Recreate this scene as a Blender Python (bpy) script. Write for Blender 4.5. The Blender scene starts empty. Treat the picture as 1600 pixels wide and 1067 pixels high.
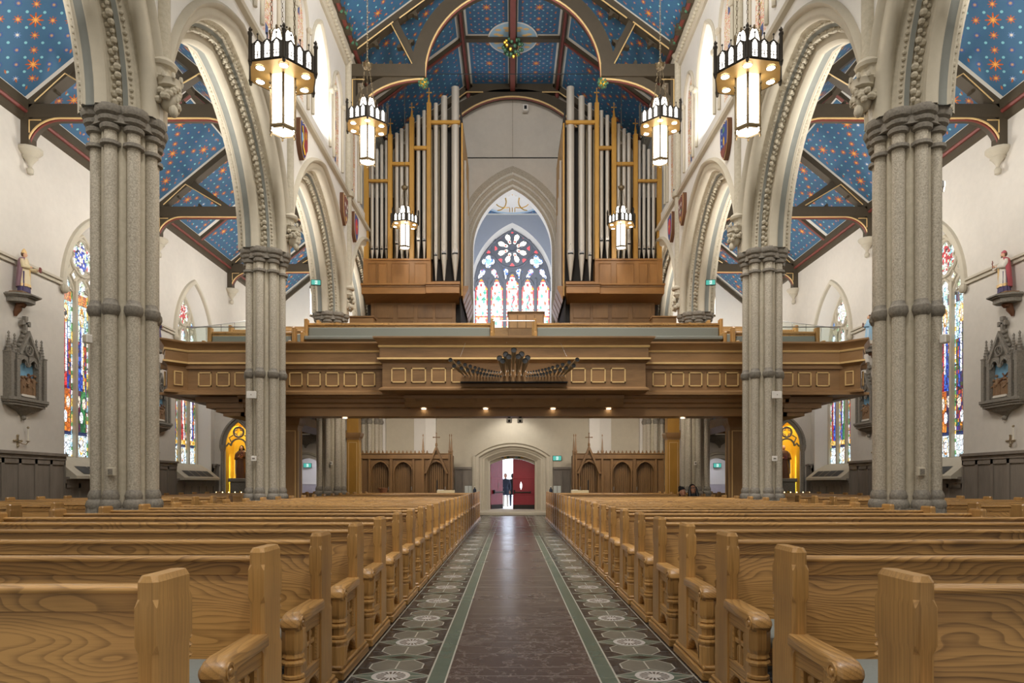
import bpy, bmesh, math, random
from math import pi, sin, cos, sqrt, radians, floor, hypot
from mathutils import Vector, Matrix
random.seed(7)
S = bpy.context.scene
COL = S.collection
# ------------------------------------------------------------ camera, world, light, exposure
cd = bpy.data.cameras.new('camera'); cam = bpy.data.objects.new('camera', cd); COL.objects.link(cam)
cam.location = (-0.08, 0, 1.3); cam.rotation_euler = (pi/2, 0, 0)
cd.sensor_width = 36; cd.lens = 36*1067/1600; cd.shift_x = 2/1600; cd.shift_y = 221.5/1600
cd.clip_end = 300
S.camera = cam
S.view_settings.view_transform = 'Standard'; S.view_settings.look = 'None'; S.view_settings.gamma = 1
S.view_settings.exposure = 0.02
S.view_settings.use_curve_mapping = False
W = bpy.data.worlds.new('sky'); S.world = W; W.use_nodes = True
_b = W.node_tree.nodes['Background']; _b.inputs[1].default_value = 1.0
_n = W.node_tree.nodes; _l = W.node_tree.links      # bright western sky before the entrance, dimmer warm fill behind the camera standing in for chancel light
_t = _n.new('ShaderNodeTexCoord'); _s = _n.new('ShaderNodeSeparateXYZ'); _r = _n.new('ShaderNodeValToRGB'); _a = _n.new('ShaderNodeMath'); _a.operation = 'MULTIPLY_ADD'; _a.inputs[1].default_value = .5; _a.inputs[2].default_value = .5
_l.new(_t.outputs['Generated'], _s.inputs[0]); _l.new(_s.outputs[1], _a.inputs[0]); _l.new(_a.outputs[0], _r.inputs[0]); _l.new(_r.outputs[0], _b.inputs[0])
_e = _r.color_ramp.elements; _e[0].position = .45; _e[0].color = (.44, .40, .335, 1); _e[1].position = .62; _e[1].color = (3.4, 3.7, 4.4, 1)
def light(name, typ, loc, power, color, size=1.0, aim=None, sizey=None, spot=60, blend=0.6):
    l = bpy.data.lights.new(name, typ); l.energy = power; l.color = color
    if typ == 'AREA':
        l.size = size
        if sizey: l.shape = 'RECTANGLE'; l.size_y = sizey
    else: l.shadow_soft_size = size
    if typ == 'SPOT': l.spot_size = radians(spot); l.spot_blend = blend
    o = bpy.data.objects.new(name, l); COL.objects.link(o); o.location = loc
    if aim is not None:
        o.rotation_euler = (Vector(aim)-Vector(loc)).to_track_quat('-Z', 'Y').to_euler()
    return o
WARM = (1, .89, .75); NEUT = (1, .96, .91)
for s in (-1, 1):
    for y in (7.5, 13.5, 19.5):              # unseen fill areas added near the clerestory sill to brighten the nave roof
        light('roof_fill', 'AREA', (s*5.1, y, 11.3), 115, NEUT, 1.0, (s*-1.0, y+1.5, 18), 2.0)
    for y in (8, 13.5, 19.5, 25.5):              # unseen fill areas added in the aisles: one up to the roof, one to the outer wall
        light('aisle_roof_fill', 'AREA', (s*7.2, y, 7.6), 175, NEUT, 1.0, (s*9.4, y+.6, 12), 1.6)
        light('aisle_wall_fill', 'AREA', (s*7.0, y, 8.6), 105, NEUT, 1.0, (s*11.9, y+1, 3.6), 1.6)
    light('aisle_end_fill', 'AREA', (s*8.2, 30.6, 6.6), 230, NEUT, 1.2, (s*9.0, 34.2, 9.6), 1.6)  # unseen area light added to brighten the far bay of the aisle
    for y in (1.0, 7, 13, 19):                   # added spots floating without fixtures, aimed over the pews and at the far end
        light('nave_fill', 'SPOT', (s*2.2, y, 12.6), 1250, NEUT, .5, (s*2.7, y+5.5, 0), spot=84, blend=.9)
light('gallery_fill', 'AREA', (0, 14, 15.5), 600, NEUT, 2.0, (0, 26.5, 8.5), 3.0)  # unseen fill added high in the nave to brighten organ and gallery
light('tower_fill', 'AREA', (0, 31.2, 8.6), 330, (.85, .91, 1.0), 2.0, (0, 34.5, 13.5), 1.5)  # bluish area light added inside the tower, standing in for daylight
# ------------------------------------------------------------ shader expression helper
class E:
    def __init__(s, g, sock): s.g = g; s.s = sock
    def _m(s, op, *a, clamp=False):
        n = s.g.nt.nodes.new('ShaderNodeMath'); n.operation = op; n.use_clamp = clamp
        for i, v in enumerate((s,)+a): s.g.put(n.inputs[i], v)
        return E(s.g, n.outputs[0])
    def __add__(s, o): return s._m('ADD', o)
    __radd__ = __add__
    def __sub__(s, o): return s._m('SUBTRACT', o)
    def __rsub__(s, o): return (s*-1)+o
    def __mul__(s, o): return s._m('MULTIPLY', o)
    __rmul__ = __mul__
    def __truediv__(s, o): return s._m('DIVIDE', o)
    def lt(s, o): return s._m('LESS_THAN', o)
    def gt(s, o): return s._m('GREATER_THAN', o)
    def abs(s): return s._m('ABSOLUTE')
    def fract(s): return s._m('FRACT')
    def floor(s): return s._m('FLOOR')
    def sin(s): return s._m('SINE')
    def cos(s): return s._m('COSINE')
    def pow(s, p): return s._m('POWER', p)
    def min(s, o): return s._m('MINIMUM', o)
    def max(s, o): return s._m('MAXIMUM', o)
    def sqrt(s): return s._m('SQRT')
    def clamp(s): return s._m('ADD', 0.0, clamp=True)
    def mod(s, o): return s._m('FLOORED_MODULO', o)
class G:
    def __init__(s, name):
        s.m = bpy.data.materials.new(name); s.m.use_nodes = True; s.nt = s.m.node_tree
        s.b = s.nt.nodes['Principled BSDF']; s.out = s.nt.nodes['Material Output']
    def put(s, inp, v):
        if isinstance(v, E): s.nt.links.new(v.s, inp)
        elif isinstance(v, tuple) and len(v) == 3 and inp.type == 'RGBA': inp.default_value = (*v, 1)
        else: inp.default_value = v
    def node(s, typ, out=0, props=(), **ins):
        n = s.nt.nodes.new(typ)
        for k, v in props: setattr(n, k, v)
        for k, v in ins.items(): s.put(n.inputs[k.replace('_', ' ')], v)
        return E(s, n.outputs[out])
    def obj(s): return s.node('ShaderNodeTexCoord', 'Object') if False else E(s, s.nt.nodes.new('ShaderNodeTexCoord').outputs['Object'])
    def rnd(s): return E(s, s.nt.nodes.new('ShaderNodeObjectInfo').outputs['Random'])
    def sep(s, v):
        n = s.nt.nodes.new('ShaderNodeSeparateXYZ'); s.put(n.inputs[0], v); return [E(s, o) for o in n.outputs]
    def comb(s, x, y, z=0.0):
        n = s.nt.nodes.new('ShaderNodeCombineXYZ')
        for i, v in enumerate((x, y, z)): s.put(n.inputs[i], v)
        return E(s, n.outputs[0])
    def noise(s, v, scale, detail=3, rough=.55): return s.node('ShaderNodeTexNoise', 0, (), Vector=v, Scale=scale, Detail=detail, Roughness=rough)
    def mix(s, f, a, b):
        n = s.nt.nodes.new('ShaderNodeMix'); n.data_type = 'RGBA'
        s.put(n.inputs[0], f); s.put(n.inputs[6], a); s.put(n.inputs[7], b); return E(s, n.outputs[2])
    def uv(s, name): return s.node('ShaderNodeUVMap', 0, (('uv_map', name),))
    def ramp(s, f, stops, const=False):
        n = s.nt.nodes.new('ShaderNodeValToRGB'); r = n.color_ramp
        if const: r.interpolation = 'CONSTANT'
        while len(r.elements) < len(stops): r.elements.new(.5)
        for e, (p, c) in zip(r.elements, stops): e.position = p; e.color = (*c, 1)
        s.put(n.inputs[0], f); return E(s, n.outputs[0])
    def bump(s, h, strength=.3, dist=.01):
        n = s.nt.nodes.new('ShaderNodeBump'); n.inputs['Strength'].default_value = strength; n.inputs['Distance'].default_value = dist
        s.put(n.inputs['Height'], h); s.nt.links.new(n.outputs[0], s.b.inputs['Normal'])
    def fin(s, color=None, rough=.6, metal=0.0, spec=.5, emit=None, estr=0.0):
        if color is not None: s.put(s.b.inputs['Base Color'], color)
        s.put(s.b.inputs['Roughness'], rough); s.put(s.b.inputs['Metallic'], metal)
        s.put(s.b.inputs['Specular IOR Level'], spec)
        if emit is not None: s.put(s.b.inputs['Emission Color'], emit); s.put(s.b.inputs['Emission Strength'], estr)
        return s.m
def hexc(h):
    v = [int(h[i:i+2], 16)/255 for i in (0, 2, 4)]
    return tuple(c/12.92 if c <= .04045 else ((c+.055)/1.055)**2.4 for c in v)
def plain(name, c, rough=.6, metal=0.0, var=.12, scale=6, **k):
    g = G(name); c = hexc(c) if isinstance(c, str) else c
    f = g.noise(g.obj(), scale, 4)
    return g.fin(g.mix(f, tuple(x*(1-var) for x in c), tuple(min(1, x*(1+var)) for x in c)), rough, metal, **k)
def glow(name, c, strength):
    g = G(name); return g.fin(tuple(.12*x for x in c), .4, emit=c, estr=strength)
M = {}
def mk_wood(name, dark, light_, axis=0, scale=1.0, rough=.32, figure=1.0, lines=1.0):
    g = G(name); x = g.sep(g.obj()); r = g.rnd()*37.0
    a = x[axis]; others = [x[i] for i in range(3) if i != axis]
    q = others[0]*.6+others[1]
    warp = g.noise(g.comb(a*.75+r, q*2.6, r), 1.25, 2, .45)
    t = (q*40.0*scale + warp*27.0*figure + r).fract()
    ring = t.pow(3.0)*(1.0-t.pow(24.0))
    fib = g.noise(g.comb(a*4.0, others[0]*170.0, others[1]*170.0), 1.0, 3, .65)
    blotch = g.noise(g.comb(a*.7+r, q*3.0, r), 1.6, 3)
    board = (((q*1.0+r)*5.5).floor()*12.99).sin()*.10
    f = (ring*.62*lines + (fib-.5)*.75 + (blotch-.5)*.75 + board + .20 + (r.fract()-.5)*.16).clamp()
    c = g.mix(f, light_, dark)
    g.bump(fib*.5-ring*.3, .10, .003)
    return g.fin(c, rough)
OAKD, OAKL = hexc('56381b'), hexc('cc9d5e')
for ax, nm in enumerate('xyz'): M['oak_'+nm] = mk_wood('oak_'+nm, OAKD, OAKL, ax, 1.0, .30, (1.0, .35, .12)[ax], (1.0, .7, .35)[ax])
for ax, nm in enumerate('xyz'): M['wal_'+nm] = mk_wood('brown_oak_'+nm, hexc('4d3721'), hexc('a37d52'), ax, 2.0, .42, .3, .6)
for ax, nm in ((0, 'x'), (2, 'z')): M['org_'+nm] = mk_wood('organ_oak_'+nm, hexc('63401d'), hexc('ad7c44'), ax, 2.0, .38, .3, .5)
M['golden_oak'] = mk_wood('golden_oak', hexc('7d5620'), hexc('c2923f'), 2, 2.0, .4, .3, .5)
M['gilt'] = plain('gilt_line', 'e2c084', .4, .1)
M['darkwood'] = plain('dark_truss_wood', '4a4030', .6, 0, .2, 3)
M['carved'] = mk_wood('carved_brown_oak', hexc('46301b'), hexc('87643a'), 2, 2.0, .5, .3, .6)
def mk_plaster(name, c, var=.1):
    g = G(name); c = hexc(c); o = g.obj()
    f = g.noise(o, .9, 5, .6)*.6 + g.noise(o, 7, 4, .6)*.4
    g.bump(g.noise(o, 22, 4, .7), .25, .01)
    return g.fin(g.mix(f, tuple(x*(1-var*2) for x in c), tuple(min(.95, x*(1+var)) for x in c)), .85)
M['plaster'] = mk_plaster('cream_plaster', 'd8d1c5')
M['plaster_w'] = mk_plaster('pale_plaster', 'e0dcd4', .05)
M['stone_l'] = mk_plaster('pale_limestone', 'c6bda9', .12)
M['tracery'] = mk_plaster('grey_tracery_stone', '7b7e86', .06)
M['tower'] = mk_plaster('grey_blue_plaster', 'a9adb5', .05)
def mk_speck(name, a, b, sc=45):
    g = G(name); o = g.obj()
    f = (g.noise(o, sc, 3, .7)-.5)*2.8+.5; f2 = g.noise(o, 2.0, 3)
    g.bump(f, .3, .006)
    return g.fin(g.mix((f*.7+f2*.3).clamp(), hexc(a), hexc(b)), .7)
M['stone_s'] = mk_speck('speckled_stone', '8c8374', 'd6cdba')
M['stone_c'] = mk_speck('smooth_stone', 'aba28e', 'c4bba6', 12)
M['stone_d'] = mk_speck('grey_stone', '6c665d', '979083', 30)
M['blueband'] = plain('blue_grey_paint', '7d7f78', .7)
M['wains'] = mk_wood('grey_brown_panelling', hexc('544c43'), hexc('90867a'), 2, 2.5, .5, .3, .6)
M['white'] = plain('white_paint', 'e6e2da', .5, 0, .04)
M['red'] = plain('red_paint', '8c2a2a', .5)
M['doorred'] = plain('dark_red_paint', '8e2430', .45, 0, .1)
M['maroon'] = plain('maroon_paint', '7a3d35', .5)
M['green'] = plain('green_gilt', '4f7a5c', .5, .2, .4, 25)
M['gold'] = plain('gold_leaf', 'd8a93a', .32, .7)
M['bronze'] = plain('bronze', '6e5f45', .4, .6)
M['iron'] = plain('dark_bronze', '38322a', .5, .4)
M['tray'] = plain('lamp_tray_gold', 'c09a5c', .4, .3)
M['black'] = plain('black', '0c0b0b', .6)
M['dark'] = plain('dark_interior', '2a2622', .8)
M['pipe'] = plain('organ_metal', 'bdb6aa', .5, .3, .05, 2)
M['pipe_hi'] = plain('polished_organ_metal', 'd6d0c8', .2, .85, .03)
M['brass'] = plain('dull_brass', 'a8987c', .35, .6)
M['steel'] = plain('steel', 'b0b0b0', .3, .9)
M['cushion'] = plain('grey_green_upholstery', '83857c', .9, 0, .1, 60)
M['glow'] = glow('lamp_glass', (1, .93, .82), 7)
M['glow2'] = glow('lamp_glass_crown', (1, .94, .84), 4)
M['spotglow'] = glow('downlight_lens', (1, .9, .72), 9)
M['candle'] = plain('candle_wax', 'e9e2cf', .5)
M['flame'] = glow('flame', (1, .75, .35), 4)
M['exit'] = glow('exit_sign_green', (.10, .62, .50), .7)
M['exitw'] = glow('exit_sign_pictogram', (.9, 1, .95), .9)
M['skin'] = plain('skin', 'c08a6c', .55, 0, .06)
M['skin2'] = plain('painted_flesh', 'd9a987', .5, 0, .06)
M['cloth_k'] = plain('black_cloth', '1c1b1d', .85, 0, .2, 30)
M['cloth_g'] = plain('dark_grey_cloth', '3d3c3e', .85, 0, .2, 30)
M['cloth_b'] = plain('navy_cloth', '2a3242', .85)
M['hair_k'] = plain('black_hair', '17120f', .5, 0, .3, 60)
M['hair_b'] = plain('brown_hair', '5a3c24', .6, 0, .2, 40)
M['mauve_l'] = plain('pale_mauve_dado', 'b9b2b6', .6)
M['cream'] = plain('cream_paint', 'dccba4', .55)
M['mauve'] = plain('mauve_paint', '8f6f7a', .6)
M['rose'] = plain('rose_red_paint', 'b3525a', .5)
M['purple'] = plain('purple_paint', '4b3f63', .6)
M['ltblue'] = plain('light_blue_paint', '9cc0d8', .55)
M['bluep'] = plain('blue_paint', '2a3f86', .5)
M['brownr'] = plain('brown_habit', '6b452b', .6, 0, .2, 12)
M['vision'] = glow('daylit_pane', (.9, .95, 1), 2.2)
M['cglass'] = glow('clerestory_glass', (.80, .88, 1.0), .6)
M['offw'] = plain('ivory_paint', 'd9d2c4', .55, 0, .05)
M['ochre'] = plain('terracotta_relief', '86684a', .65, 0, .3, 20)
M['skyblue'] = plain('sky_blue_relief', '79a8c4', .6, 0, .25, 6)
M['paper'] = plain('paper', 'e2e0da', .7)
M['wicker'] = plain('wicker', '7a4a26', .7, 0, .3, 40)
M['goldmosaic'] = plain('gold_mosaic', 'e8c13c', .45, .1, .15, 50)
M['radiator'] = plain('black_grille', '3b3a38', .6)
M['snow'] = plain('pale_pavement', 'd8d8da', .8)
g = G('clear_glass'); g.b.inputs['Transmission Weight'].default_value = 1; g.b.inputs['IOR'].default_value = 1.1
M['glass'] = g.fin((.93, .98, .96), .02)
# ---- stained glass: coloured by the panes themselves, dark lead lines between them
def mk_glass(name, sc, strength, lead):
    g = G(name); o = g.obj(); c = g.node('ShaderNodeVertexColor', 0, (('layer_name', 'Col'),))
    v = g.node('ShaderNodeTexVoronoi', 'Distance', (('feature', 'DISTANCE_TO_EDGE'),), Vector=o, Scale=sc)
    k = v.lt(lead)
    cc = g.mix(k, c, (.02, .02, .02))
    return g.fin((.05, .05, .05), .25, emit=cc, estr=strength)
M['sglass'] = mk_glass('stained_glass_aisle', 8, 1.35, .045)
M['sglass_w'] = mk_glass('stained_glass_west', 6, 2.1, .02)
# ---- starred blue vault panels (uv = metres from the panel centre, half = half size of the panel)
def mk_stars(name, base, dim, sp, big, small, dot, border=.13, grid45=True):
    g = G(name); u, v, _ = g.sep(g.uv('uv')); a, b, _ = g.sep(g.uv('half'))
    if grid45: p = (u+v)*.7071; q = (u-v)*.7071
    else: p, q = u, v
    def cell(p, q, off):
        fp = (p/sp+off); fq = (q/sp+off)
        ip = (fp+.5).floor(); iq = (fq+.5).floor()
        return (fp-ip)*sp, (fq-iq)*sp, ip, iq
    def star(x, y, R, n=4.0):
        r = (x*x+y*y).sqrt(); th = y._m('ARCTAN2', x)
        k = (th*n).cos().abs().pow(3.0)*.65+.35
        return r/(k*R)
    x, y, ip, iq = cell(p, q, 0.0)
    onax = ip.abs().lt(.5).max(iq.abs().lt(.5)) if grid45 else iq.mod(4.0).lt(.5)*ip.mod(2.0).lt(.5)
    alt = (ip+iq).mod(3.0).lt(.5)
    R = onax*(alt*.075+.105) + (1.0-onax)*.085
    d = star(x, y, R)
    hsh = ((ip*12.9898+iq*78.233).sin()*43758.5).fract()
    cbig = g.mix(d.lt(.5), hexc(big), hexc('f0b45a'))
    csm = g.mix(d.lt(.55), g.mix(hsh.lt(.25), hexc('3a4f9c'), hexc('6d8fc4')), g.mix(hsh.lt(.18), hexc('c9a06a'), hexc(small)))
    base_n = g.noise(g.uv('uv'), 1.4, 3)
    c = g.mix(base_n, hexc(base), hexc(dim))
    c = g.mix(d.lt(1.0), c, g.mix(onax, csm, cbig))
    x2, y2, _, _ = cell(p, q, .5)
    c = g.mix((x2*x2+y2*y2).lt(.034*.034), c, hexc(dot))
    e = (a-u.abs()).min(b-v.abs())
    ed = (e-(border+.16)).abs().lt(.03)*((((u+v)/.34).fract()-.5).abs().lt(.09))
    c = g.mix(e.lt(border+.1), c, g.mix(base_n, hexc(base), hexc(dim)))
    c = g.mix(ed, c, hexc('b5673c'))
    c = g.mix(e.lt(border), c, hexc('d9d6cc'))
    return g.fin(c, .75)
M['stars_aisle'] = mk_stars('starred_blue_aisle_ceiling', '47708f', '3c607e', .37, 'c05a2a', 'f2e8cc', '84c3c9', .25)
M['stars_nave'] = mk_stars('starred_blue_nave_ceiling', '42739a', '3a6788', .40, 'b4502e', 'c98a62', '8ad0dc', .27)
M['stars_flat'] = mk_stars('dotted_blue_collar_ceiling', '44729a', '3c6788', .30, 'd0714a', 'b9a58c', '8cc0d0', .19, False)
# ---- red patterned niche panels
g = G('red_arabesque_panel'); o = g.sep(g.obj())
n1 = g.noise(g.comb(o[1]*1.0, o[2]*1.0, 0), 4.5, 2)
w = ((n1*9.0).fract()-.5).abs().lt(.17)
n2 = g.noise(g.comb(o[1], o[2], 4.0), 9.0, 1)
c = g.mix(w, hexc('e3dccd'), hexc('cf6a55')); c = g.mix((n2-.5).abs().lt(.02), c, hexc('c9b25e'))
rr = (o[2]-12.0)/1.05
c = g.mix(((rr.fract()-.5).abs().lt(.13))*((o[1]-0.0).abs().gt(-1.0))*(g.uv('uv') and g.sep(g.uv('uv'))[0].abs().lt(.09)), c, hexc('4a5a86'))
M['arabesque'] = g.fin(c, .7)
# ---- floor
g = G('slate_floor'); o = g.sep(g.obj()); X, Y = o[0], o[1]; ax = X.abs()
n = g.noise(g.obj(), 5, 6, .65); n2 = g.noise(g.obj(), 1.2, 3)
vein = (g.noise(g.obj(), 3.5, 6, .7)-.5).abs().lt(.012)
run = g.mix(n, hexc('3a3030'), hexc('584b48')); run = g.mix(vein*n2, run, hexc('8d837b'))
tj = ((Y-4.61)/.985).fract(); jo = ((tj-.5).abs().gt(.4955)).max((tj-.62).abs().lt(.003)).max((tj-.22).abs().lt(.003))
run = g.mix(jo*.55, run, hexc('9a948c'))
grn = g.mix(n, hexc('46544b'), hexc('617064'))
drk = g.mix(n, hexc('17181a'), hexc('2e3033')); drk = g.mix(vein*.3, drk, hexc('8d8f8f'))
dj = ((Y/.24).fract()-.5).abs().gt(.487); drk = g.mix(dj*.8, drk, hexc('777872'))
line = hexc('aeaca0'); gry = g.mix(n, hexc('5a5952'), hexc('79786e'))
dx = (ax-.89).abs(); ph = ((Y-4.61)/.985+.5).fract()-.5; dy = (ph*.985).abs(); dy2 = (.4925-dy)
big = dx/.27+dy/.17; sml = dx/.235+dy2/.11; inn = dx/.11+dy2/.05
hx = dx+((dy-.25).abs()-.06).max(0.0)*.8
band = g.mix(hx.lt(.19)*dy.lt(.42), drk, line); band = g.mix(hx.lt(.18)*dx.gt(.005), band, gry)
band = g.mix(big.lt(1.05), band, line); band = g.mix(big.lt(1.0)*(dy.gt(.004).max(dx.lt(.13))), band, grn)
band = g.mix(sml.lt(1.08), band, line); band = g.mix(sml.lt(1.0), band, grn); band = g.mix(inn.lt(1.0), band, hexc('2a2b2c'))
sx = (ax-.89); sy = ph*.985; rad = (sx*sx+sy*sy).sqrt(); th = sy._m('ARCTAN2', sx)
ray = ((th*18.0).cos().gt(-.2))*rad.gt(.045)*rad.lt(.10)
disc = g.mix(ray, hexc('bcb8b2'), hexc('4a4744'))
band = g.mix(rad.lt(.13), band, disc)
c = g.mix(ax.gt(.51), run, grn); c = g.mix(ax.gt(.63), c, band); c = g.mix(ax.gt(1.16), c, drk)
for e in (.51, .63, 1.16): c = g.mix((ax-e).abs().lt(.006), c, line)
M['floor'] = g.fin(c, g.mix(n2, (.20,)*3, (.32,)*3))
# ------------------------------------------------------------ mesh helpers
class MB:
    def __init__(s): s.v = []; s.f = []; s.mi = []; s.mats = []; s.T = None; s.uv = {}; s.col = None
    def m(s, name):
        if name not in s.mats: s.mats.append(name)
        return s.mats.index(name)
    def add(s, vs, fs, mat):
        b = len(s.v); k = s.m(mat)
        if s.T is not None: vs = [tuple(s.T @ Vector(p)) for p in vs]
        s.v += [tuple(p) for p in vs]; s.f += [tuple(i+b for i in f) for f in fs]; s.mi += [k]*len(fs)
        return s
    def box(s, x0, x1, y0, y1, z0, z1, mat):
        v = [(x, y, z) for z in (z0, z1) for y in (y0, y1) for x in (x0, x1)]
        return s.add(v, [(0, 2, 3, 1), (4, 5, 7, 6), (0, 1, 5, 4), (2, 6, 7, 3), (0, 4, 6, 2), (1, 3, 7, 5)], mat)
    def quad(s, a, b, c, d, mat): return s.add([a, b, c, d], [(0, 1, 2, 3)], mat)
    def prism(s, poly, axis, lo, hi, mat):          # poly: 2d points in the two other axes (in xyz order)
        def P(p, t):
            q = list(p); q.insert(axis, t); return tuple(q)
        n = len(poly); v = [P(p, lo) for p in poly]+[P(p, hi) for p in poly]
        f = [tuple(range(n))[::-1], tuple(range(n, 2*n))]+[(i, (i+1) % n, n+(i+1) % n, n+i) for i in range(n)]
        return s.add(v, f, mat)
    def loft(s, rings, mat, close=True, caps=True):  # rings: lists of points, equal length; mat may be a list per segment
        n = len(rings[0]); v = [p for r in rings for p in r]; b = len(rings)
        cnt = n if close else n-1
        ml = mat if isinstance(mat, (list, tuple)) else [mat]*cnt
        base = len(s.v)
        s.add(v, [], ml[0])
        for j in range(cnt):
            k = s.m(ml[j % len(ml)])
            for i in range(b-1):
                s.f.append((base+i*n+j, base+i*n+(j+1) % n, base+(i+1)*n+(j+1) % n, base+(i+1)*n+j)); s.mi.append(k)
        if caps and close:
            s.f.append(tuple(base+j for j in range(n))[::-1]); s.mi.append(s.m(ml[0]))
            s.f.append(tuple(base+(b-1)*n+j for j in range(n))); s.mi.append(s.m(ml[0]))
        return s
    def lathe(s, prof, c, mat, seg=16, sx=1.0, sy=1.0, phase=0.0, caps=True):   # prof: (r, z)
        rings = [[(c[0]+r*sx*cos(2*pi*j/seg+phase), c[1]+r*sy*sin(2*pi*j/seg+phase), c[2]+z) for j in range(seg)] for r, z in prof]
        return s.loft(rings, mat, True, caps)
    def cyl(s, c, r, z0, z1, mat, seg=14): return s.lathe([(r, z0), (r, z1)], c, mat, seg)
    def tube(s, path, r, mat, seg=8, closed=False):
        path = [Vector(p) for p in path]; n = len(path); rings = []
        rr = r if isinstance(r, (list, tuple)) else [r]*n
        up = None
        for i, p in enumerate(path):
            if closed: t = path[(i+1) % n]-path[i-1]
            else: t = path[min(i+1, n-1)]-path[max(i-1, 0)]
            if t.length < 1e-9: t = Vector((0, 0, 1))
            t.normalize()
            if up is None:
                up = Vector((0, 0, 1)) if abs(t.z) < .9 else Vector((1, 0, 0))
            u = t.cross(up)
            if u.length < 1e-4: u = t.cross(Vector((1, 0, 0) if abs(t.x) < .9 else (0, 1, 0)))
            u.normalize(); w = u.cross(t); up = w
            rings.append([tuple(p+(u*cos(2*pi*j/seg)+w*sin(2*pi*j/seg))*rr[i]) for j in range(seg)])
        if closed: rings.append(rings[0])
        return s.loft(rings, mat, True, not closed)
    def ball(s, c, r, mat, seg=10, rings=6, sc=(1, 1, 1)):
        prof = [(max(1e-4, r*sin(pi*i/rings)), -r*cos(pi*i/rings)) for i in range(rings+1)]
        rr = [[(c[0]+a*sc[0]*cos(2*pi*j/seg), c[1]+a*sc[1]*sin(2*pi*j/seg), c[2]+z*sc[2]) for j in range(seg)] for a, z in prof]
        return s.loft(rr, mat)
    def build(s, name, parent=None, bevel=0.0, sharp=35, label=None, recalc=True, seg=1):
        me = bpy.data.meshes.new(name); me.from_pydata(s.v, [], s.f)
        for k in s.mats: me.materials.append(M[k])
        me.polygons.foreach_set('material_index', s.mi)
        for nm, data in s.uv.items():
            l = me.uv_layers.new(name=nm); l.data.foreach_set('uv', data)
        if s.col is not None:
            a = me.color_attributes.new('Col', 'FLOAT_COLOR', 'CORNER'); a.data.foreach_set('color', s.col)
        if recalc or bevel:
            bm = bmesh.new(); bm.from_mesh(me)
            bmesh.ops.recalc_face_normals(bm, faces=bm.faces)
            if bevel:
                es = [e for e in bm.edges if len(e.link_faces) == 2 and e.calc_face_angle(0) > .5]
                bmesh.ops.bevel(bm, geom=es, offset=bevel, segments=seg, profile=.5, affect='EDGES', clamp_overlap=True)
            bm.to_mesh(me); bm.free()
        me.shade_smooth(); me.set_sharp_from_angle(angle=radians(sharp)); me.update()
        o = bpy.data.objects.new(name, me); COL.objects.link(o)
        if parent is not None: o.parent = parent
        if label: o['label'] = label
        return o
def tag(o, label, cat, group=None, kind=None):
    o['label'] = label; o['category'] = cat
    if group: o['group'] = group
    if kind: o['kind'] = kind
    return o
def thing(name, label, cat, loc=(0, 0, 0), rz=0, group=None, kind=None):
    o = bpy.data.objects.new(name, None); COL.objects.link(o); o.location = loc; o.rotation_euler = (0, 0, rz)
    o.empty_display_size = .1
    return tag(o, label, cat, group, kind)
def struct(o): o['kind'] = 'structure'; return o
KIDS = {}
def copytree(o, loc=None, rz=None, label=None, parent=None):
    c = o.copy(); COL.objects.link(c)
    if parent is not None: c.parent = parent
    if loc is not None: c.location = loc
    if rz is not None: c.rotation_euler = (0, 0, rz)
    if label: c['label'] = label
    for ch in o.children: copytree(ch, parent=c)
    return c
ORD = lambda n: '%d%s' % (n, 'th' if 10 <= n % 100 <= 20 else {1: 'st', 2: 'nd', 3: 'rd'}.get(n % 10, 'th'))
SIDE = {-1: 'left', 1: 'right'}
# pointed arch of half span a and rise h; concentric curve t further out; returns (u, z) from left spring to right spring
def parch(a, h, t=0.0, n=16):
    R = (a*a+h*h)/(2*a); c = R-a; r = R+t; th = math.acos(max(-1, min(1, c/r)))
    rt = [(-c+r*cos(k*th/n), r*sin(k*th/n)) for k in range(n+1)]; rt[-1] = (0.0, rt[-1][1])
    return [(-u, z) for u, z in rt]+rt[::-1][1:]
def sarch(a, h, t=0.0, n=12):                        # segmental arch
    R = (a*a+h*h)/(2*h); zc = h-R; th = math.asin(min(1, a/R)); r = R+t
    return [(-r*sin(th*(1-k/n)), zc+r*cos(th*(1-k/n))) for k in range(2*n+1)]
def wallstrip(mb, F, u0, u1, zb, zt, ops, mat):       # planar wall with openings (cu, zsill, outline from left spring to right, spring z)
    cur = u0
    for cu, zs, pts, zsp in sorted(ops, key=lambda o: o[0]):
        a = -pts[0][0]
        mb.quad(F(cur, zb), F(cu-a, zb), F(cu-a, zt), F(cur, zt), mat)
        if zs > zb: mb.quad(F(cu-a, zb), F(cu+a, zb), F(cu+a, zs), F(cu-a, zs), mat)
        for (ua, za), (ub, zb2) in zip(pts, pts[1:]):
            mb.quad(F(cu+ua, zsp+za), F(cu+ub, zsp+zb2), F(cu+ub, zt), F(cu+ua, zt), mat)
        cur = cu+a
    mb.quad(F(cur, zb), F(u1, zb), F(u1, zt), F(cur, zt), mat)
# ------------------------------------------------------------ geometry of the place (metres)
CY = [10.5, 16.5, 22.5, 28.5]; CX = 6.0; NF = 5.45; AF = 6.55; WX = 11.9; WY = 29.5; EY = 34.4
ARC = dict(a=2.40, h=2.95); ZC = 6.82
Y0 = 3.0
# floor
mb = MB(); mb.box(-12.6, 12.6, -4, 37, -.3, 0, 'floor'); struct(mb.build('floor'))
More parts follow.
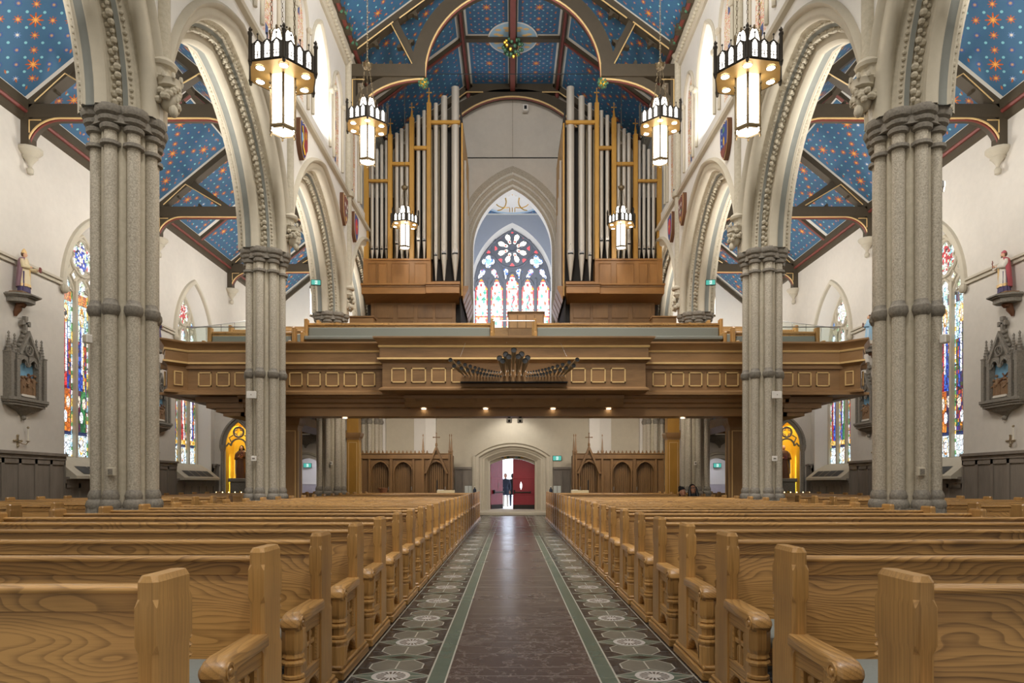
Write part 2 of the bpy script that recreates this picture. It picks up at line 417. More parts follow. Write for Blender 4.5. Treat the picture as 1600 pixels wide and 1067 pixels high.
# ---- outer walls with their windows
WIN = [19.5, 25.5]; WSP = 6.45
def outer_wall(s):
    mb = MB(); F = lambda u, z: (s*WX, u, z)
    oa = parch(1.42, 2.25, 0, 14)
    wallstrip(mb, F, Y0, EY, 0, 10.5, [(y, 1.72, oa, WSP) for y in WIN], 'plaster')
    ia = parch(1.06, 1.95, 0, 14)
    for y in WIN:                                       # splayed reveal
        out = [(s*WX, y-1.42, 1.72)]+[(s*WX, y+u, WSP+z) for u, z in oa]+[(s*WX, y+1.42, 1.72)]
        inn = [(s*(WX+.46), y-1.06, 2.0)]+[(s*(WX+.46), y+u, WSP+z) for u, z in ia]+[(s*(WX+.46), y+1.06, 2.0)]
        mb.loft([out, inn], 'plaster_w', True, False)
    o = struct(mb.build('wall_'+SIDE[s], recalc=False))
    # drip mould string between the window hoods
    mb = MB()
    for a, b in ((Y0, 18.0), (21.0, 24.0), (27.0, 27.2)):
        for dz in (0, .11): mb.box(s*(WX-.07), s*(WX+.01), a, b, 6.5+dz, 6.56+dz, 'stone_l')
    struct(mb.build('trim_%d' % (1 if s < 0 else 2)))
    for i, y in enumerate(WIN):
        window(s, y, i+1+(0 if s < 0 else 2))
    # panelled wainscot
    mb = MB(); xi = s*(WX-.06)
    def run(a, b, top):
        mb.box(min(xi, s*WX), max(xi, s*WX), a, b, 0, top, 'wains')
        mb.box(min(s*(WX-.16), s*WX), max(s*(WX-.16), s*WX), a, b, top-.02, top+.05, 'wains')
        mb.box(min(s*(WX-.11), s*WX), max(s*(WX-.11), s*WX), a, b, top-.12, top-.02, 'wains')
        mb.box(min(s*(WX-.12), s*WX), max(s*(WX-.12), s*WX), a, b, 0, .18, 'wains')
        n = max(1, round((b-a)/.56)); w = (b-a)/n
        for k in range(n+1):
            mb.box(min(s*(WX-.09), s*WX), max(s*(WX-.09), s*WX), max(a, a+k*w-.045), min(b, a+k*w+.045), .18, top-.12, 'wains')
        mb.box(min(s*(WX-.09), s*WX), max(s*(WX-.09), s*WX), a, b, top-.24, top-.12, 'wains')
        mb.box(min(s*(WX-.09), s*WX), max(s*(WX-.09), s*WX), a, b, .18, .3, 'wains')
    run(Y0, 18.0, 2.02); run(18.0, 21.0, 1.42); run(21.0, 24.0, 2.02); run(24.0, 27.0, 1.42); run(27.0, 27.25, 2.02)
    struct(mb.build('baseboard_'+SIDE[s]))
    for i, y in enumerate(WIN):                          # sloping sill with black grille
        t = thing('window_sill', 'sloping stone sill with black grille under the %s stained window, %s wall' % (['nearer', 'farther'][i], SIDE[s]), 'sill', (s*WX, y, 0))
        mb = MB(); mb.prism([(s*-.34, 1.42), (s*-.34, 1.50), (s*.3, 2.02), (s*.3, 1.42)], 1, -1.44, 1.44, 'stone_l'); mb.build('slab', t)
        mb = MB()
        for k in range(4): 
            y0 = -1.05+k*.53
            mb.add([(s*-.29, y0, 1.555), (s*-.29, y0+.5, 1.555), (s*-.03, y0+.5, 1.766), (s*-.03, y0, 1.766)], [(0, 1, 2, 3)], 'radiator')
        mb.build('grille', t)
def hash2(i, j, k=0):
    v = sin(i*12.9898+j*78.233+k*37.719)*43758.5453; return v-floor(v)
def bandcol(pal, r): return pal[int(r*len(pal)) % len(pal)]
PALS = dict(pale=['cfe6ea', 'e8f2ee', 'bcd6e6', 'dfe9f5', 'f2f2e8'], multi=['4a2a63', 'b4452c', 'd98a2e', '2f6a3c', '233c8f', '8e2438', '6d4a2a'],
            sky=['a9d2e6', 'dff0f2', '8fc1c9', 'c7e0b8', 'f0f4ee'], gold=['e0a52e', 'f0c860', 'c97f22', 'f7e3a0'], blue=['1f38a8', '2c55c8', '152a7c', '3f74d6'],
            red=['b5172a', 'd22a35', '8e1022', 'e05548'], white=['ffffff', 'f6f8ff', 'eaf2fb'], flesh=['f2d9c2', 'f7e8dc'], green=['2f7a46', '4f9a5a', '1d5534'], dark=['3a2450', '25335c', '5a2438', '3f4a2a'], orange=['d9782a', 'b85a1c', 'e8a042'])
PALL = {k: [hexc(c) for c in v] for k, v in PALS.items()}
def aisle_paint(sq, z, li, wi):                          # sq in -1..1 across a light
    i, j = floor(sq*5), floor(z*9); r = hash2(i, j, li+wi*7); P = lambda k: bandcol(PALL[k], r)
    scheme = [('red', 'blue', 'gold'), ('blue', 'red', 'white'), ('dark', 'blue', 'red'), ('red', 'green', 'blue')][wi]
    main = scheme[li % 3]
    if abs(sq) > .86: return bandcol([PALL['white'][0], PALL['sky'][0], PALL['gold'][1], PALL['green'][1]], r)
    if z < 2.75:
        if z > 2.66: return PALL['dark'][1]
        d = hypot(sq/.4, (z-2.36)/.28)
        return P('white') if d < .7 else (P('gold') if .7 <= d < .9 and li == 1 else P('pale'))
    zz = (z-2.75)*.86
    if zz < 1.0 and wi in (0, 2):                        # lower group
        for q, (cx, cz) in enumerate(((-.45, .75), (.4, .7), (0., .35))):
            if hypot((sq-cx)/.28, (zz-cz)/.14) < 1: return P('flesh') if q != 2 else P('white')
        if abs(sq+.4) < .3: return P('purple') if False else P('dark')
        return P(['orange', 'green', 'multi'][(li+wi) % 3]) if abs(sq) < .7 else P('multi')
    o0 = .9 if wi in (0, 2) else .15
    f = (zz-o0)/1.75                                     # standing robed figure
    if 0 <= f <= 1.25:
        w = .62-.38*f
        hd = hypot((sq-.05)/.2, (f-1.07)/.075)
        if hd < 1: return P('flesh')
        if hypot((sq-.05)/.36, (f-1.09)/.135) < 1: return P('gold')
        if f < 1.0 and abs(sq+.06*sin(f*5)) < w:
            if abs(sq-.1) < .12 and f > .3: return P('white')
            fold = sin(sq*16+f*4)
            k = main if sq < .25 else scheme[(li+1) % 3]
            c = P(k); return tuple(x*(1.15 if fold > .2 else .75) for x in c)
        return P('multi') if f < .75 else P('sky')
    top = zz-o0-2.1
    if top < 0: return P('gold')
    if top < .35: return P('orange') if wi in (0,) else P('dark') if abs(sq) > .3 else P('sky')
    if top < .95: return P('white') if r < .5 else P('sky')
    if top < 1.35: return P('white') if abs(sq) < .3 else P('sky')
    return P(scheme[0] if wi != 0 else 'blue') if abs(sq) > .3 or top > 1.7 else (P('white') if r < .6 else P(main))
def foil(u, z, n, R, r, ph=pi/2):
    return hypot(u, z) < R*.75 or any(hypot(u-R*cos(ph+2*pi*k/n), z-R*sin(ph+2*pi*k/n)) < r for k in range(n))
def glass_mesh(name, F, u0, u1, z0, z1, st, cls, parent, gm, sm):
    """cls(u,z) -> None outside, 's' stone, or a colour. Builds the panes and the pierced tracery plate before them."""
    A, B = MB(), MB(); A.col = []
    nu = round((u1-u0)/st); nz = round((z1-z0)/st)
    va = {}
    def V(mbx, key, p):
        k = (id(mbx), key)
        if k not in va: va[k] = len(mbx.v); mbx.v.append(p)
        return va[k]
    ia = A.m(gm); ib = B.m(sm)
    for j in range(nz):
        for i in range(nu):
            c = cls(u0+(i+.5)*st, z0+(j+.5)*st)
            if c is None: continue
            mbx, dep, k = (B, 0, ib) if c == 's' else (A, 0, ia)
            mbx.f.append(tuple(V(mbx, (i+a, j+b), F(u0+(i+a)*st, z0+(j+b)*st, dep)) for a, b in ((0, 0), (1, 0), (1, 1), (0, 1)))); mbx.mi.append(k)
            if c != 's': A.col += [*c, 1]*4
    A.build('stained_glass', parent, recalc=False)
    if B.f: B.build('tracery_plate', parent, recalc=False)
def window(s, cy, idx):
    wi = idx-1; XG = WX+.44
    t = bpy.data.objects.new('window_%d' % idx, None); COL.objects.link(t); struct(t)
    out = parch(1.06, 1.95, 0, 14)
    R = (1.06**2+1.95**2)/(2*1.06); c0 = R-1.06
    def inside(u, z):
        if abs(u) > 1.06: return False
        if z < WSP: return z > 2.0
        return hypot(abs(u)+c0, z-WSP) < R
    lw = .29; L = [-.70, 0, .70]; top = [6.95, 7.02, 6.95]
    RC = WSP+1.26
    def cls(u, z):
        if not inside(u, z): return None
        for li, c in enumerate(L):
            q = u-c
            if abs(q) < lw and z > 2.06:
                zt = top[li]
                if z < zt-.45: return aisle_paint(q/lw, z, li, wi)
                dz = z-(zt-.45); 
                if hypot(abs(q)+.30, dz) < .59 and not (abs(abs(q)-.17) < .05 and abs(dz-.18) < .05): return aisle_paint(q/lw, z, li, wi)
        q, zz = u, z-RC; r = hash2(floor(u*14), floor(z*14), wi)
        if foil(q, zz, 6, .31, .155):
            if hypot(q/.3, zz/.36) < 1:
                cc = ['blue', 'red', 'red', 'white'][wi] if r < .5 else 'flesh' if abs(q) < .1 else 'sky'
                return bandcol(PALL[cc], r)
            return bandcol(PALL['white'] if r < .6 else PALL['sky'] if r < .8 else PALL['red'], r)
        for sg in (-1, 1):
            if hypot(u-sg*.70, z-(WSP+.88)) < .12: return bandcol(PALL['sky'] if r < .6 else PALL['blue'], r)
            if abs(u-sg*.37)+abs(z-(WSP+.66))*.8 < .11: return bandcol(PALL['white'] if r < .6 else PALL['sky'] if r < .8 else PALL['gold'], r)
        return 's'
    F = lambda u, z, d: (s*(XG+d), cy+u, z)
    glass_mesh('g', F, -1.08, 1.08, 2.0, 8.5, .025, cls, t, 'sglass', 'stone_l')
    mb = MB(); P = lambda u, z: (s*(XG-.02), cy+u, z)
    for u in (-.35, .35): mb.box(min(s*(XG-.10), s*(XG+.02)), max(s*(XG-.10), s*(XG+.02)), cy+u-.05, cy+u+.05, 2.0, 6.95, 'stone_l')
    for sg in (-1, 1): mb.box(min(s*(XG-.08), s*(XG+.02)), max(s*(XG-.08), s*(XG+.02)), cy+sg*1.05-.05, cy+sg*1.05+.05, 2.0, WSP, 'stone_l')
    for li, c in enumerate(L):
        pts = [P(c+u, top[li]-.45+z) for u, z in parch(.31, .52, .02, 6)]; mb.tube(pts, .04, 'stone_l', 6)
        for sg in (-1, 1): mb.tube([P(c+sg*.29, top[li]-.30), P(c+sg*.16, top[li]-.25), P(c+sg*.17, top[li]-.10)], .022, 'stone_l', 5)
    mb.tube([P(u, WSP+z) for u, z in parch(1.03, 1.9, 0, 12)], .06, 'stone_l', 6)
    mb.tube([P(.52*cos(a*pi/16), RC+.52*sin(a*pi/16)) for a in range(32)], .045, 'stone_l', 6, True)
    for k in range(6):
        a0 = pi/2+k*pi/3
        mb.tube([P(.31*cos(a0)+.17*cos(a0+b), RC+.31*sin(a0)+.17*sin(a0+b)) for b in [x*.35-1.75 for x in range(11)]], .025, 'stone_l', 5)
    for sg in (-1, 1):
        mb.tube([P(sg*.70+.14*cos(a*pi/8), WSP+.88+.14*sin(a*pi/8)) for a in range(16)], .03, 'stone_l', 5, True)
        mb.tube([P(sg*(.37+.13*cos(a*pi/2)), WSP+.66+.15*sin(a*pi/2)) for a in range(4)], .03, 'stone_l', 5, True)
    mb.build('tracery', t)
    mb = MB()
    for k in range(6): mb.box(min(s*(XG+.0), s*(XG+.04)), max(s*(XG+.0), s*(XG+.04)), cy-1.0, cy+1.0, 2.72+k*.62, 2.745+k*.62, 'black')
    mb.build('saddle_bars', t)
    # hood mould round the opening with knot stops
    mb = MB(); prof = [(0, -.02), (.0, .02), (.03, .09), (.10, .10), (.16, .07), (.19, .0)]
    rings = [[(s*(WX-q), cy+u, WSP+z) for (u, z), q in zip([parch(1.42, 2.25, tt, 14)[k] for tt, _ in prof], [q for _, q in prof])] for k in range(29)]
    mb.loft(rings, 'stone_l', False)
    for sg in (-1, 1): mb.ball((s*(WX-.08), cy+sg*1.52, WSP-.02), .13, 'stone_c', 9, 6, (.7, 1, 1))
    mb.build('window_frame', t)
for s in (-1, 1): outer_wall(s)
# ------------------------------------------------------------ arcade walls, arches, clerestory
ARCP = [(0, .55, 'stone_l'), (0, .44, 'stone_l'), (.02, .38, 'stone_l'), (.08, .345, 'stone_l'), (.15, .36, 'stone_l'), (.19, .40, 'stone_c'), (.22, .42, 'stone_c'),
        (.27, .38, 'stone_l'), (.34, .30, 'blueband'), (.39, .25, 'stone_c'), (.42, .27, 'stone_c'), (.50, .20, 'stone_c'), (.53, .14, 'stone_l'), (.52, .06, 'stone_l'),
        (.58, .0, 'stone_l'), (.66, .0, 'stone_l'), (.70, .05, 'blueband'), (.83, .06, 'stone_l'), (.86, .03, 'stone_l'), (.90, .06, 'stone_l'), (.91, .12, 'stone_c'),
        (.97, .20, 'stone_c'), (1.02, .20, 'stone_l'), (1.03, .25, 'stone_l'), (1.10, .30, 'stone_l'), (1.10, .55, 'stone_l')]
BAYS = [(4.5, 10.5), (10.5, 16.5), (16.5, 22.5), (22.5, 28.5)]
NA = 22
def apath(t): return parch(ARC['a'], ARC['h'], t, NA)
def arch_bay(s, cy, k):
    n = 2*NA+1; cur = [apath(t) for _, t, _ in ARCP]
    mb = MB()
    rings = [[(s*(NF+u), cy+cur[j][i][0], ZC+cur[j][i][1]) for j, (u, t, _) in enumerate(ARCP)] for i in range(n)]
    mb.loft(rings, [m for _, _, m in ARCP], False)
    # hood mould on the nave face
    hp = [(0, .53), (-.07, .55), (-.10, .60), (-.05, .66), (0, .67)]
    hc = [parch(ARC['a'], ARC['h'], t, NA) for _, t in hp]
    rings = [[(s*(NF+u), cy+hc[j][i][0], ZC+hc[j][i][1]) for j, (u, t) in enumerate(hp)] for i in range(n) if hc[0][i][1] > .62]
    mb.loft(rings, 'stone_l', False)
    root = bpy.data.objects.new('arcade_arch', None); COL.objects.link(root); struct(root); root.location = (0, 0, 0)
    mb.build('arch_moulding', root, sharp=50, recalc=False)
    # carved foliage bands
    def band(u, t, step, r, count, nm, sc):
        mb = MB(); pts = [Vector((0, a, z)) for a, z in apath(t)]; acc = 0; i = 0; L = []
        for p, q in zip(pts, pts[1:]):
            d = (q-p).length
            while acc < d:
                L.append((p.lerp(q, acc/d), (q-p).normalized())); acc += step
            acc -= d
        for k, (p, tg) in enumerate(L):
            nr = Vector((0, -tg.z, tg.y)) if True else None
            for c in range(count):
                off = (c-(count-1)/2)*r*1.3*(1 if k % 2 else -1)
                sp = p+tg*(off*.6)
                mb.ball((s*(NF+u+off), cy+sp.y, ZC+sp.z), r*(1+.25*sin(k*2.1+c)), 'stone_c', 6, 4, sc)
        mb.build(nm, root, recalc=False)
    band(.45, .205, .115, .046, 2, 'carved_foliage', (1, 1, 1))
    band(.305, .335, .085, .03, 1, 'carved_beading', (1, 1, 1))
    band(.96, .175, .085, .035, 1, 'carved_beading', (1, 1, 1))
CLS = []
def nave_wall(s):
    mb = MB(); F = lambda u, z: (s*NF, u, z); FA = lambda u, z: (s*AF, u, z)
    oo = apath(.55)
    wallstrip(mb, F, 4.5, WY, ZC, 10.8, [((a+b)/2, ZC, oo, ZC) for a, b in BAYS], 'plaster_w')
    wallstrip(mb, FA, 4.5, EY, ZC, 10.8, [((a+b)/2, ZC, oo, ZC) for a, b in BAYS], 'plaster_w')
    e_ = MB(); e_.box(min(s*NF, s*AF), max(s*NF, s*AF), 29.2, WY, 0, 10.8, 'plaster_w'); struct(e_.build('wall_pier_'+SIDE[s]))
    # clerestory: flanking blind niches and a taller window in each bay
    C = NF+.06; F2 = lambda u, z: (s*C, u, z); ops = []
    wo = parch(.84, 1.35, 0, 10); no = parch(.47, .72, 0, 8)
    for a, b in BAYS[1:]:
        m = (a+b)/2; ops += [(m-1.85, 11.25, no, 13.35), (m, 11.35, wo, 13.05), (m+1.85, 11.25, no, 13.35)]
    wallstrip(mb, F2, 4.5, WY, 10.8, 15.75, ops, 'plaster_w')
    for cu, zs, pts, zp in ops:
        big = pts is wo; d = .55 if big else .07; sc = .80 if big else .94
        o = [(s*C, cu+pts[0][0], zs)]+[(s*C, cu+u, zp+z) for u, z in pts]+[(s*C, cu+pts[-1][0], zs)]
        i2 = [(s*(C+d), cu+(p[1]-cu)*sc, (p[2] if k not in (0, len(o)-1) else zs+(.35 if big else .0))-(0.10 if big and 0 < k < len(o)-1 else 0)) for k, p in enumerate(o)]
        mb.loft([o, i2], 'plaster_w', True, False)
        if not big:
            b0 = len(mb.v); mb.add([(s*(C+d), p[1], p[2]) for p in i2], [tuple(range(len(i2)))], 'white')
        hz = [(0, .0), (-.05, .03), (-.07, .08), (-.03, .12), (0, .12)]
        A_, H_ = (.84, 1.35) if big else (.47, .72)
        hc = [parch(A_, H_, t, 8) for _, t in hz]
        mb.loft([[(s*(C+u), cu+hc[j][i][0], zp+hc[j][i][1]) for j, (u, t) in enumerate(hz)] for i in range(17)], 'stone_l', False)
        for sg in (-1, 1):
            mb.tube([(s*(C-.04), cu+sg*(A_+.06), zs), (s*(C-.04), cu+sg*(A_+.06), zp)], .05, 'stone_l', 6)
            mb.ball((s*(C-.06), cu+sg*(A_+.07), zp-.02), .10, 'stone_l', 8, 5)
    # sloping sills and string course, cornice under the eaves
    mb.prism([(s*(NF-.10), 10.72), (s*(NF-.12), 10.80), (s*(NF-.03), 10.90), (s*(NF+.06), 11.1), (s*(NF+.06), 10.68)], 1, 4.5, WY, 'stone_l')
    mb.prism([(s*(NF-.02), 15.0), (s*(NF-.14), 15.25), (s*(NF-.16), 15.4), (s*(NF+.1), 15.4), (s*(NF+.1), 15.0)], 1, 4.5, WY, 'stone_l')
    k = 0; y = 15.0
    while y < 29: mb.ball((s*(NF-.1), y, 15.16), .07, 'stone_c', 6, 4); y += .17
    struct(mb.build('wall_nave_'+SIDE[s], recalc=False))
    # red patterned panels in the niches (uv.x = metres from the panel's centre line)
    for q, (a, b) in enumerate(BAYS[1:]):
        m = (a+b)/2
        for sg in (-1, 1):
            p = MB(); cu = m+sg*1.85
            pts = [(-.40, 11.30)]+[(u*.86, 13.35+z*.88) for u, z in no]+[(.40, 11.30)]
            vs = [(s*(C+.055), u, z) for u, z in pts]
            p.add(vs, [tuple(range(len(vs)))], 'arabesque'); p.uv['uv'] = [c for u, z in pts for c in (u, z)]
            o = p.build('niche_mural', recalc=False); o.location = (0, cu, 0)
            tag(o, 'red scroll mural in the %s niche of the %s clerestory bay, %s side' % (['nearer', 'farther'][(sg+1)//2], ['nearest', 'middle', 'farthest'][q], SIDE[s]), 'mural', 'red painted niche murals of the clerestory')
    for q, (a, b) in enumerate(BAYS[1:]):                 # clerestory windows
        cu = (a+b)/2; t = bpy.data.objects.new('window_%d' % (6+q+(0 if s < 0 else 3)), None); COL.objects.link(t); struct(t)
        g_ = MB(); x = s*(C+.53); pts = [(cu-.69, 11.6)]+[(cu+u*.82, 12.95+z) for u, z in wo]+[(cu+.69, 11.6)]
        g_.add([(x, u, z) for u, z in pts], [tuple(range(len(pts)))], 'cglass'); g_.build('glass_pane', t, recalc=False)
        g_ = MB(); X2 = s*(C+.48)
        g_.tube([(X2, cu, 11.6), (X2, cu, 13.2)], .06, 'stone_l', 6)
        for sg in (-1, 1): g_.tube([(X2, cu+sg*.34+u, 13.0+z) for u, z in parch(.34, .5, 0, 6)], .05, 'stone_l', 6)
        g_.tube([(X2, cu+.27*cos(a_*pi/8), 13.75+.27*sin(a_*pi/8)) for a_ in range(16)], .05, 'stone_l', 6, True)
        g_.build('window_frame', t)
    # wall shafts on carved heads
    for k, y in enumerate(CY[:3]):
        t = thing('wall_shaft', 'slender round shaft above the %s pillar on the %s, ringed at the string course' % (['nearest', 'second', 'third'][k], SIDE[s]), 'wall shaft', (s*(NF-.02), y, 7.3), kind='thing')
        m_ = MB(); m_.lathe([(.11, .42), (.11, 3.4), (.19, 3.42), (.20, 3.5), (.19, 3.6), (.11, 3.62), (.11, 7.9), (.2, 8.1)], (0, 0, 0), 'stone_c', 12); m_.build('shaft', t)
        m_ = MB(); m_.lathe([(.08, .10), (.15, .2), (.12, .24), (.12, .34), (.19, .36), (.21, .41), (.18, .46), (.12, .5)], (0, 0, 0), 'stone_l', 14); m_.build('corbel_capital', t)
        if k == 2:
            m_ = MB()
            for j in range(26): m_.ball((-s*.05+.13*cos(j*2.4)*(.4+.6*hash2(j, 1)), .14*sin(j*2.4), -.28+.42*hash2(j, 3)), .06, 'stone_l', 6, 4)
            m_.build('carved_leaves', t)
        else:
            m_ = MB(); hx = -s*.10
            m_.ball((hx, 0, -.10), .16, 'stone_l', 14, 10, (.9, .85, 1.25))
            m_.ball((hx-s*.13, -.03, -.12), .035, 'stone_l', 6, 4, (1.3, 1, 1.6)); m_.ball((hx-s*.08, -.03, -.30), .07, 'stone_l', 8, 6, (1, 1, 1.4))
            for e in (-.07, .05): m_.ball((hx-s*.135, e-.02, -.03), .028, 'stone_l', 6, 4, (.7, 1.2, .7))
            m_.box(hx-s*.14-.012, hx-s*.14+.012, -.06, .02, -.195, -.18, 'stone_s')
            m_.build('carved_face', t)
            m_ = MB()
            for j in range(22):
                a_ = j*.6; m_.ball((hx+.02*s+.15*cos(a_), .17*sin(a_), -.22+.26*hash2(j, k)), .055, 'stone_c', 6, 4)
            m_.build('carved_hair', t)
            m_ = MB(); m_.lathe([(.14, 0), (.17, .02), (.17, .07), (.19, .12), (.13, .12)], (hx, 0, .04), 'stone_l', 12)
            for j in range(8): m_.ball((hx+.18*cos(j*pi/4), .18*sin(j*pi/4), .19), .035, 'stone_l', 6, 4, (1, 1, 1.6))
            m_.build('carved_crown', t)
for s in (-1, 1):
    for k, (a, b) in enumerate(BAYS): arch_bay(s, (a+b)/2, k)
    nave_wall(s)
# ------------------------------------------------------------ clustered pillars
SHA = [(.39*cos(k*pi/4), .39*sin(k*pi/4), .09) for k in range(8)]
def make_pillar():
    t = thing('stone_pillar', 'x', 'pillar', (0, 0, 0), kind='thing')
    mb = MB()
    for x, y, r in SHA: mb.lathe([(r+.06, 0), (r+.06, .90), (r+.05, .94)], (x, y, 0), 'stone_d', 8, phase=pi/8)
    mb.cyl((0, 0, 0), .46, 0, .93, 'stone_d'); mb.build('plinth', t)
    mb = MB()
    for x, y, r in SHA: mb.lathe([(r+.05, .92), (r+.065, .97), (r+.05, 1.03), (r+.025, 1.06), (r+.035, 1.11), (r+.02, 1.16), (r, 1.2)], (x, y, 0), 'stone_d', 14)
    mb.build('base_moulding', t)
    mb = MB(); n = 64
    ring = lambda z: [((.35+.04*cos(8*(2*pi*j/n)+pi))*cos(2*pi*j/n), (.35+.04*cos(8*(2*pi*j/n)+pi))*sin(2*pi*j/n), z) for j in range(n)]
    mb.loft([ring(.9), ring(6.6)], 'stone_c'); mb.build('core', t)
    for x, y, r in SHA:
        mb = MB(); mb.cyl((x, y, 0), r, 1.15, 6.5, 'stone_s', 14); mb.build('shaft', t, recalc=False)
    mb = MB()
    for x, y, r in SHA: mb.lathe([(r, 3.78), (r+.02, 3.80), (r+.045, 3.86), (r+.04, 3.93), (r+.015, 3.96), (r, 4.02)], (x, y, 0), 'stone_d', 14)
    mb.build('shaft_ring', t)
    mb = MB()
    for x, y, r in SHA:
        mb.lathe([(r, 6.28), (r+.055, 6.29), (r+.055, 6.34), (r, 6.36)], (x, y, 0), 'stone_d', 14)
        mb.lathe([(r-.005, 6.36), (r-.005, 6.52)], (x, y, 0), 'blueband', 14)
        mb.lathe([(r, 6.50), (r+.05, 6.52), (r+.06, 6.57), (r+.03, 6.60), (r+.08, 6.63), (r+.09, 6.68), (r+.06, 6.70), (r+.11, 6.73), (r+.13, 6.78), (r+.12, 6.84), (.04, 6.86)], (x, y, 0), 'stone_d', 14)
    mb.cyl((0, 0, 0), .5, 6.6, 6.84, 'stone_d'); mb.build('capital', t)
    return t
pil = make_pillar(); first = True
PL = ['nearest', 'second', 'third', 'farthest']
for s in (-1, 1):
    for k, y in enumerate(CY):
        lab = ['tall clustered grey stone pillar beside the pews, nearest of the %s arcade', 'clustered stone pillar in front of the gallery parapet on the %s', 'clustered stone pillar rising through the gallery, beside the organ on the %s', 'half hidden clustered stone pillar behind the confessional on the %s'][k] % SIDE[s]
        o = pil if first else copytree(pil); first = False
        o.location = (s*CX, y if k < 3 else 29.0, 0); o['label'] = lab; o['group'] = 'clustered stone pillars of the arcades'
# ------------------------------------------------------------ roofs
class PB(MB):
    def __init__(s): super().__init__(); s.uv = {'uv': [], 'half': []}
    def panel(s, a, b, c, d, mat):
        w = (Vector(b)-Vector(a)).length/2; h = (Vector(d)-Vector(a)).length/2
        s.quad(a, b, c, d, mat); s.uv['uv'] += [-w, -h, w, -h, w, h, -w, h]; s.uv['half'] += [w, h]*4
EAV, RDG = 10.4, (9.2, 12.62)
pb = PB()
AY = [4.5, 7.5, 10.5, 13.5, 16.6, 19.6, 22.7, 25.65, 28.6, 31.5, EY]
for s in (-1, 1):
    for a, b in zip(AY, AY[1:]):
        pb.panel((s*WX, a, EAV), (s*WX, b, EAV), (s*RDG[0], b, RDG[1]), (s*RDG[0], a, RDG[1]), 'stars_aisle')
        pb.panel((s*AF, a, EAV+.05), (s*AF, b, EAV+.05), (s*RDG[0], b, RDG[1]), (s*RDG[0], a, RDG[1]), 'stars_aisle')
NE, NP = (NF+.02, 15.62), (1.89, 18.27)
NY = [7.3, 10.4, 13.5, 16.5, 19.6, 22.7, 26.0, 29.2]
for s in (-1, 1):
    for a, b in zip(NY, NY[1:]):
        pb.panel((s*NE[0], a, NE[1]), (s*NE[0], b, NE[1]), (s*NP[0], b, NP[1]), (s*NP[0], a, NP[1]), 'stars_nave')
        pb.panel((0, a, NP[1]), (0, b, NP[1]), (s*NP[0], b, NP[1]), (s*NP[0], a, NP[1]), 'stars_flat')
struct(pb.build('ceiling', recalc=False))
def bar(mb, p, q, w, ax, lo, hi, mat):                  # beam in a plane, extruded along axis ax
    d = Vector((q[0]-p[0], q[1]-p[1])); d.normalize(); n = Vector((-d.y, d.x))*w/2
    mb.prism([(p[0]+n.x, p[1]+n.y), (q[0]+n.x, q[1]+n.y), (q[0]-n.x, q[1]-n.y), (p[0]-n.x, p[1]-n.y)], ax, lo, hi, mat)
def arcband(mb, pts_in, pts_out, lo, hi, mat):           # closed band between two polylines in the xz plane
    rings = [[(a[0], lo, a[1]), (a[0], hi, a[1]), (b[0], hi, b[1]), (b[0], lo, b[1])] for a, b in zip(pts_in, pts_out)]
    mb.loft(rings, mat)
def cusp(mb, p, ang, r, y0, y1, mat='darkwood'):
    c, sn = cos(ang), sin(ang)
    sh = [(-1.1, 0), (-.45, .14), (-.22, .4), (-.3, .62), (0, 1), (.3, .62), (.22, .4), (.45, .14), (1.1, 0)]
    mb.prism([(p[0]+r*(c*a-sn*b), p[1]+r*(sn*a+c*b)) for a, b in sh], 1, y0, y1, mat)
# rafters, purlins and eaves timbers
mb = MB()
for s in (-1, 1):
    for y in NY[:-1]:
        w = .10 if y not in (22.7, 16.5, 10.4) else .16
        bar_pts = [(s*NE[0], NE[1]-.02), (s*NP[0], NP[1]-.02), (0, NP[1]-.02)]
        bar(mb, bar_pts[0], bar_pts[1], .22, 1, y-w, y+w, 'darkwood'); bar(mb, bar_pts[1], bar_pts[2], .22, 1, y-w, y+w, 'darkwood')
        bar(mb, (bar_pts[0][0]*.985, bar_pts[0][1]-.13), (bar_pts[1][0]*.985, bar_pts[1][1]-.13), .05, 1, y-.05, y+.05, 'maroon')
    mb.box(min(s*1.78, s*2.0), max(s*1.78, s*2.0), 7.3, 29.2, 18.05, 18.3, 'darkwood'); mb.tube([(s*1.89, 7.3, 18.04), (s*1.89, 29.2, 18.04)], .06, 'maroon', 6)
    mb.prism([(s*NF, 15.4), (s*(NF-.20), 15.42), (s*(NF-.30), 15.62), (s*(NF-.22), 15.74), (s*NF, 15.66)], 1, 7.3, 29.3, 'darkwood')
    mb.tube([(s*(NF-.24), 7.3, 15.5), (s*(NF-.24), 29.2, 15.5)], .07, 'maroon', 7)
    for y in AY[1:-1]:
        w = .08
        for e in (WX, AF):
            bar(mb, (s*e, EAV-.02), (s*RDG[0], RDG[1]-.02), .18, 1, y-w, y+w, 'darkwood'); bar(mb, (s*e, EAV-.12), (s*RDG[0], RDG[1]-.12), .04, 1, y-.05, y+.05, 'maroon')
    mb.box(min(s*9.1, s*9.3), max(s*9.1, s*9.3), 4.5, EY, 12.42, 12.64, 'darkwood')
    for e, o_ in ((WX, -1), (AF, 1)):                    # eaves cornice
        mb.prism([(s*e, EAV-.34), (s*(e+o_*.08), EAV-.30), (s*(e+o_*.10), EAV-.14), (s*(e+o_*.2), EAV-.08), (s*(e+o_*.22), EAV+.12), (s*e, EAV+.05)], 1, 4.5, EY, 'darkwood')
        mb.tube([(s*(e+o_*.14), 4.5, EAV-.13), (s*(e+o_*.14), EY, EAV-.13)], .05, 'maroon', 6)
mb.box(-.10, .10, 7.3, 29.2, 17.95, 18.3, 'maroon'); mb.box(-.16, .16, 7.3, 29.2, 18.12, 18.3, 'darkwood')
struct(mb.build('ceiling_beams'))
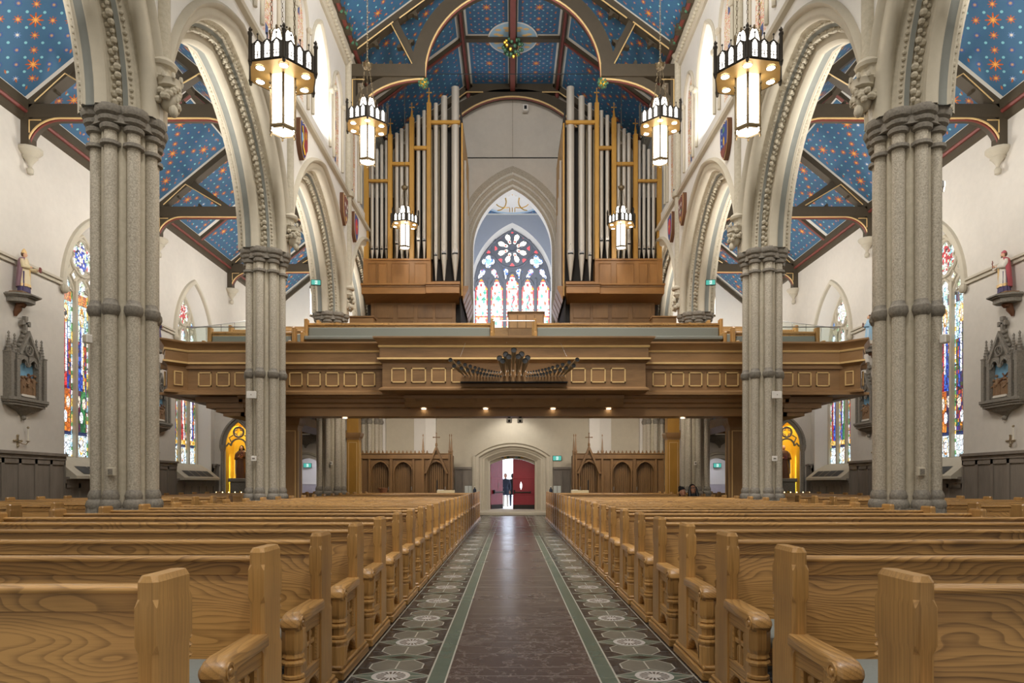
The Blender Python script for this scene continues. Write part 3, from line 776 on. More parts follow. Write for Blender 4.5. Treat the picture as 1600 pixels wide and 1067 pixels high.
# nave hammer-beam truss
def nave_truss(y, label):
    t = thing('roof_truss', label, 'roof truss', (0, y, 0), kind='thing'); Y = (-.17, .17)
    zs = 14.72; r0, r1 = 2.93, 3.40; N = 20
    for s in (-1, 1):
        m_ = MB(); bar(m_, (s*5.42, 15.62), (s*1.8, 18.32), .34, 1, -.2, .2, 'darkwood'); m_.build('rafter', t)
        m_ = MB(); m_.box(min(s*5.5, s*2.9), max(s*5.5, s*2.9), -.2, .2, 14.72, 15.12, 'darkwood'); m_.build('hammer_beam', t)
        m_ = MB(); a = [pi/2*k/N for k in range(N+1)]
        arcband(m_, [(s*r0*cos(q), zs+r0*sin(q)) for q in a], [(s*(r1+.25*max(0, cos(2*q-.2))**3*0)*cos(q), zs+r1*sin(q)) for q in a], -.16, .16, 'darkwood'); m_.build('arch_brace', t)
        m_ = MB(); bar(m_, (s*3.15, 15.0), (s*3.95, 16.62), .22, 1, -.14, .14, 'darkwood'); m_.build('strut', t)
        m_ = MB(); q = [pi/2*k/12 for k in range(13)]
        ci = [(s*(2.95+2.2*cos(v)), 13.35+1.33*sin(v)) for v in q]; co = [(s*(2.95+2.52*cos(v)), 13.35+min(1.42, 1.62*sin(v))) for v in q]
        arcband(m_, ci, co, -.14, .14, 'darkwood'); m_.box(min(s*5.2, s*5.47), max(s*5.2, s*5.47), -.16, .16, 13.3, 14.8, 'darkwood'); m_.build('wall_brace', t)
        m_ = MB()
        for yy in (-.18,):
            m_.tube([(s*(r0-.02)*cos(v), yy+.02, zs+(r0-.02)*sin(v)) for v in a], .03, 'gilt', 6); m_.tube([(s*(r0-.03)*cos(v), yy+.10, zs+(r0-.03)*sin(v)) for v in a], .035, 'maroon', 6)
            m_.tube([(c[0], yy+.04, c[1]-.02) for c in ci], .03, 'gilt', 6); m_.tube([(c[0], yy+.12, c[1]-.03) for c in ci], .035, 'maroon', 6)
            m_.tube([(s*5.2, yy-.03, 15.56), (s*3.95, yy-.03, 16.5)], .022, 'gilt', 5); m_.tube([(s*3.75, yy-.03, 16.62), (s*2.65, yy-.03, 17.42)], .022, 'gilt', 5)
            m_.tube([(s*3.34, yy, 15.14), (s*4.05, yy, 16.5)], .02, 'gilt', 5)
            m_.tube([(s*5.3, yy, 13.5), (s*5.3, yy, 14.62), (s*4.9, yy, 14.62)], .02, 'gilt', 5)
        m_.build('gilt_edging', t)
        sl = math.atan2(2.7, 3.6)
        for cp, ca, cr in (((s*4.6, 15.95), s*(pi-sl)+(pi if s > 0 else 0)*0+(0 if s > 0 else 2*pi) if s > 0 else sl+pi, .22), ((s*3.3, 16.93), pi-sl if s > 0 else sl+pi, .22), ((s*4.05, 15.12), 0, .2),
                           ((s*3.68, 15.82), math.atan2(1.62, .8*s)+(pi if s > 0 else 0), .2), ((s*3.46, 15.9), math.atan2(1.62, .8*s)+(0 if s > 0 else pi), .2)):
            m_ = MB(); cusp(m_, cp, ca, cr, -.1, .1); m_.build('carved_cusp', t)
        m_ = MB()
        for j in range(22):
            th = math.acos(1-2*(j+.5)/22); ph = j*2.4; m_.ball((s*2.98+.15*sin(th)*cos(ph), .15*sin(th)*sin(ph), 14.62+.15*cos(th)), .05, 'green', 6, 4)
        m_.ball((s*2.98, 0, 14.62), .15, 'gold', 10, 8); m_.build('boss', t)
    return t
_tt = nave_truss(22.7, 'dark hammer beam roof truss with gilt edged arched braces spanning the nave before the organ')
m_ = MB(); m_.tube([(-2.98, 0, 14.9), (2.98, 0, 14.9)], .012, 'black', 5); m_.build('tie_rod', _tt)
# collar truss against the west wall
t = thing('roof_truss', 'dark arched collar truss with gilt edge against the wall above the organ', 'roof truss', (0, 29.15, 0), kind='thing')
a = [radians(28+(180-56)*k/28) for k in range(29)]; R_ = 3.5; zc = 18.05-3.5-.32
m_ = MB(); arcband(m_, [(R_*cos(v), zc+R_*sin(v)) for v in a], [((R_+.3+.55*abs(cos(v))**3)*cos(v), zc+(R_+.3)*sin(v)+.25*abs(cos(v))) for v in a], -.15, .15, 'darkwood'); m_.build('arch_brace', t)
m_ = MB(); m_.tube([(R_*cos(v), -.14, zc+R_*sin(v)) for v in a], .035, 'gilt', 6); m_.tube([(R_*cos(v), -.05, zc+R_*sin(v)-.02) for v in a], .04, 'maroon', 6); m_.build('gilt_edging', t)
m_ = MB(); m_.box(-2.0, 2.0, -.15, .15, 17.92, 18.28, 'darkwood'); m_.build('collar', t)
for s in (-1, 1):
    m_ = MB(); bar(m_, (s*5.42, 15.62), (s*1.8, 18.3), .36, 1, -.15, .15, 'darkwood'); m_.build('rafter', t)
    m_ = MB(); m_.tube([(s*1.25, -.17, 17.9), (s*1.95, -.17, 17.9), (s*2.6, -.17, 17.45)], .025, 'gilt', 5); m_.lathe([(.10, 0), (.08, -.12), (.02, -.25)], (s*1.9, 0, 17.92), 'maroon', 8); m_.build('pendant', t)
# aisle trusses
def aisle_truss(s, y, k):
    nm = ['nearest, springing from a corbel above the bishop statue', 'middle, half hidden behind the nearest pillar', 'farthest, above the gallery'][k]
    t = thing('roof_truss', 'dark aisle roof truss on the %s, %s' % (SIDE[s], nm), 'roof truss', (s*RDG[0], y, 0), group='aisle roof trusses', kind='thing'); h = WX-RDG[0]
    m_ = MB(); m_.box(-h, h, -.15, .15, 10.12, 10.44, 'darkwood'); m_.build('tie_beam', t)
    for e in (-1, 1):
        m_ = MB(); bar(m_, (e*(h-.05), 10.42), (0, 12.58), .30, 1, -.15, .15, 'darkwood'); m_.build('rafter', t)
        m_ = MB(); bar(m_, (e*1.55, 11.30), (e*.12, 10.3), .20, 1, -.12, .12, 'darkwood'); m_.build('strut', t)
        m_ = MB(); q = [pi/2*v/10 for v in range(11)]
        ci = [(e*(h-.95+.80*cos(v)), 9.42+.70*sin(v)) for v in q]; co = [(e*(h-.95+.98*cos(v)), 9.42+min(.74, .95*sin(v))) for v in q]
        arcband(m_, ci, co, -.13, .13, 'darkwood'); m_.box(min(e*(h-.2), e*h), max(e*(h-.2), e*h), -.14, .14, 9.4, 10.2, 'darkwood'); m_.build('wall_brace', t)
        m_ = MB(); m_.tube([(c[0], -.12, c[1]-.01) for c in ci]+[(0, -.12, 10.10)], .022, 'gilt', 5); m_.tube([(c[0], -.05, c[1]-.02) for c in ci]+[(0, -.05, 10.09)], .03, 'maroon', 5)
        m_.tube([(e*(h-.35), -.15, 10.5), (e*1.62, -.15, 11.17), (e*.45, -.15, 10.48)], .018, 'gilt', 5)
        m_.tube([(e*(h-.22), -.15, 9.75), (e*(h-.22), -.15, 10.05), (e*(h-.5), -.15, 10.05)], .016, 'gilt', 5); m_.build('gilt_edging', t)
        sl = math.atan2(2.16, h); m_ = MB(); cusp(m_, (e*1.95, 10.86), pi-sl if e > 0 else pi+sl, .14, -.08, .08); m_.build('carved_cusp', t); m_ = MB(); cusp(m_, (e*1.2, 10.44), 0, .14, -.08, .08); m_.build('carved_cusp', t)
    for e in ((s,) if True else ()):
        m_ = MB(); m_.lathe([(.0, -.62), (.07, -.58), (.08, -.48), (.04, -.42), (.05, -.36), (.14, -.22), (.17, -.2), (.16, -.16), (.24, -.08), (.27, -.04), (.27, .02), (.0, .02)], (e*(h-.14), 0, 9.4), 'stone_l', 14); m_.build('corbel', t)
for s in (-1, 1):
    for k, y in enumerate((16.6, 22.7, 28.6)): aisle_truss(s, y, k)
# eaves bosses along the nave cornice
b0 = MB()
for j in range(14):
    a_ = j*2.4; b0.ball((.10*cos(a_)*(j % 3+1)/3, .15*sin(a_)*(j % 3+1)/3, .05*cos(j*1.7)), .055, 'green' if j % 3 else 'gold', 6, 4)
b0.box(-.1, .1, -.13, .13, -.12, .1, 'darkwood'); b0 = b0.build('eaves_boss'); fst = True
for s in (-1, 1):
    for k, y in enumerate((19.9, 20.62, 21.35, 22.08)):
        o = b0 if fst else b0.copy()
        if not fst: COL.objects.link(o)
        fst = False; o.location = (s*(NF-.28), y, 15.5)
        tag(o, 'green and gold carved boss on the %s eaves, %s from the hammer beam truss' % (SIDE[s], ORD(4-k)), 'boss', 'carved bosses along the eaves')
# painted roundel and boss on the collar ceiling
t = thing('ceiling_roundel', 'pale blue painted roundel with gold leaves and green boss on the nave ceiling', 'ceiling roundel', (0, 26.0, 17.9))
m_ = MB(); m_.lathe([(.95, .33), (.95, .355), (.0, .355)], (0, 0, 0), 'ltblue', 40); m_.lathe([(.95, .328), (.90, .326)], (0, 0, 0), 'white', 40, caps=False); m_.build('disc', t)
m_ = MB()
for k in range(8):
    a_ = k*pi/4+pi/8
    for j in range(3): m_.ball((.5*cos(a_)+.16*j*cos(a_+.9*(j-1)), .5*sin(a_)+.16*j*sin(a_+.9*(j-1)), .32), .1, 'gilt', 8, 4, (1.2, .7, .06))
m_.build('gold_leaves', t)
m_ = MB(); m_.ball((0, 0, 0), .2, 'darkwood', 10, 8, (1, 1, .8))
for j in range(34):
    th = math.acos(1-2*(j+.5)/34); m_.ball((.36*sin(th)*cos(j*2.4), .3*sin(th)*sin(j*2.4), .3*cos(th)), .075, 'green' if j % 4 else 'gold', 6, 4)
m_.build('boss', t)
# ------------------------------------------------------------ west wall with tower arch and entrance
def dpath(t):                                           # doorway outline, t from 0 (inner) to .7 (outer)
    a = 1.0+t*1.03; R = 2.1+t*.86; zc = .41; th = math.asin(a/R)
    arc = [(R*sin(th*k/10), zc+R*cos(th*k/10)) for k in range(-10, 11)]
    return [(-a, .12)]+arc+[(a, .12)]
mb = MB(); F = lambda u, z: (u, WY, z)
da = dpath(.66); spz = da[1][1]
wallstrip(mb, F, -6.6, 6.6, 0, 5.6, [(0, .0, [(u, z-spz) for u, z in da[1:-1]], spz)], 'stone_l')
TA = dict(a=1.72, h=2.65); TZ = 11.5
to = parch(1.72, 2.65, .8, 18)
wallstrip(mb, F, -6.6, 6.6, 5.6, 19.5, [(0, 5.6, to, TZ)], 'plaster')
mb.box(-2.52, 2.52, WY-.02, WY, 12.65+2.68, 12.65+2.72, 'dark'); mb.box(-.015, .015, WY-.015, WY, 15.37, 17.9, 'stone_s')
struct(mb.build('wall_west', recalc=False))
mb = MB(); prof = [(0, .8), (-.05, .78), (-.05, .52), (.08, .47), (.10, .33), (.2, .28), (.22, .15), (.34, .1), (.36, 0), (.85, 0)]
cur = [parch(1.72, 2.65, t, 18) for _, t in prof]
legs = lambda c: [(c[0][0], 5.4-TZ)]+c+[(c[-1][0], 5.4-TZ)]
cur = [legs(c) for c in cur]
mb.loft([[(cur[j][i][0], WY+w, TZ+cur[j][i][1]) for j, (w, t) in enumerate(prof)] for i in range(len(cur[0]))], ['stone_s']*8+['plaster_w'], False)
o = mb.build('tower_arch', recalc=False); struct(o)
# tower chamber behind the arch
mb = MB(); TY = 35.5
mb.box(-3.7, -3.5, WY+.6, TY, 5, 15.5, 'tower'); mb.box(3.5, 3.7, WY+.6, TY, 5, 15.5, 'tower')
wo = parch(2.15, 3.24, 0, 16); WZ = 11.6
wallstrip(mb, lambda u, z: (u, TY, z), -3.6, 3.6, 5, 15.5, [(0, 7.2, wo, WZ)], 'tower')
inn = parch(2.0, 3.0, 0, 16)
o1 = [(-2.15, TY, 7.2)]+[(u, TY, WZ+z) for u, z in wo]+[(2.15, TY, 7.2)]; o2 = [(-2.0, TY+.36, 7.5)]+[(u, TY+.36, WZ+z) for u, z in inn]+[(2.0, TY+.36, 7.5)]
mb.loft([o1, o2], 'white', True, False)
mb.box(-3.6, 3.6, WY+.8, TY, 15.25, 15.4, 'white'); struct(mb.build('wall_tower', recalc=False))
mb = PB(); mb.panel((-3.5, WY+.8, 15.24), (3.5, WY+.8, 15.24), (3.5, TY-.02, 15.24), (-3.5, TY-.02, 15.24), 'stars_flat'); struct(mb.build('ceiling_tower', recalc=False))
t = thing('ceiling_roundel', 'pale blue roundel with gold scrolls on the tower ceiling beyond the arch', 'ceiling roundel', (0, 33.7, 15.2))
m_ = MB(); m_.lathe([(1.55, .0), (1.55, .03)], (0, 0, 0), 'white', 48); m_.lathe([(1.5, -.008), (1.38, -.008)], (0, 0, 0), 'ltblue', 48, caps=False); m_.build('disc', t, recalc=False)
m_ = MB()
for s in (-1, 1):
    m_.tube([(s*(.75-.45*cos(a*pi/8)), .9*sin(a*pi/8)*1.2-.0, 0) for a in range(-4, 5)], .035, 'gold', 5); m_.tube([(s*(.35+.5*cos(a*pi/8)), -.0+.75*sin(a*pi/8), 0) for a in range(-5, 6)], .03, 'gold', 5)
    for k in (-1, 0, 1): m_.tube([(k*.13, s*.75, 0), (k*.13, s*1.25, 0)], .025, 'gold', 5)
m_.build('gold_scrolls', t)
# west window
t = bpy.data.objects.new('window_5', None); COL.objects.link(t); struct(t)
LX = [-1.62, -.81, 0, .81, 1.62]; LT = [12.0, 12.0, 12.25, 12.0, 12.0]; RZ = 13.62; RR = .97; XW = TY+.34
def wcls(u, z):
    R = (2.0**2+3.0**2)/4.0; c0 = R-2.0
    if abs(u) > 2 or (z > WZ and hypot(abs(u)+c0, z-WZ) > R): return None
    r = hash2(floor(u*13), floor(z*13)); Wh = lambda: bandcol(PALL['white'], r)
    for i, c in enumerate(LX):
        q = (u-c)/.32
        if abs(q) < 1 and z < LT[i]:
            tz = LT[i]-.55
            if z > tz:
                dz = (z-tz)/.55
                ok = (hypot(q, (z-tz-.02)/.24) < 1.0) or (abs(q) < .42 and hypot(q/.42, (dz-.45)/.55) < 1)
                if not ok: return 's'
                e = hypot(q/.75, (dz-.25)/.6)
                return bandcol([PALL['gold'][0], PALL['red'][1]], hash2(floor(q*6), floor(dz*8))) if e > .85 else (PALL['red'][1] if abs(q) < .2 and abs(dz-.45) < .12 else (1, 1, 1))
            if abs(q) > .82: return bandcol([PALL['red'][1], PALL['gold'][0], (1, .95, .7), PALL['red'][3]], hash2(0, floor(z*11)))
            if abs(z-10.05) < .05 or abs(z-11.5) < .03: return bandcol([PALL['red'][1], PALL['gold'][2]], hash2(floor(q*6), 1))
            n = sin(u*9.1+z*4.3+i*2.2)*sin(z*5.7-u*6+i); 
            if z < 8.6 and n > .2 and abs(q) < .5: return hexc('d02a48')
            if 10.9 < z < 11.35 and i in (0, 1) and n > .1: return hexc('3fa68c')
            if 10.4 < z < 11.2 and i in (2, 3) and abs(q-.1+.5*sin(z*9)*.4) < .16: return hexc('c8324a') if r < .6 else hexc('3f9a92')
            if n > .78: return hexc('5fb0a0')
            if n < -.8: return hexc('e06a4a')
            return Wh()
    d = hypot(u, z-RZ)
    if d < RR:
        a = math.atan2(z-RZ, u); k = (a/(pi/4)-.5); ph = (k-round(k))*pi/4; x, y = d*cos(ph), d*sin(ph)
        w = .03+.11*(x-.25)/.5
        if .26 < x < .80 and abs(y) < (.085 if x < .42 else .06 if x < .47 else .125 if x < .72 else .07): return hexc('d5352f') if abs(x-.38) < .04 and abs(y) < .05 else (1, .96, .82)
        k2 = (a/(pi/4)); ph2 = (k2-round(k2))*pi/4; x2, y2 = d*cos(ph2), d*sin(ph2)
        if .78 < x2 < .92 and abs(y2) < .12*(x2-.74)/.16: return PALL['red'][3] if False else hexc('e04a50')
        return 's'
    for sg in (-1, 1):
        q, zz = u-sg*1.26, z-12.93
        if foil(q, zz, 4, .20, .14, 0): return hexc('8fd0e6') if hypot(q, zz) < .14 else (1, 1, 1) if r < .75 else hexc('4f7fd0')
        for c in (-.34, .34):
            q2 = u-sg*1.26-c; z2 = z-12.3; qq = q2*cos(.5*(1 if c < 0 else -1))-z2*sin(.5*(1 if c < 0 else -1)); zq = q2*sin(.5*(1 if c < 0 else -1))+z2*cos(.5*(1 if c < 0 else -1))
            if hypot(qq/.13, (zq-.08)/.17) < 1 or hypot(qq/.09, (zq+.14)/.18) < 1: return (1, 1, 1) if r < .7 else hexc('4a78d8') if r < .92 else hexc('c23a4a')
        q2 = u-sg*.32; z2 = z-12.32
        if hypot((q2-sg*.05)/.16, (z2-.10)/.12) < 1 or hypot(q2/.09, (z2+.10)/.24) < 1: return (1, 1, 1) if r < .65 else hexc('3f70d0')
        if abs(u-sg*1.26)/.11+abs(z-13.42)/.12 < 1 and z > 13.36: return hexc('e04a50')
    return 's'
glass_mesh('g', lambda u, z, d: (u, XW+d, z), -2.02, 2.02, 7.6, 14.7, .03, wcls, t, 'sglass_w', 'tracery')
m_ = MB(); Pq = lambda u, z: (u, XW-.02, z)
for u in (-1.215, -.405, .405, 1.215): m_.box(u-.06, u+.06, XW-.12, XW+.02, 7.5, 12.0, 'tracery')
for i, c in enumerate(LX): m_.tube([Pq(c+u, LT[i]-.62+z) for u, z in parch(.36, .68, .02, 7)], .045, 'tracery', 6)
for r_ in (RR+.06, .2): m_.tube([Pq(r_*cos(a*pi/20), RZ+r_*sin(a*pi/20)) for a in range(40)], .05, 'tracery', 6, True)
for k in range(8):
    a0 = pi/8+k*pi/4
    for sg in (-1, 1): m_.tube([Pq(x*cos(a0)-sg*y*sin(a0), RZ+x*sin(a0)+sg*y*cos(a0)) for x, y in ((.22, .05), (.34, .11), (.45, .09), (.58, .15), (.72, .14), (.84, .0))], .02, 'tracery', 5)
for sg in (-1, 1):
    m_.tube([Pq(sg*1.26+.36*cos(a*pi/12), 12.93+.36*sin(a*pi/12)) for a in range(24)], .035, 'tracery', 5, True)
    m_.tube([Pq(sg*1.215+u, 12.0+z) for u, z in parch(.80, 1.32, 0, 9)], .05, 'tracery', 6)
m_.tube([Pq(u, WZ+z) for u, z in parch(1.96, 2.94, 0, 14)], .06, 'tracery', 6)
m_.build('tracery', t)
# entrance surround
mb = MB(); prof = [(0, .66), (-.06, .70), (-.06, .62), (.02, .56), (.02, .46), (.18, .40), (.20, .32), (.24, .30), (.26, .22), (.34, .18), (.38, .12), (.52, .06), (.54, 0), (1.0, 0)]
cur = [dpath(t) for _, t in prof]
mb.loft([[(cur[j][i][0], WY+w, cur[j][i][1]) for j, (w, t) in enumerate(prof)] for i in range(len(cur[0]))], 'stone_l', False); 
mb.box(-1.75, -1.0, WY-.08, WY+.3, 0.1, .16, 'stone_l'); mb.box(1.0, 1.75, WY-.08, WY+.3, .1, .16, 'stone_l')
mb.box(-3, -.99, WY+1.0, WY+1.2, 0, 3.4, 'stone_l'); mb.box(.99, 3, WY+1.0, WY+1.2, 0, 3.4, 'stone_l'); mb.box(-1, 1, WY+1.0, WY+1.2, 2.52, 3.4, 'stone_l')
struct(mb.build('trim_3', recalc=False))
mb = MB(); mb.box(-1.5, 1.5, 27.6, 31.4, 0, .13, 'stone_l'); struct(mb.build('floor_step', bevel=.02))
DW = .98; DY = WY+1.05
def leaf_top(x): return 1.98+.27*(1-(x/1.0)**2)
def door_leaf(name, label, hx, sg, ang):
    t = thing(name, label, 'door', (hx, DY, .14), ang, kind='structure')
    def poly(x0, x1, zlo, inset=0):
        pts = [(x0, zlo)]+[(x0+(x1-x0)*k/8, leaf_top(hx+x0+(x1-x0)*k/8)-inset) for k in range(9)]+[(x1, zlo)]
        return pts
    m_ = MB(); n = 11
    for k in range(n):
        a, b = k*DW/n, (k+1)*DW/n
        x0, x1 = (-(b-.006)*1, -(a+.006)) if sg > 0 else (a+.006, b-.006)
        m_.prism(poly(x0, x1, .0), 1, -.03, .03, 'doorred')
    x0, x1 = (-DW, 0) if sg > 0 else (0, DW)
    m_.prism(poly(x0, x1, .0, .0), 1, -.015, .02, 'doorred'); m_.build('boards', t)
    m_ = MB()
    for z in (1.38, 1.42): pass
    m_.box(x0, x1, -.045, -.02, 1.36, 1.42, 'doorred'); m_.box(x0, x1, -.045, -.02, .62, .67, 'doorred'); m_.build('rail', t, bevel=.008)
    m_ = MB(); m_.box(x0+.02, x1-.02, -.05, -.03, .01, .2, 'dark'); m_.build('kick_plate', t)
    c = -.62 if sg > 0 else .62
    m_ = MB(); m_.prism([(c-.05, 1.0), (c, .86), (c+.05, 1.0), (c+.05, 1.1), (c, 1.24), (c-.05, 1.1)], 1, -.036, .036, 'vision' if sg > 0 else 'maroon'); m_.build('vision_panel', t, label='bright pointed vision panel' if sg > 0 else 'dark pointed vision panel')
    m_ = MB(); a, b = (x0+.05, x0+.78) if sg > 0 else (x1-.78, x1-.05)
    m_.tube([(a, -.10, .76), (b, -.10, .76)], .028, 'iron', 8); m_.box(a-.02, a+.05, -.11, -.03, .69, .86, 'black'); m_.box(b-.03, b+.02, -.11, -.03, .72, .80, 'black'); m_.build('push_bar', t)
    return t
door_leaf('door_1', 'closed dark red arched door leaf with black push bar, right half of the entrance', 1.0, 1, 0)
door_leaf('door_2', 'open dark red arched door leaf letting in daylight, left half of the entrance', -1.0, -1, radians(57))
mb = MB()
for x in range(-10, 10):
    a, b = x/10, (x+1)/10
    for yy in (DY-.06, DY+.06): mb.quad((a, yy, leaf_top(a)+.145), (b, yy, leaf_top(b)+.145), (b, yy, 2.8), (a, yy, 2.8), 'stone_l')
    mb.quad((a, DY-.06, leaf_top(a)+.145), (b, DY-.06, leaf_top(b)+.145), (b, DY+.06, leaf_top(b)+.145), (a, DY+.06, leaf_top(a)+.145), 'stone_l')

for k in range(8):
    if k in (3, 4): continue
    mb.box(-.5+k*.125, -.4+k*.125, DY-.09, DY-.065, 2.43, 2.50, ['bluep', 'gold', 'green', 'skyblue', 'rose', 'ltblue', 'green', 'gold'][k])
struct(mb.build('trim_4', recalc=False))
# pavement outside
mb = MB(); mb.box(-14, 14, 31.2, 70, -.2, .05, 'snow'); struct(mb.build('ground_outside'))
# ------------------------------------------------------------ aisle end walls, niche walls and side doorways
for s in (-1, 1):
    def B(m, xa, xb, *r): m.box(min(s*xa, s*xb), max(s*xa, s*xb), *r)
    mb = MB()
    F = lambda u, z: (s*u, WY, z)
    aa = sarch(.66, .38, 0, 8)
    wallstrip(mb, F, 6.5, 9.85, 0, 4.4, [(8.93, 0, aa, 2.02)], 'plaster')
    # niche wall standing forward, with pointed opening
    na = parch(.50, .95, 0, 10); nx = 10.95; NYY = 27.25
    wallstrip(mb, lambda u, z: (s*u, NYY, z), 9.82, WX, 0, 4.4, [(nx, .25, na, 2.78)], 'plaster')
    B(mb, 9.82, 9.86, NYY, WY, 0, 4.4, 'plaster')
    # upper end wall of the aisle
    mb.add([(s*AF, EY, 4), (s*WX, EY, 4), (s*WX, EY, EAV), (s*RDG[0], EY, RDG[1]), (s*AF, EY, EAV)], [(0, 1, 2, 3, 4)], 'plaster_w')
    mb.prism([(s*WX, EAV-.1), (s*RDG[0], RDG[1]-.1), (s*RDG[0], RDG[1]-.32), (s*WX, EAV-.32)], 1, EY-.12, EY, 'darkwood'); mb.prism([(s*AF, EAV-.1), (s*RDG[0], RDG[1]-.1), (s*RDG[0], RDG[1]-.32), (s*AF, EAV-.32)], 1, EY-.12, EY, 'darkwood')
    struct(mb.build('wall_end_'+SIDE[s], recalc=False))
    # doorway surround and lit lobby
    mb = MB(); pr = [(0, .26), (-.06, .25), (-.06, .16), (.05, .12), (.07, .06), (.2, 0), (.5, 0)]
    cv = []
    for _, t_ in pr:
        c = sarch(.66, .38, t_, 8); cv.append([(c[0][0], -2.02)]+c+[(c[-1][0], -2.02)])
    mb.loft([[(s*8.93+cv[j][i][0], WY+w, 2.02+cv[j][i][1]) for j, (w, t_) in enumerate(pr)] for i in range(len(cv[0]))], 'stone_l', False)
    struct(mb.build('trim_%d' % (5 if s < 0 else 6), recalc=False))
    mb = MB(); B(mb, 7.5, 10.3, 32.6, 32.7, 0, 3, 'white'); B(mb, 7.4, 7.5, WY+.3, 32.7, 0, 3, 'white'); B(mb, 10.2, 10.3, WY+.3, 32.7, 0, 3, 'white'); B(mb, 7.4, 10.3, WY+.3, 32.7, 2.9, 3, 'white')
    B(mb, 7.5, 10.2, 32.55, 32.6, 0, 1.25, 'mauve_l'); B(mb, 7.5, 10.2, 32.53, 32.6, 1.25, 1.29, 'white'); struct(mb.build('wall_lobby_'+SIDE[s]))
    light('lobby_light', 'AREA', (s*8.9, 31.4, 2.85), 24, (.85, .85, 1), .8, (s*8.9, 31.4, 0))
    # small wainscot beside niche and at the west wall
    mb = MB(); B(mb, 11.72, WX, NYY-.06, NYY, 0, 2.0, 'wains'); B(mb, 9.86, 10.02, NYY-.06, NYY, 0, 2.0, 'wains'); B(mb, 11.68, WX, NYY-.12, NYY, 1.98, 2.05, 'wains')
    B(mb, 1.75, 2.5, WY-.06, WY, 0, 1.92, 'wains'); B(mb, 1.75, 2.5, WY-.14, WY, 1.90, 2.0, 'wains')
    for k in range(3): B(mb, 1.77+k*.33, 1.83+k*.33, WY-.09, WY, .15, 1.82, 'wains')
    struct(mb.build('baseboard_west_'+SIDE[s]))
    # pale pilaster strips beside the confessional
    mb = MB(); B(mb, 3.3, 3.75, WY-.12, WY, 0, 4.4, 'white'); B(mb, 3.75, 4.25, WY-.05, WY, 0, 4.4, 'plaster_w'); struct(mb.build('trim_%d' % (7 if s < 0 else 8)))

# niches with gold mosaic
def niche(s, label):
    nx, y = s*10.95, 27.25; A_, H_, ZS = .50, .95, 2.78
    t = thing('wall_niche', label, 'niche', (nx, y, 0))
    m_ = MB(); na = parch(A_, H_, 0, 10)
    out = [(-A_, 0, .25)]+[(u, 0, ZS+z) for u, z in na]+[(A_, 0, .25)]; inn = [(u*.96, .75, z) for u, _, z in out]
    m_.loft([out, inn], 'goldmosaic', True, False); m_.add(inn, [tuple(range(len(inn)))], 'goldmosaic'); m_.build('gold_mosaic_lining', t, recalc=False)
    m_ = MB(); pr = [(0, .0), (-.05, .02), (-.08, .07), (-.06, .11), (-.12, .14), (-.12, .21), (0, .23)]
    cv = [parch(A_, H_, q, 10) for _, q in pr]
    m_.loft([[(cv[j][i][0], w, ZS+cv[j][i][1]) for j, (w, q) in enumerate(pr)] for i in range(21)], 'stone_d', False); m_.build('hood_mould', t, recalc=False)
    for e in (-1, 1):
        m_ = MB(); m_.lathe([(.12, .1), (.12, .7), (.09, .78), (.075, .84), (.075, 2.55), (.10, 2.62), (.12, 2.7), (.13, 2.82)], (e*.60, -.05, 0), 'stone_d', 12); m_.build('colonnette', t)
    m_ = MB()
    m_.tube([(.20*cos(a*pi/12), .04, 3.34+.20*sin(a*pi/12)) for a in range(24)], .035, 'stone_d', 6, True)
    for k in range(4):
        a0 = k*pi/2; m_.tube([(.095*cos(a0)+.075*cos(a0+b), .04, 3.34+.095*sin(a0)+.075*sin(a0+b)) for b in [x*.5-2 for x in range(9)]], .016, 'stone_d', 5)
    m_.tube([(.30*cos(a*pi/10), .04, 2.80+.28*sin(a*pi/10)) for a in range(11)], .035, 'stone_d', 6)
    for e in (-1, 1): m_.tube([(e*.49, .04, 2.78), (e*.40, .04, 2.90), (e*.30, .04, 2.80)], .035, 'stone_d', 6); m_.tube([(e*.30, .04, 2.95), (e*.38, .04, 3.12), (e*.22, .04, 3.22)], .025, 'stone_d', 6)
    m_.build('cusped_tracery', t)
    m_ = MB(); m_.box(-.36, .36, .05, .7, .25, 1.35, 'stone_d'); m_.box(-.42, .42, .0, .7, 1.35, 1.5, 'stone_d'); m_.box(-.40, .40, .02, .7, .25, .4, 'stone_d'); m_.build('pedestal', t, bevel=.02)
    m_ = MB(); m_.lathe([(.05, 0), (.02, .01)], (0, 0, 0), 'gold', 10); o = m_.build('gold_emblem', t); o.location = (.06, .045, .95); o.rotation_euler = (pi/2, 0, 0)
    light('niche_light', 'AREA', (nx, y+.2, 3.6), 9, (1, .9, .7), .3, (nx, y+.5, 1.5))
    for e in (-.45, .45): light('niche_strip', 'AREA', (nx+e, y+.3, 1.6), 3.5, (1, .9, .7), .06, (nx+e*.9, y+.75, 1.6), 1.6)
niche(-1, 'gold mosaic niche with pointed hood behind the second left pillar'); niche(1, 'gold mosaic niche with pointed hood behind the second right pillar')
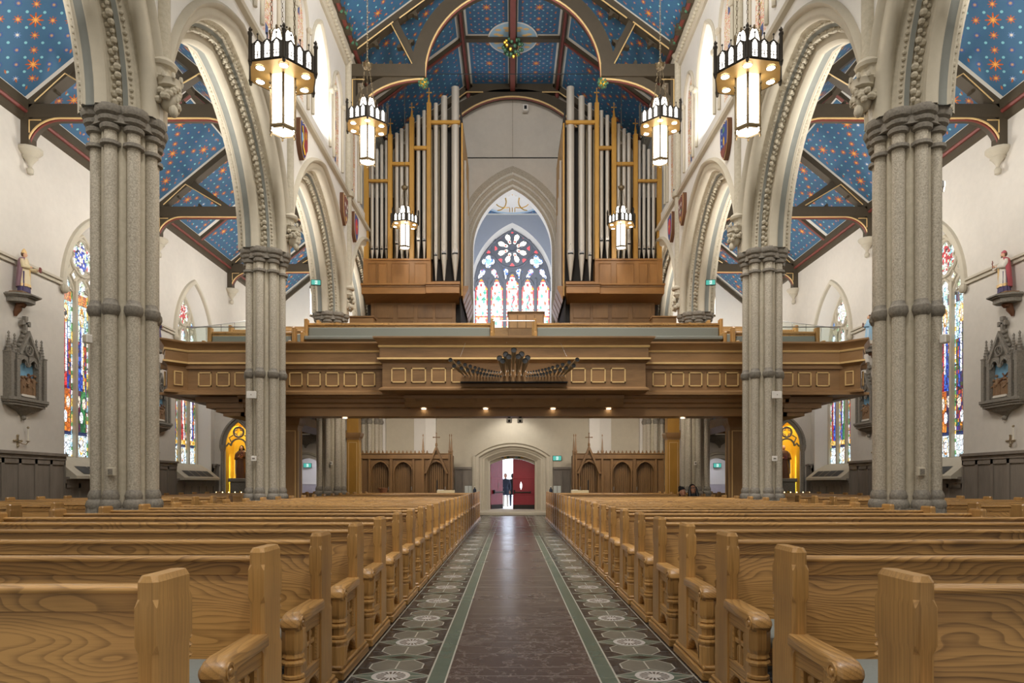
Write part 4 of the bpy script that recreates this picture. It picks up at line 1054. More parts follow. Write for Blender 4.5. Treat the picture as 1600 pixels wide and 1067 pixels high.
# ------------------------------------------------------------ gallery
def offpts(pl, d):
    out = []
    for i, p in enumerate(pl):
        p = Vector(p); ns = []
        if i > 0: t = p-Vector(pl[i-1]); ns.append(Vector((t.y, -t.x)).normalized())
        if i < len(pl)-1: t = Vector(pl[i+1])-p; ns.append(Vector((t.y, -t.x)).normalized())
        n = ns[0] if len(ns) == 1 else (ns[0]+ns[1])/(1+ns[0].dot(ns[1]))
        out.append(p+n*d)
    return out
def sweepwall(mb, pl, prof):                            # prof: (offset, z, material of the strip that follows)
    rings = []
    o = [offpts(pl, d) for d, _, _ in prof]
    for i in range(len(pl)): rings.append([(o[j][i].x, o[j][i].y, prof[j][1]) for j in range(len(prof))])
    mb.loft(rings, [m for _, _, m in prof], False)
PPROF = [(-.3, 4.86, 'wal_x'), (.14, 4.86, 'wal_x'), (.14, 4.82, 'wal_x'), (.10, 4.78, 'wal_x'), (.03, 4.70, 'wal_x'), (.02, 4.66, 'gilt'), (.035, 4.645, 'gilt'), (.02, 4.61, 'wal_x'), (.0, 4.61, 'wal_x'),
         (.0, 4.37, 'gilt'), (.05, 4.36, 'gilt'), (.05, 4.315, 'wal_x'), (-.02, 4.28, 'wal_x'), (-.06, 4.24, 'wal_x'), (-.06, 3.66, 'wal_x'), (.02, 3.61, 'wal_x'), (.02, 3.57, 'wal_x'), (-.5, 3.50, 'wal_x')]
gal = thing('gallery', 'brown oak panelled organ gallery with gilt lines spanning the nave and aisles', 'gallery', (0, 17, 0), kind='thing')
def gp(mb, name, bevel=0): 
    o = mb.build(name, gal, bevel=bevel); o.location = (0, -17, 0); return o
CP = [(-3.28, 17.4), (-3.28, 16.65), (3.28, 16.65), (3.28, 17.4)]
SPL = [(3.0, 17.3), (8.25, 17.3), (8.62, 16.87), (9.0, 17.55), (9.0, 29.4)]
mb = MB(); sweepwall(mb, CP, PPROF); gp(mb, 'parapet')
def framed_panel(x0, x1, z0, z1, y, nm='parapet_panel', pv=None, ang=0):
    m_ = MB(); w = .028
    m_.box(x0, x1, y-.006, y+.02, z0, z1, 'wal_x')
    for a, b, c, d in ((x0, x1, z1-w, z1), (x0, x1, z0, z0+w), (x0, x0+w, z0, z1), (x1-w, x1, z0, z1)): m_.box(a, b, y-.025, y, c, d, 'gilt')
    return m_
for k in range(12):
    if 4 <= k <= 7: continue
    x = -3.0+k*.488; m_ = framed_panel(x, x+.36, 3.76, 4.12, 16.71); gp(m_, 'parapet_panel')
m_ = framed_panel(-1.12, 1.12, 3.76, 4.12, 16.70); 
for s in (-1, 1):
    pl = [(s*x, y) for x, y in SPL]
    if s < 0: pl = pl[::-1]
    mb = MB(); sweepwall(mb, pl, PPROF); gp(mb, 'parapet')
    for k in range(10):
        x = 3.52+k*.462
        m_ = framed_panel(s*x if s > 0 else -(x+.34), s*(x+.34) if s > 0 else -x, 3.76, 4.12, 17.36); gp(m_, 'parapet_panel')
    for (xa, ya, xb, yb) in ((8.25, 17.36, 8.62, 16.95), (8.68, 17.0, 9.0, 17.6)):
        m_ = MB(); cx, cy = s*(xa+xb)/2, (ya+yb)/2; a = math.atan2(yb-ya, s*(xb-xa)) if s > 0 else math.atan2(ya-yb, (xb-xa))
        m_.T = Matrix.Translation((cx, cy, 0)) @ Matrix.Rotation(a, 4, 'Z'); w = .11; yy = .0 if s > 0 else 0.0
        mm = framed_panel(-w, w, 3.76, 4.12, yy); 
        vs = [tuple(m_.T @ Vector(p)) for p in mm.v]; mm.v = vs; gp(mm, 'parapet_panel')
# under-gallery beams, ogee trough with downlights
mb = MB()
mb.prism([(17.05, 3.50), (17.05, 3.42), (17.15, 3.36), (17.22, 3.25), (17.24, 3.22), (18.0, 3.22), (18.0, 3.5)], 0, -2.75, 2.75, 'wal_x')
gp(mb, 'trough')
mb = MB()
mb.prism([(17.28, 3.56), (17.28, 3.47), (17.36, 3.44), (17.36, 3.36), (17.44, 3.32), (17.44, 3.24), (17.5, 3.22), (17.5, 3.02), (18.1, 3.02), (18.1, 3.56)], 0, -7.0, 7.0, 'wal_x'); gp(mb, 'beam')
for s in (-1, 1):
    mb = MB()
    for x1, z0, z1, y0 in ((7.45, 3.02, 3.12, 17.5), (7.62, 3.12, 3.22, 17.46), (7.85, 3.22, 3.36, 17.42), (8.1, 3.36, 3.5, 17.36)): mb.box(min(s*6.9, s*x1), max(s*6.9, s*x1), y0, 29.3 if z0 > 3.2 else 20, z0, z1, 'wal_x')
    gp(mb, 'beam')
mb = MB()
mb.box(-8.95, 8.95, 17.3, 29.45, 4.2, 4.35, 'wal_x'); mb.box(-8.9, 8.9, 17.1, 18.2, 3.52, 3.58, 'wal_x')
for k in range(7): mb.box(-5.9, 5.9, 18.6+k*1.0, 18.6+(k+1)*1.0, 4.35, 4.75+k*.36, 'wal_x')
for s in (-1, 1):
    for k in range(8): mb.box(min(s*6.0, s*8.4), max(s*6.0, s*8.4), 18.0+k*1.15, 18.0+(k+1)*1.15, 4.35, 4.55+k*.34, 'wal_x')
mb.box(-5.9, 5.9, 25.6, 35.4, 4.35, 6.9, 'wal_x'); mb.box(-11.8, -5.9, 29.5, 34.3, 4.3, 4.5, 'wal_x'); mb.box(5.9, 11.8, 29.5, 34.3, 4.3, 4.5, 'wal_x')
gp(mb, 'floor_deck')
for x, y, z in ((-7.65, 17.9, 3.2), (7.65, 17.9, 3.2), (-2.3, 17.42, 3.21), (-.72, 17.42, 3.21), (1.0, 17.42, 3.21), (2.42, 17.42, 3.21), (-4.4, 17.8, 3.01), (4.4, 17.8, 3.01)):
    m_ = MB(); m_.lathe([(.075, 0), (.085, -.012), (.06, -.014)], (x, y, z), 'white', 16, caps=False); m_.lathe([(.06, -.014), (.001, -.014)], (x, y, z), 'spotglow', 16); gp(m_, 'downlight')
for x in (-8.9, -4.4, -1.2, 1.2, 4.4, 8.9): light('gallery_soffit_lamp', 'SPOT', (x, 20.5 if abs(x) < 6 else 21, 4.1), 150, WARM, .12, (x*.9, 24.5, 0), spot=120)
light('entrance_lamp', 'SPOT', (0, 28.3, 4.05), 75, NEUT, .15, (0, 29.5, 2.6), spot=125)
light('under_gallery', 'AREA', (0, 24, 4.1), 160, NEUT, 8.0, (0, 26, 0), 2.0)
for s in (-1, 1): light('confessional_fill', 'AREA', (s*4.2, 25.6, 4.1), 75, WARM, 2.5, (s*4.3, 28.6, 1.2), .4)  # unseen areas added to brighten the confessionals, no fixture there
# wooden posts below the gallery
for s in (-1, 1):
    for k, (x, y) in enumerate(((5.93, 18.3), (5.45, 23.4))):
        t = thing('gallery_post', 'square oak post under the gallery %s pillar on the %s' % (['behind the second', 'beside the third'][k], SIDE[s]), 'post', (s*x, y, 0), group='oak posts under the gallery')
        m_ = MB(); m_.box(-.2, .2, -.2, .2, .5, 4.2 if k else 3.1, 'golden_oak' if k else 'wal_z'); m_.build('shaft', t)
        m_ = MB(); m_.box(-.25, .25, -.25, .25, 0, .5, 'wal_z'); m_.box(-.22, .22, -.22, .22, .5, .56, 'wal_z'); m_.build('plinth', t, bevel=.01)
        m_ = MB(); m_.lathe([(.30, 0), (.31, .05), (.36, .10), (.40, .2), (.40, .24)], (0, 0, 2.78), 'wal_z', 4, phase=pi/4); m_.build('capital', t, sharp=20)
        m_ = MB()
        for sx, sy, nx_ in ((0, -1, 1), (1, 0, 0), (-1, 0, 0)):
            for q in (-.14, .14):
                if nx_: m_.box(q-.012, q+.012, -.212, -.2, .62, 2.7, 'gilt')
                else: m_.box(sx*.2-.012, sx*.2+.012, q-.012, q+.012, .62, 2.7, 'gilt')
        m_.box(-.15, .15, -.212, -.2, 2.68, 2.70, 'gilt'); m_.box(-.15, .15, -.212, -.2, .62, .64, 'gilt'); m_.build('gilt_lines', t)
# upholstered gallery pews
def gal_pew(L):
    t = thing('gallery_pew', 'x', 'pew')
    m_ = MB(); m_.box(-L/2+.05, L/2-.05, -.05, .03, .12, .86, 'oak_x'); m_.build('backrest', t)
    m_ = MB(); m_.box(-L/2+.06, L/2-.06, -.10, -.05, .48, .80, 'cushion'); m_.box(-L/2+.06, L/2-.06, -.5, -.05, .38, .48, 'cushion'); m_.build('upholstery', t, bevel=.02)
    m_ = MB(); m_.box(-L/2+.04, L/2-.04, -.08, .06, .86, .93, 'oak_x'); m_.build('rail', t, bevel=.012)
    for e in (-1, 1):
        m_ = MB(); m_.box(e*L/2-.045, e*L/2+.045, -.16, .06, 0, 1.04, 'oak_z'); m_.box(e*L/2-.045, e*L/2+.045, -.5, -.16, 0, .6, 'oak_z'); m_.build('end_panel', t, bevel=.015)
    return t
GP = gal_pew(5.2); GA = gal_pew(2.3); f1 = f2 = True
for s in (-1, 1):
    for k, (y, z) in enumerate(((19.2, 4.86), (20.4, 5.10))):
        o = GP if f1 else copytree(GP); f1 = False; o.location = (s*3.2, y, z); o['group'] = 'pews in the middle of the gallery'
        o['label'] = 'upholstered gallery pew %s of the central gap, %s row behind the parapet' % (SIDE[s], ['front', 'second'][k])
    for k in range(4):
        o = GA if f2 else copytree(GA); f2 = False; o.location = (s*(7.15-.1*k), 18.75+k*1.15, 4.52+k*.31); o['group'] = 'pews in the aisle wings of the gallery'
        o['label'] = 'short upholstered pew in the %s wing of the gallery, %s row behind the parapet' % (SIDE[s], ORD(k+1))
    # glass guards
    t = thing('glass_guard', 'clear glass guard with thin metal edge on the %s wing of the gallery' % SIDE[s], 'glass guard', (s*8.35, 17.6, 4.86))
    for k in range(4):
        y0, y1 = k*.95, (k+1)*.95-.02; z = lambda y: .42+.29*y
        m_ = MB(); m_.prism([(y0, z(y0)-.8 if k else 0), (y0, z(y0)), (y1, z(y1)), (y1, z(y1)-.85)], 0, -.006, .006, 'glass'); m_.build('glass_panel', t)
    m_ = MB(); m_.box(min(0, -s*1.8), max(0, -s*1.8), -.16, -.148, -.02, .42, 'glass'); m_.build('glass_panel', t)
    m_ = MB(); m_.tube([(0, 0, .43), (0, 3.8, 1.53)], .012, 'steel', 6); m_.tube([(0, -.155, .43), (-s*1.8, -.155, .43)], .012, 'steel', 6)
    m_.tube([(0, 3.8, 1.53), (-s*.9, 3.9, 1.3)], .012, 'steel', 6); m_.build('handrail', t)
t = thing('glass_guard', 'small clear glass guard at the gap between the gallery pews, above the trumpet pipes', 'glass guard', (0, 17.8, 4.86))
m_ = MB(); m_.box(-.55, .55, -.006, .006, 0, .66, 'glass'); m_.build('glass_panel', t)
m_ = MB(); m_.tube([(-.55, 0, .67), (.55, 0, .67)], .012, 'steel', 6); m_.build('handrail', t)
t = thing('organ_console', 'brown oak organ console screen standing before the great stained window', 'organ console', (.45, 23.6, 6.2))
m_ = MB(); m_.box(-.62, .62, -.04, .6, 0, .98, 'carved'); m_.box(-.65, .65, -.07, .63, .98, 1.03, 'carved'); m_.build('case', t, bevel=.01)
for k in range(4): m_ = MB(); x = -.58+k*.295; m_.box(x, x+.27, -.055, -.04, .45, .90, 'wal_z'); m_.build('panel', t, bevel=.008)
for s in (-1, 1):
    t = thing('storage_chest', 'plain brown oak chest at the %s end of the upper gallery row' % SIDE[s], 'chest', (s*5.35, 24.3, 6.2)); m_ = MB(); m_.box(-.42, .42, -.2, .3, 0, .95, 'wal_x'); m_.build('body', t, bevel=.01); m_ = MB(); m_.box(-.45, .45, -.24, .32, .95, 1.0, 'wal_x'); m_.build('lid', t, bevel=.01)
# ------------------------------------------------------------ organ cases
OY = 25.5; KX = OY/1067
def ox(px): return (798-px)*KX+.08
def oz(py): return 1.3+(755-py)*KX
def organ(s):
    t = thing('organ_case', 'tall oak organ case of silver pipes with gilt posts, %s of the great window' % SIDE[s], 'pipe organ', (s*3.7, OY, 6.9)); OFF = (-s*3.7, -OY, -6.9)
    def add(m_, nm, par=t, **k):
        o = m_.build(nm, par, **k)
        if par is t: o.location = OFF
        return o
    def bx(m_, pa, pb, y0, y1, z0, z1, mat): a, b = s*ox(pa), s*ox(pb); m_.box(min(a, b), max(a, b), y0, y1, z0, z1, mat)
    # posts with cross finials
    for pa, pb, top, fin in ((569, 576, 246, None), (606.5, 613, 212, 190), (640, 647, 186, 165), (667, 673.5, 163, 142)):
        m_ = MB(); bx(m_, pa, pb, OY-.08, OY+.12, oz(406), oz(top), 'golden_oak'); post = add(m_, 'post', bevel=.008)
        if fin:
            m_ = MB(); cx = s*(ox(pa)+ox(pb))/2; z = oz(top); h = oz(fin)-z
            m_.lathe([(.12, 0), (.125, .03), (.07, .06), (.015, h*.8)], (cx, OY+.02, z), 'golden_oak', 4, phase=pi/4)
            m_.box(cx-.012, cx+.012, OY+.005, OY+.035, z+h*.7, z+h+.1, 'golden_oak'); m_.box(cx-.08, cx+.08, OY+.005, OY+.035, z+h*.86, z+h*.92, 'golden_oak')
            for e in (-.08, .08): m_.ball((cx+e, OY+.02, z+h*.89), .028, 'golden_oak', 6, 4)
            m_.ball((cx, OY+.02, z+h+.1), .028, 'golden_oak', 6, 4); o = m_.build('finial', post)
    GR = [((580.5, 588, 595.5, 603), (241, 231, 224, 217.5), 2.75, (281, 285), (380,)*4, 405), ((619.2, 626.7, 635.5), (206, 199, 191.5), 3.2, (254, 259), (372,)*3, 405),
          ((653, 662.3), (178, 170.5), 3.35, (229, 234), (367,)*2, 405), ((680.5, 693.5, 711), (159, 148.5, 134), 4.6, (189, 194), (390, 388, 388), 437)]
    hi = []
    for gi, (xs, tops, r, bar_, mth, ft) in enumerate(GR):
        for i, (px, tp) in enumerate(zip(xs, tops)):
            rr = (r if gi < 3 else (3.6, 5.2, 6.4)[i])*KX*.95; x = s*ox(px); zm = oz(mth[i]+9); zf = oz(ft); zt = oz(tp); yc = OY+.13
            m_ = MB(); m_.lathe([(rr*.22, zf), (rr*.3, zf+.05), (rr*.98, zm-.06), (rr, zm), (rr, zt), (rr*.93, zt), (rr*.93, zt-.05)], (x, yc, 0), 'pipe', 20); p = add(m_, 'pipe')
            m_ = MB(); m_.box(x-rr*.72, x+rr*.72, yc-rr*1.02, yc-rr*.3, zm-.0, zm+.05, 'black'); m_.build('mouth_slot', p)
            n = 8; m_ = MB(); ring = []
            hgt = oz(mth[i]-7)-oz(mth[i]+7)
            pts = [(-.72, .05), (-.66, .45), (-.35, .8), (0, 1.05), (.35, .8), (.66, .45), (.72, .05)]
            vs = [(x+rr*a, yc-rr*1.03*sqrt(max(0, 1-a*a*.9)), zm+.05+hgt*b) for a, b in pts]+[(x+rr*a*.9, yc-rr*1.12*sqrt(max(0, 1-a*a*.9)), zm+.05) for a in (.6, .2, -.2, -.6)]
            m_.add(vs, [tuple(range(len(vs)))], 'pipe_hi'); m_.build('upper_lip', p, recalc=False)
        xa, xb = [(576, 606.5), (613, 640), (647, 667), (673.5, 719)][gi]
        m_ = MB(); bx(m_, xa, xb, OY-.07, OY+.05, oz(bar_[1]), oz(bar_[0]), 'golden_oak'); add(m_, 'crossbar', bevel=.008)
    # dark interior behind the pipes
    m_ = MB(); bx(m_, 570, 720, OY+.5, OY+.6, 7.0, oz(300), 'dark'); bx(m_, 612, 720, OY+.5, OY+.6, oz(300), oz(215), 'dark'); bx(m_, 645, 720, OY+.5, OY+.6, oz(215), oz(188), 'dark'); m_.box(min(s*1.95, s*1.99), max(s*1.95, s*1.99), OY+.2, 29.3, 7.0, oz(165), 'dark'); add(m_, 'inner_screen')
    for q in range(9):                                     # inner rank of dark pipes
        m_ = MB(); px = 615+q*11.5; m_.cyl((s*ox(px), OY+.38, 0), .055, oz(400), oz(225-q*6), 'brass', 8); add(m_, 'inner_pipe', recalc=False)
    # panelled apron below the pipes
    m_ = MB(); bx(m_, 568, 673.5, OY-.06, OY+.5, oz(447), oz(406), 'org_z'); bx(m_, 673.5, 719, OY-.04, OY+.5, oz(447), oz(440), 'org_x'); bx(m_, 568, 673.5, OY-.10, OY+.4, oz(408), oz(405), 'org_x'); add(m_, 'apron', bevel=.006)
    for pa, pb in ((576, 589), (592, 605), (613, 640), (648, 667)):
        m_ = MB(); bx(m_, pa, pb, OY-.085, OY-.05, oz(445), oz(412), 'org_z'); w = .03; a, b = sorted((s*ox(pa), s*ox(pb)))
        for x0, x1, z0, z1 in ((a, b, oz(412)-w, oz(412)), (a, b, oz(445), oz(445)+w), (a, a+w, oz(445), oz(412)), (b-w, b, oz(445), oz(412))): m_.box(x0, x1, OY-.11, OY-.05, z0, z1, 'org_x')
        add(m_, 'panel', bevel=.006)
    # cornice and soffit
    m_ = MB()
    for pa, pb, d in ((566, 668, 0), (666, 720, -.10)):
        bx(m_, pa, pb, OY-.32+d, OY+.5, oz(449), oz(446), 'org_x'); bx(m_, pa+.8, pb-.5, OY-.28+d, OY+.5, oz(452), oz(449), 'carved'); bx(m_, pa+1, pb-1, OY-.26+d, OY+.5, oz(462), oz(452), 'org_x')
    add(m_, 'cornice', bevel=.008)
    m_ = MB(); a, b = s*ox(569), s*ox(717)
    m_.prism([(OY-.26, oz(462)), (OY+.35, oz(471)), (OY+.5, oz(471)), (OY+.5, oz(460))], 0, min(a, b), max(a, b), 'carved'); add(m_, 'soffit')
    m_ = MB(); bx(m_, 577, 711, OY+.30, OY+.6, 6.9, oz(470), 'carved'); add(m_, 'base')
    for pa, pb in ((582, 612), (619, 645), (651, 675), (679, 706)):
        for z0, z1 in ((oz(495)+.02, oz(473)), (6.95, oz(497)-.02)):
            m_ = MB(); bx(m_, pa, pb, OY+.275, OY+.31, z0, z1, 'carved'); add(m_, 'panel', bevel=.008)
    # inner side with slanted brackets
    xs_ = s*1.93
    m_ = MB(); m_.box(min(xs_, xs_-s*.06), max(xs_, xs_-s*.06), OY+.0, 29.2, oz(462), oz(192), 'golden_oak'); add(m_, 'side_wall')
    m_ = MB()
    for q in range(5): 
        y = OY+.1+q*.75; m_.prism([(xs_-s*.06, 8.15), (xs_-s*.26, 8.6), (xs_-s*.26, 8.7), (xs_-s*.06, 8.7)], 1, y, y+.62, 'org_x')
    for q in range(6): m_.cyl((xs_-s*.12, OY+.35+q*.5, 0), .05, 8.75, 13.5-.5*q, 'pipe', 8)
    add(m_, 'side_pipe_rank', recalc=False)
for s in (-1, 1): organ(s)
# ------------------------------------------------------------ horizontal trumpets on the parapet
t = thing('trumpet_rank', 'fan of black mouthed brass trumpet pipes projecting from the gallery parapet', 'organ pipes', (0, 16.65, 3.75))
C3 = lambda x, y: (690+x/7.111, 530+y/7.111)
def at(px, py, d): return Vector((-.08+(px-798)*d/1067, d-16.65, 1.3+(755-py)*d/1067-3.75))
def trump(tip, root, L, r):
    a = at(*C3(*tip), 16.62-L); b = at(*C3(*root), 16.58)
    m_ = MB(); d = (a-b); pts = [b+d*f for f in (0, .06, .1, .5, .96, 1.0)]
    m_.tube(pts, [r*.28, r*.32, r*.3, r*.6, r*.97, r*1.06], 'brass', 12); m_.f.pop(); m_.mi.pop(); p = m_.build('trumpet_pipe', t, recalc=False)
    m_ = MB(); q = a-d*.02; m_.tube([q-d*.004, q+d*.004], r*.98, 'black', 12); m_.build('dark_mouth', p)
    m_ = MB(); m_.tube([b-d*.0, b+d*.09], r*.46 if r > .035 else .024, 'pipe_hi', 8); m_.build('boot', p)
UL = [(97, 228), (187, 258), (260, 282), (318, 300), (372, 316), (415, 327), (452, 337), (487, 343), (525, 350), (555, 355), (585, 358), (613, 362), (640, 365)]
LL = [(137, 295), (220, 320), (288, 340), (348, 355), (400, 367), (437, 377), (473, 384), (505, 390), (541, 398), (569, 402), (597, 405), (627, 408), (655, 409)]
for lst, ry, x0, x1 in ((UL, 374, 240, 650), (LL, 413, 262, 662)):
    for k, p in enumerate(lst):
        f = k/(len(lst)-1); L = .95*(1-f)**1.2+.10; rt = (x0+(x1-x0)*f, ry); r = .048*(1-f)+.020*f
        trump(p, rt, L, r); trump((1606-p[0], p[1]-3), (1606-rt[0], ry), L, r)
for tip, root, L in (((803, 118), (792, 368), 1.35), ((712, 165), (733, 368), 1.15), ((890, 162), (857, 368), 1.15), ((643, 208), (675, 368), .95), ((957, 205), (917, 368), .95),
                     ((747, 193), (760, 412), 1.25), ((852, 190), (833, 412), 1.25), ((680, 240), (700, 412), 1.05), ((927, 238), (890, 412), 1.05)): trump(tip, root, L, .062)
m_ = MB(); m_.box(-1.30, 1.30, -.14, .1, -.012, .012, 'black'); m_.box(-1.28, 1.28, -.1, .08, .02, .12, 'wal_x'); m_.box(-1.24, 1.24, -.04, .08, .12, .26, 'wal_x'); m_.build('wind_chest', t)
m_ = MB()
for (x, z, x2) in ((-1.18, .97, -1.27), (1.13, .97, 1.24), (-.18, .97, -.17), (.12, .97, .12)):
    m_.ball((x, -.03, z-.0), .014, 'steel', 6, 4); m_.tube([(x, -.03, z), (x2, -.5 if abs(x) > 1 else -.9, .55 if abs(x) > 1 else .8)], .004, 'steel', 4)
m_.build('support_wire', t)
# cameras hanging from the beam
for k, x in enumerate((-.12, .16)):
    t = thing('ceiling_camera', 'white dome camera hanging under the gallery beam, %s of the pair' % ['left', 'right'][k], 'camera', (x, 17.6, 3.02), group='cameras under the gallery')
    m_ = MB(); m_.box(-.07, .07, -.06, .06, -.17, -.04, 'white'); m_.box(-.03, .03, -.03, .03, -.04, 0, 'white'); m_.build('housing', t, bevel=.02)
    m_ = MB(); m_.lathe([(.03, 0), (.032, .012), (.0, .012)], (0, 0, 0), 'black', 12); o = m_.build('lens', t); o.location = (0, -.06, -.12); o.rotation_euler = (pi/2, 0, 0)
    m_ = MB(); m_.box(-.035, .035, -.045, .045, -.045, -.012, 'black'); m_.build('bracket', t)
# ------------------------------------------------------------ confessionals
def confessional(s):
    t = thing('confessional', 'carved dark oak confessional with pointed doors, gable and cross, %s of the entrance' % SIDE[s], 'confessional', (s*4.35, 27.9, 0)); Y = 0
    K = 27.9/1067; X = lambda px: s*(abs(-.08+(px-798)*K))-s*4.35; Z = lambda py: 1.3+(755-py)*K
    def bx(m_, pa, pb, y0, y1, z0, z1, mat='carved'): a, b = X(pa), X(pb); m_.box(min(a, b), max(a, b), y0, y1, z0, z1, mat)
    m_ = MB(); bx(m_, 564, 706, .34, 1.0, 0, Z(711)); bx(m_, 564, 566, .06, .4, 0, Z(711)); bx(m_, 704.5, 706, .06, .4, 0, Z(711)); m_.build('body', t)
    m_ = MB(); ops = [(X(px), 0, parch(a, zr, 0, 8), Z(zy)) for px, a, zr, zy in ((594, .37, .47, 738), (630, .37, .47, 738), (682, .385, .51, 739))]
    for yy in (.06, .16): wallstrip(m_, lambda u, z: (u, yy, z), min(X(564), X(706)), max(X(564), X(706)), 0, Z(711), ops, 'carved')
    for cu, _, pts, zp in ops:
        o_ = [(cu+pts[0][0], 0)]+[(cu+u, zp+z) for u, z in pts]+[(cu+pts[-1][0], 0)]
        m_.loft([[(u, .06, z) for u, z in o_], [(u, .30, z) for u, z in o_]], 'carved', False)
    m_.build('front_screen', t, recalc=False)
    m_ = MB(); bx(m_, 564, 707, -.04, .2, Z(717), Z(709)); bx(m_, 563, 660, -.08, .2, Z(709.5), Z(708.3)); bx(m_, 658, 707, -.08, .2, Z(709.5), Z(708.3)); m_.build('top_beam', t, bevel=.01)
    m_ = MB()
    for k in range(20):
        px = 566.5+k*6.3
        if 672 < px < 694: continue
        x = X(px); m_.prism([(x-.085, 0), (x-.03, .04), (x-.025, .09), (x, .13), (x+.025, .09), (x+.03, .04), (x+.085, 0)], 1, .0, .05, 'carved')
    o = m_.build('cresting', t); o.location = (0, 0, Z(708.4))
    for pa, pb in ((575.5, 578.5), (608.5, 613.5), (644, 648), (564, 566)):
        m_ = MB(); bx(m_, pa, pb, -.03, .14, 0, Z(717)); m_.build('stile', t, bevel=.012)
    def door(cx, a, zs, zr, nm, gable=False):
        m_ = MB(); n = 8; w = 2*a*.8/n; pa = parch(a*.98, zr*.98, 0, 8); a_, a = a, a*1.2
        for k in range(n):
            x0 = -a*.8+k*w+.008; x1 = x0+w-.016
            pts = [(cx+x0, 0)]; 
            for x in (x0, (x0+x1)/2, x1):
                z = max([p[1]+(q[1]-p[1])*((x-p[0])/(q[0]-p[0])) for p, q in zip(pa, pa[1:]) if p[0] <= x <= q[0] and q[0] > p[0]] or [0]); pts.append((cx+x, zs+z))
            pts.append((cx+x1, 0)); m_.prism(pts, 1, .24, .30, 'carved')
        d = m_.build('door', t); a = a_
        m_ = MB(); o1, o2 = parch(a*1.08, zr*1.06, 0, 8), parch(a*.9, zr*.90, 0, 8); y = .03
        o1 = [(-a, -zs)]+o1+[(a, -zs)]; o2 = [(-a*.8, -zs)]+o2+[(a*.8, -zs)]
        m_.loft([[(cx+p[0], y+.03, zs+p[1]), (cx+p[0]*.97, y-.06, zs+p[1]*.985), (cx+q[0]*1.05, y-.06, zs+q[1]*1.0), (cx+q[0], y+.10, zs+q[1])] for p, q in zip(o1, o2)], 'carved', False); m_.build('arch_frame', t, recalc=False)
        m_ = MB(); e = s if cx*s < 0.0 else -s
        m_.box(cx-s*e*0-a*.9*s-.012, cx-a*.9*s+.012, -.05, -.0, 1.02, 1.16, 'steel'); m_.build('latch_plate', d)
        if gable: m_ = MB(); m_.prism([(cx-.025, .95), (cx, .9), (cx+.025, .95), (cx+.025, 1.4), (cx, 1.46), (cx-.025, 1.4)], 1, .22, .25, 'black'); m_.build('slit_window', d)
    door(X(594), .385, Z(738), .48, 'd'); door(X(630), .385, Z(738), .48, 'd'); door(X(682), .40, Z(739), .52, 'd', True)
    cx = X(682)
    for e in (-1, 1): m_ = MB(); m_.prism([(cx+e*.50, Z(740)), (cx+e*.40, Z(740)), (cx, Z(703)), (cx, Z(695.5))], 1, -.14, .02, 'carved'); m_.build('gable_rafter', t)
    m_ = MB(); m_.prism([(cx-.19, Z(713.5)), (cx+.19, Z(713.5)), (cx, Z(702))], 1, .0, .06, 'carved'); m_.build('gable_panel', t)
    m_ = MB(); z = Z(695.5); m_.lathe([(.05, -.04), (.045, .05), (.02, .1), (.018, .14)], (cx, -.06, z), 'carved', 8); m_.box(cx-.017, cx+.017, -.08, -.045, z+.1, z+.48, 'carved'); m_.box(cx-.12, cx+.12, -.08, -.045, z+.30, z+.335, 'carved')
    for a, b in ((-.12, .3175), (.12, .3175), (0, .48)): m_.ball((cx+a, -.06, z+b), .03, 'carved', 6, 4)
    m_.build('cross', t)
    for px in (661, 702.5, 705.5):
        x = X(px); m_ = MB(); m_.box(x-.05, x+.05, -.06, .1, 0, Z(706), 'carved'); m_.lathe([(.08, 0), (.085, .04), (.055, .08), (.012, .62), (.03, .66), (.03, .69), (.005, .74)], (x, .02, Z(706)), 'carved', 4, phase=pi/4); m_.build('pinnacle', t)
for s in (-1, 1): confessional(s)
# counters at the back with their things
for s in (-1, 1):
    for k, (xa, xb) in enumerate(((1.35, 3.0), (3.35, 5.4))):
        t = thing('counter_table', 'low counter with pale top %s of the aisle, in front of the %s' % (SIDE[s], ['confessional gable', 'confessional double doors'][k]), 'table', (s*(xa+xb)/2, 26.6, 0)); h = (xb-xa)/2
        m_ = MB(); m_.box(-h, h, -.25, .25, .86, .91, 'paper' if k else 'stone_d'); m_.build('top', t, bevel=.01); m_ = MB(); m_.box(-h+.05, h-.05, -.2, .2, 0, .86, 'oak_x'); m_.build('cabinet', t, bevel=.01)
    t = thing('brochure_holder', 'clear stand of white brochures on the counter %s of the entrance' % SIDE[s], 'brochure stand', (s*1.72, 26.5, .91)); m_ = MB(); m_.box(-.16, .16, -.05, .03, 0, .32, 'glass'); m_.build('stand', t)
    for k in range(2): m_ = MB(); m_.box(-.14+k*.15, -.01+k*.15, -.04, .0, .02, .29, 'paper'); m_.build('brochure_stack', t)
    t = thing('desk_phone' if 0 else 'hand_sanitizer', 'small blue grey bottle beside the brochures %s of the entrance' % SIDE[s], 'bottle', (s*1.48, 26.55, .91)); m_ = MB(); m_.lathe([(.06, 0), (.065, .02), (.065, .14), (.03, .19), (.02, .2), (.02, .24)], (0, 0, 0), 'cloth_b', 12); m_.build('bottle', t); m_ = MB(); m_.lathe([(.025, .24), (.025, .27), (.0, .27)], (0, 0, 0), 'white', 8); m_.build('pump_cap', t)
    t = thing('leaflet_box', 'low cream leaflet box on the counter before the %s confessional gable' % SIDE[s], 'box', (s*2.6, 26.55, .91)); m_ = MB(); m_.box(-.34, .34, -.1, .1, 0, .12, 'cream'); m_.build('box', t, bevel=.01); m_ = MB(); m_.box(-.32, -.08, -.09, .09, .12, .14, 'paper'); m_.build('leaflet_stack', t)
t = thing('wicker_basket', 'round brown wicker basket on the counter by the left confessional', 'basket', (-5.05, 26.55, .91))
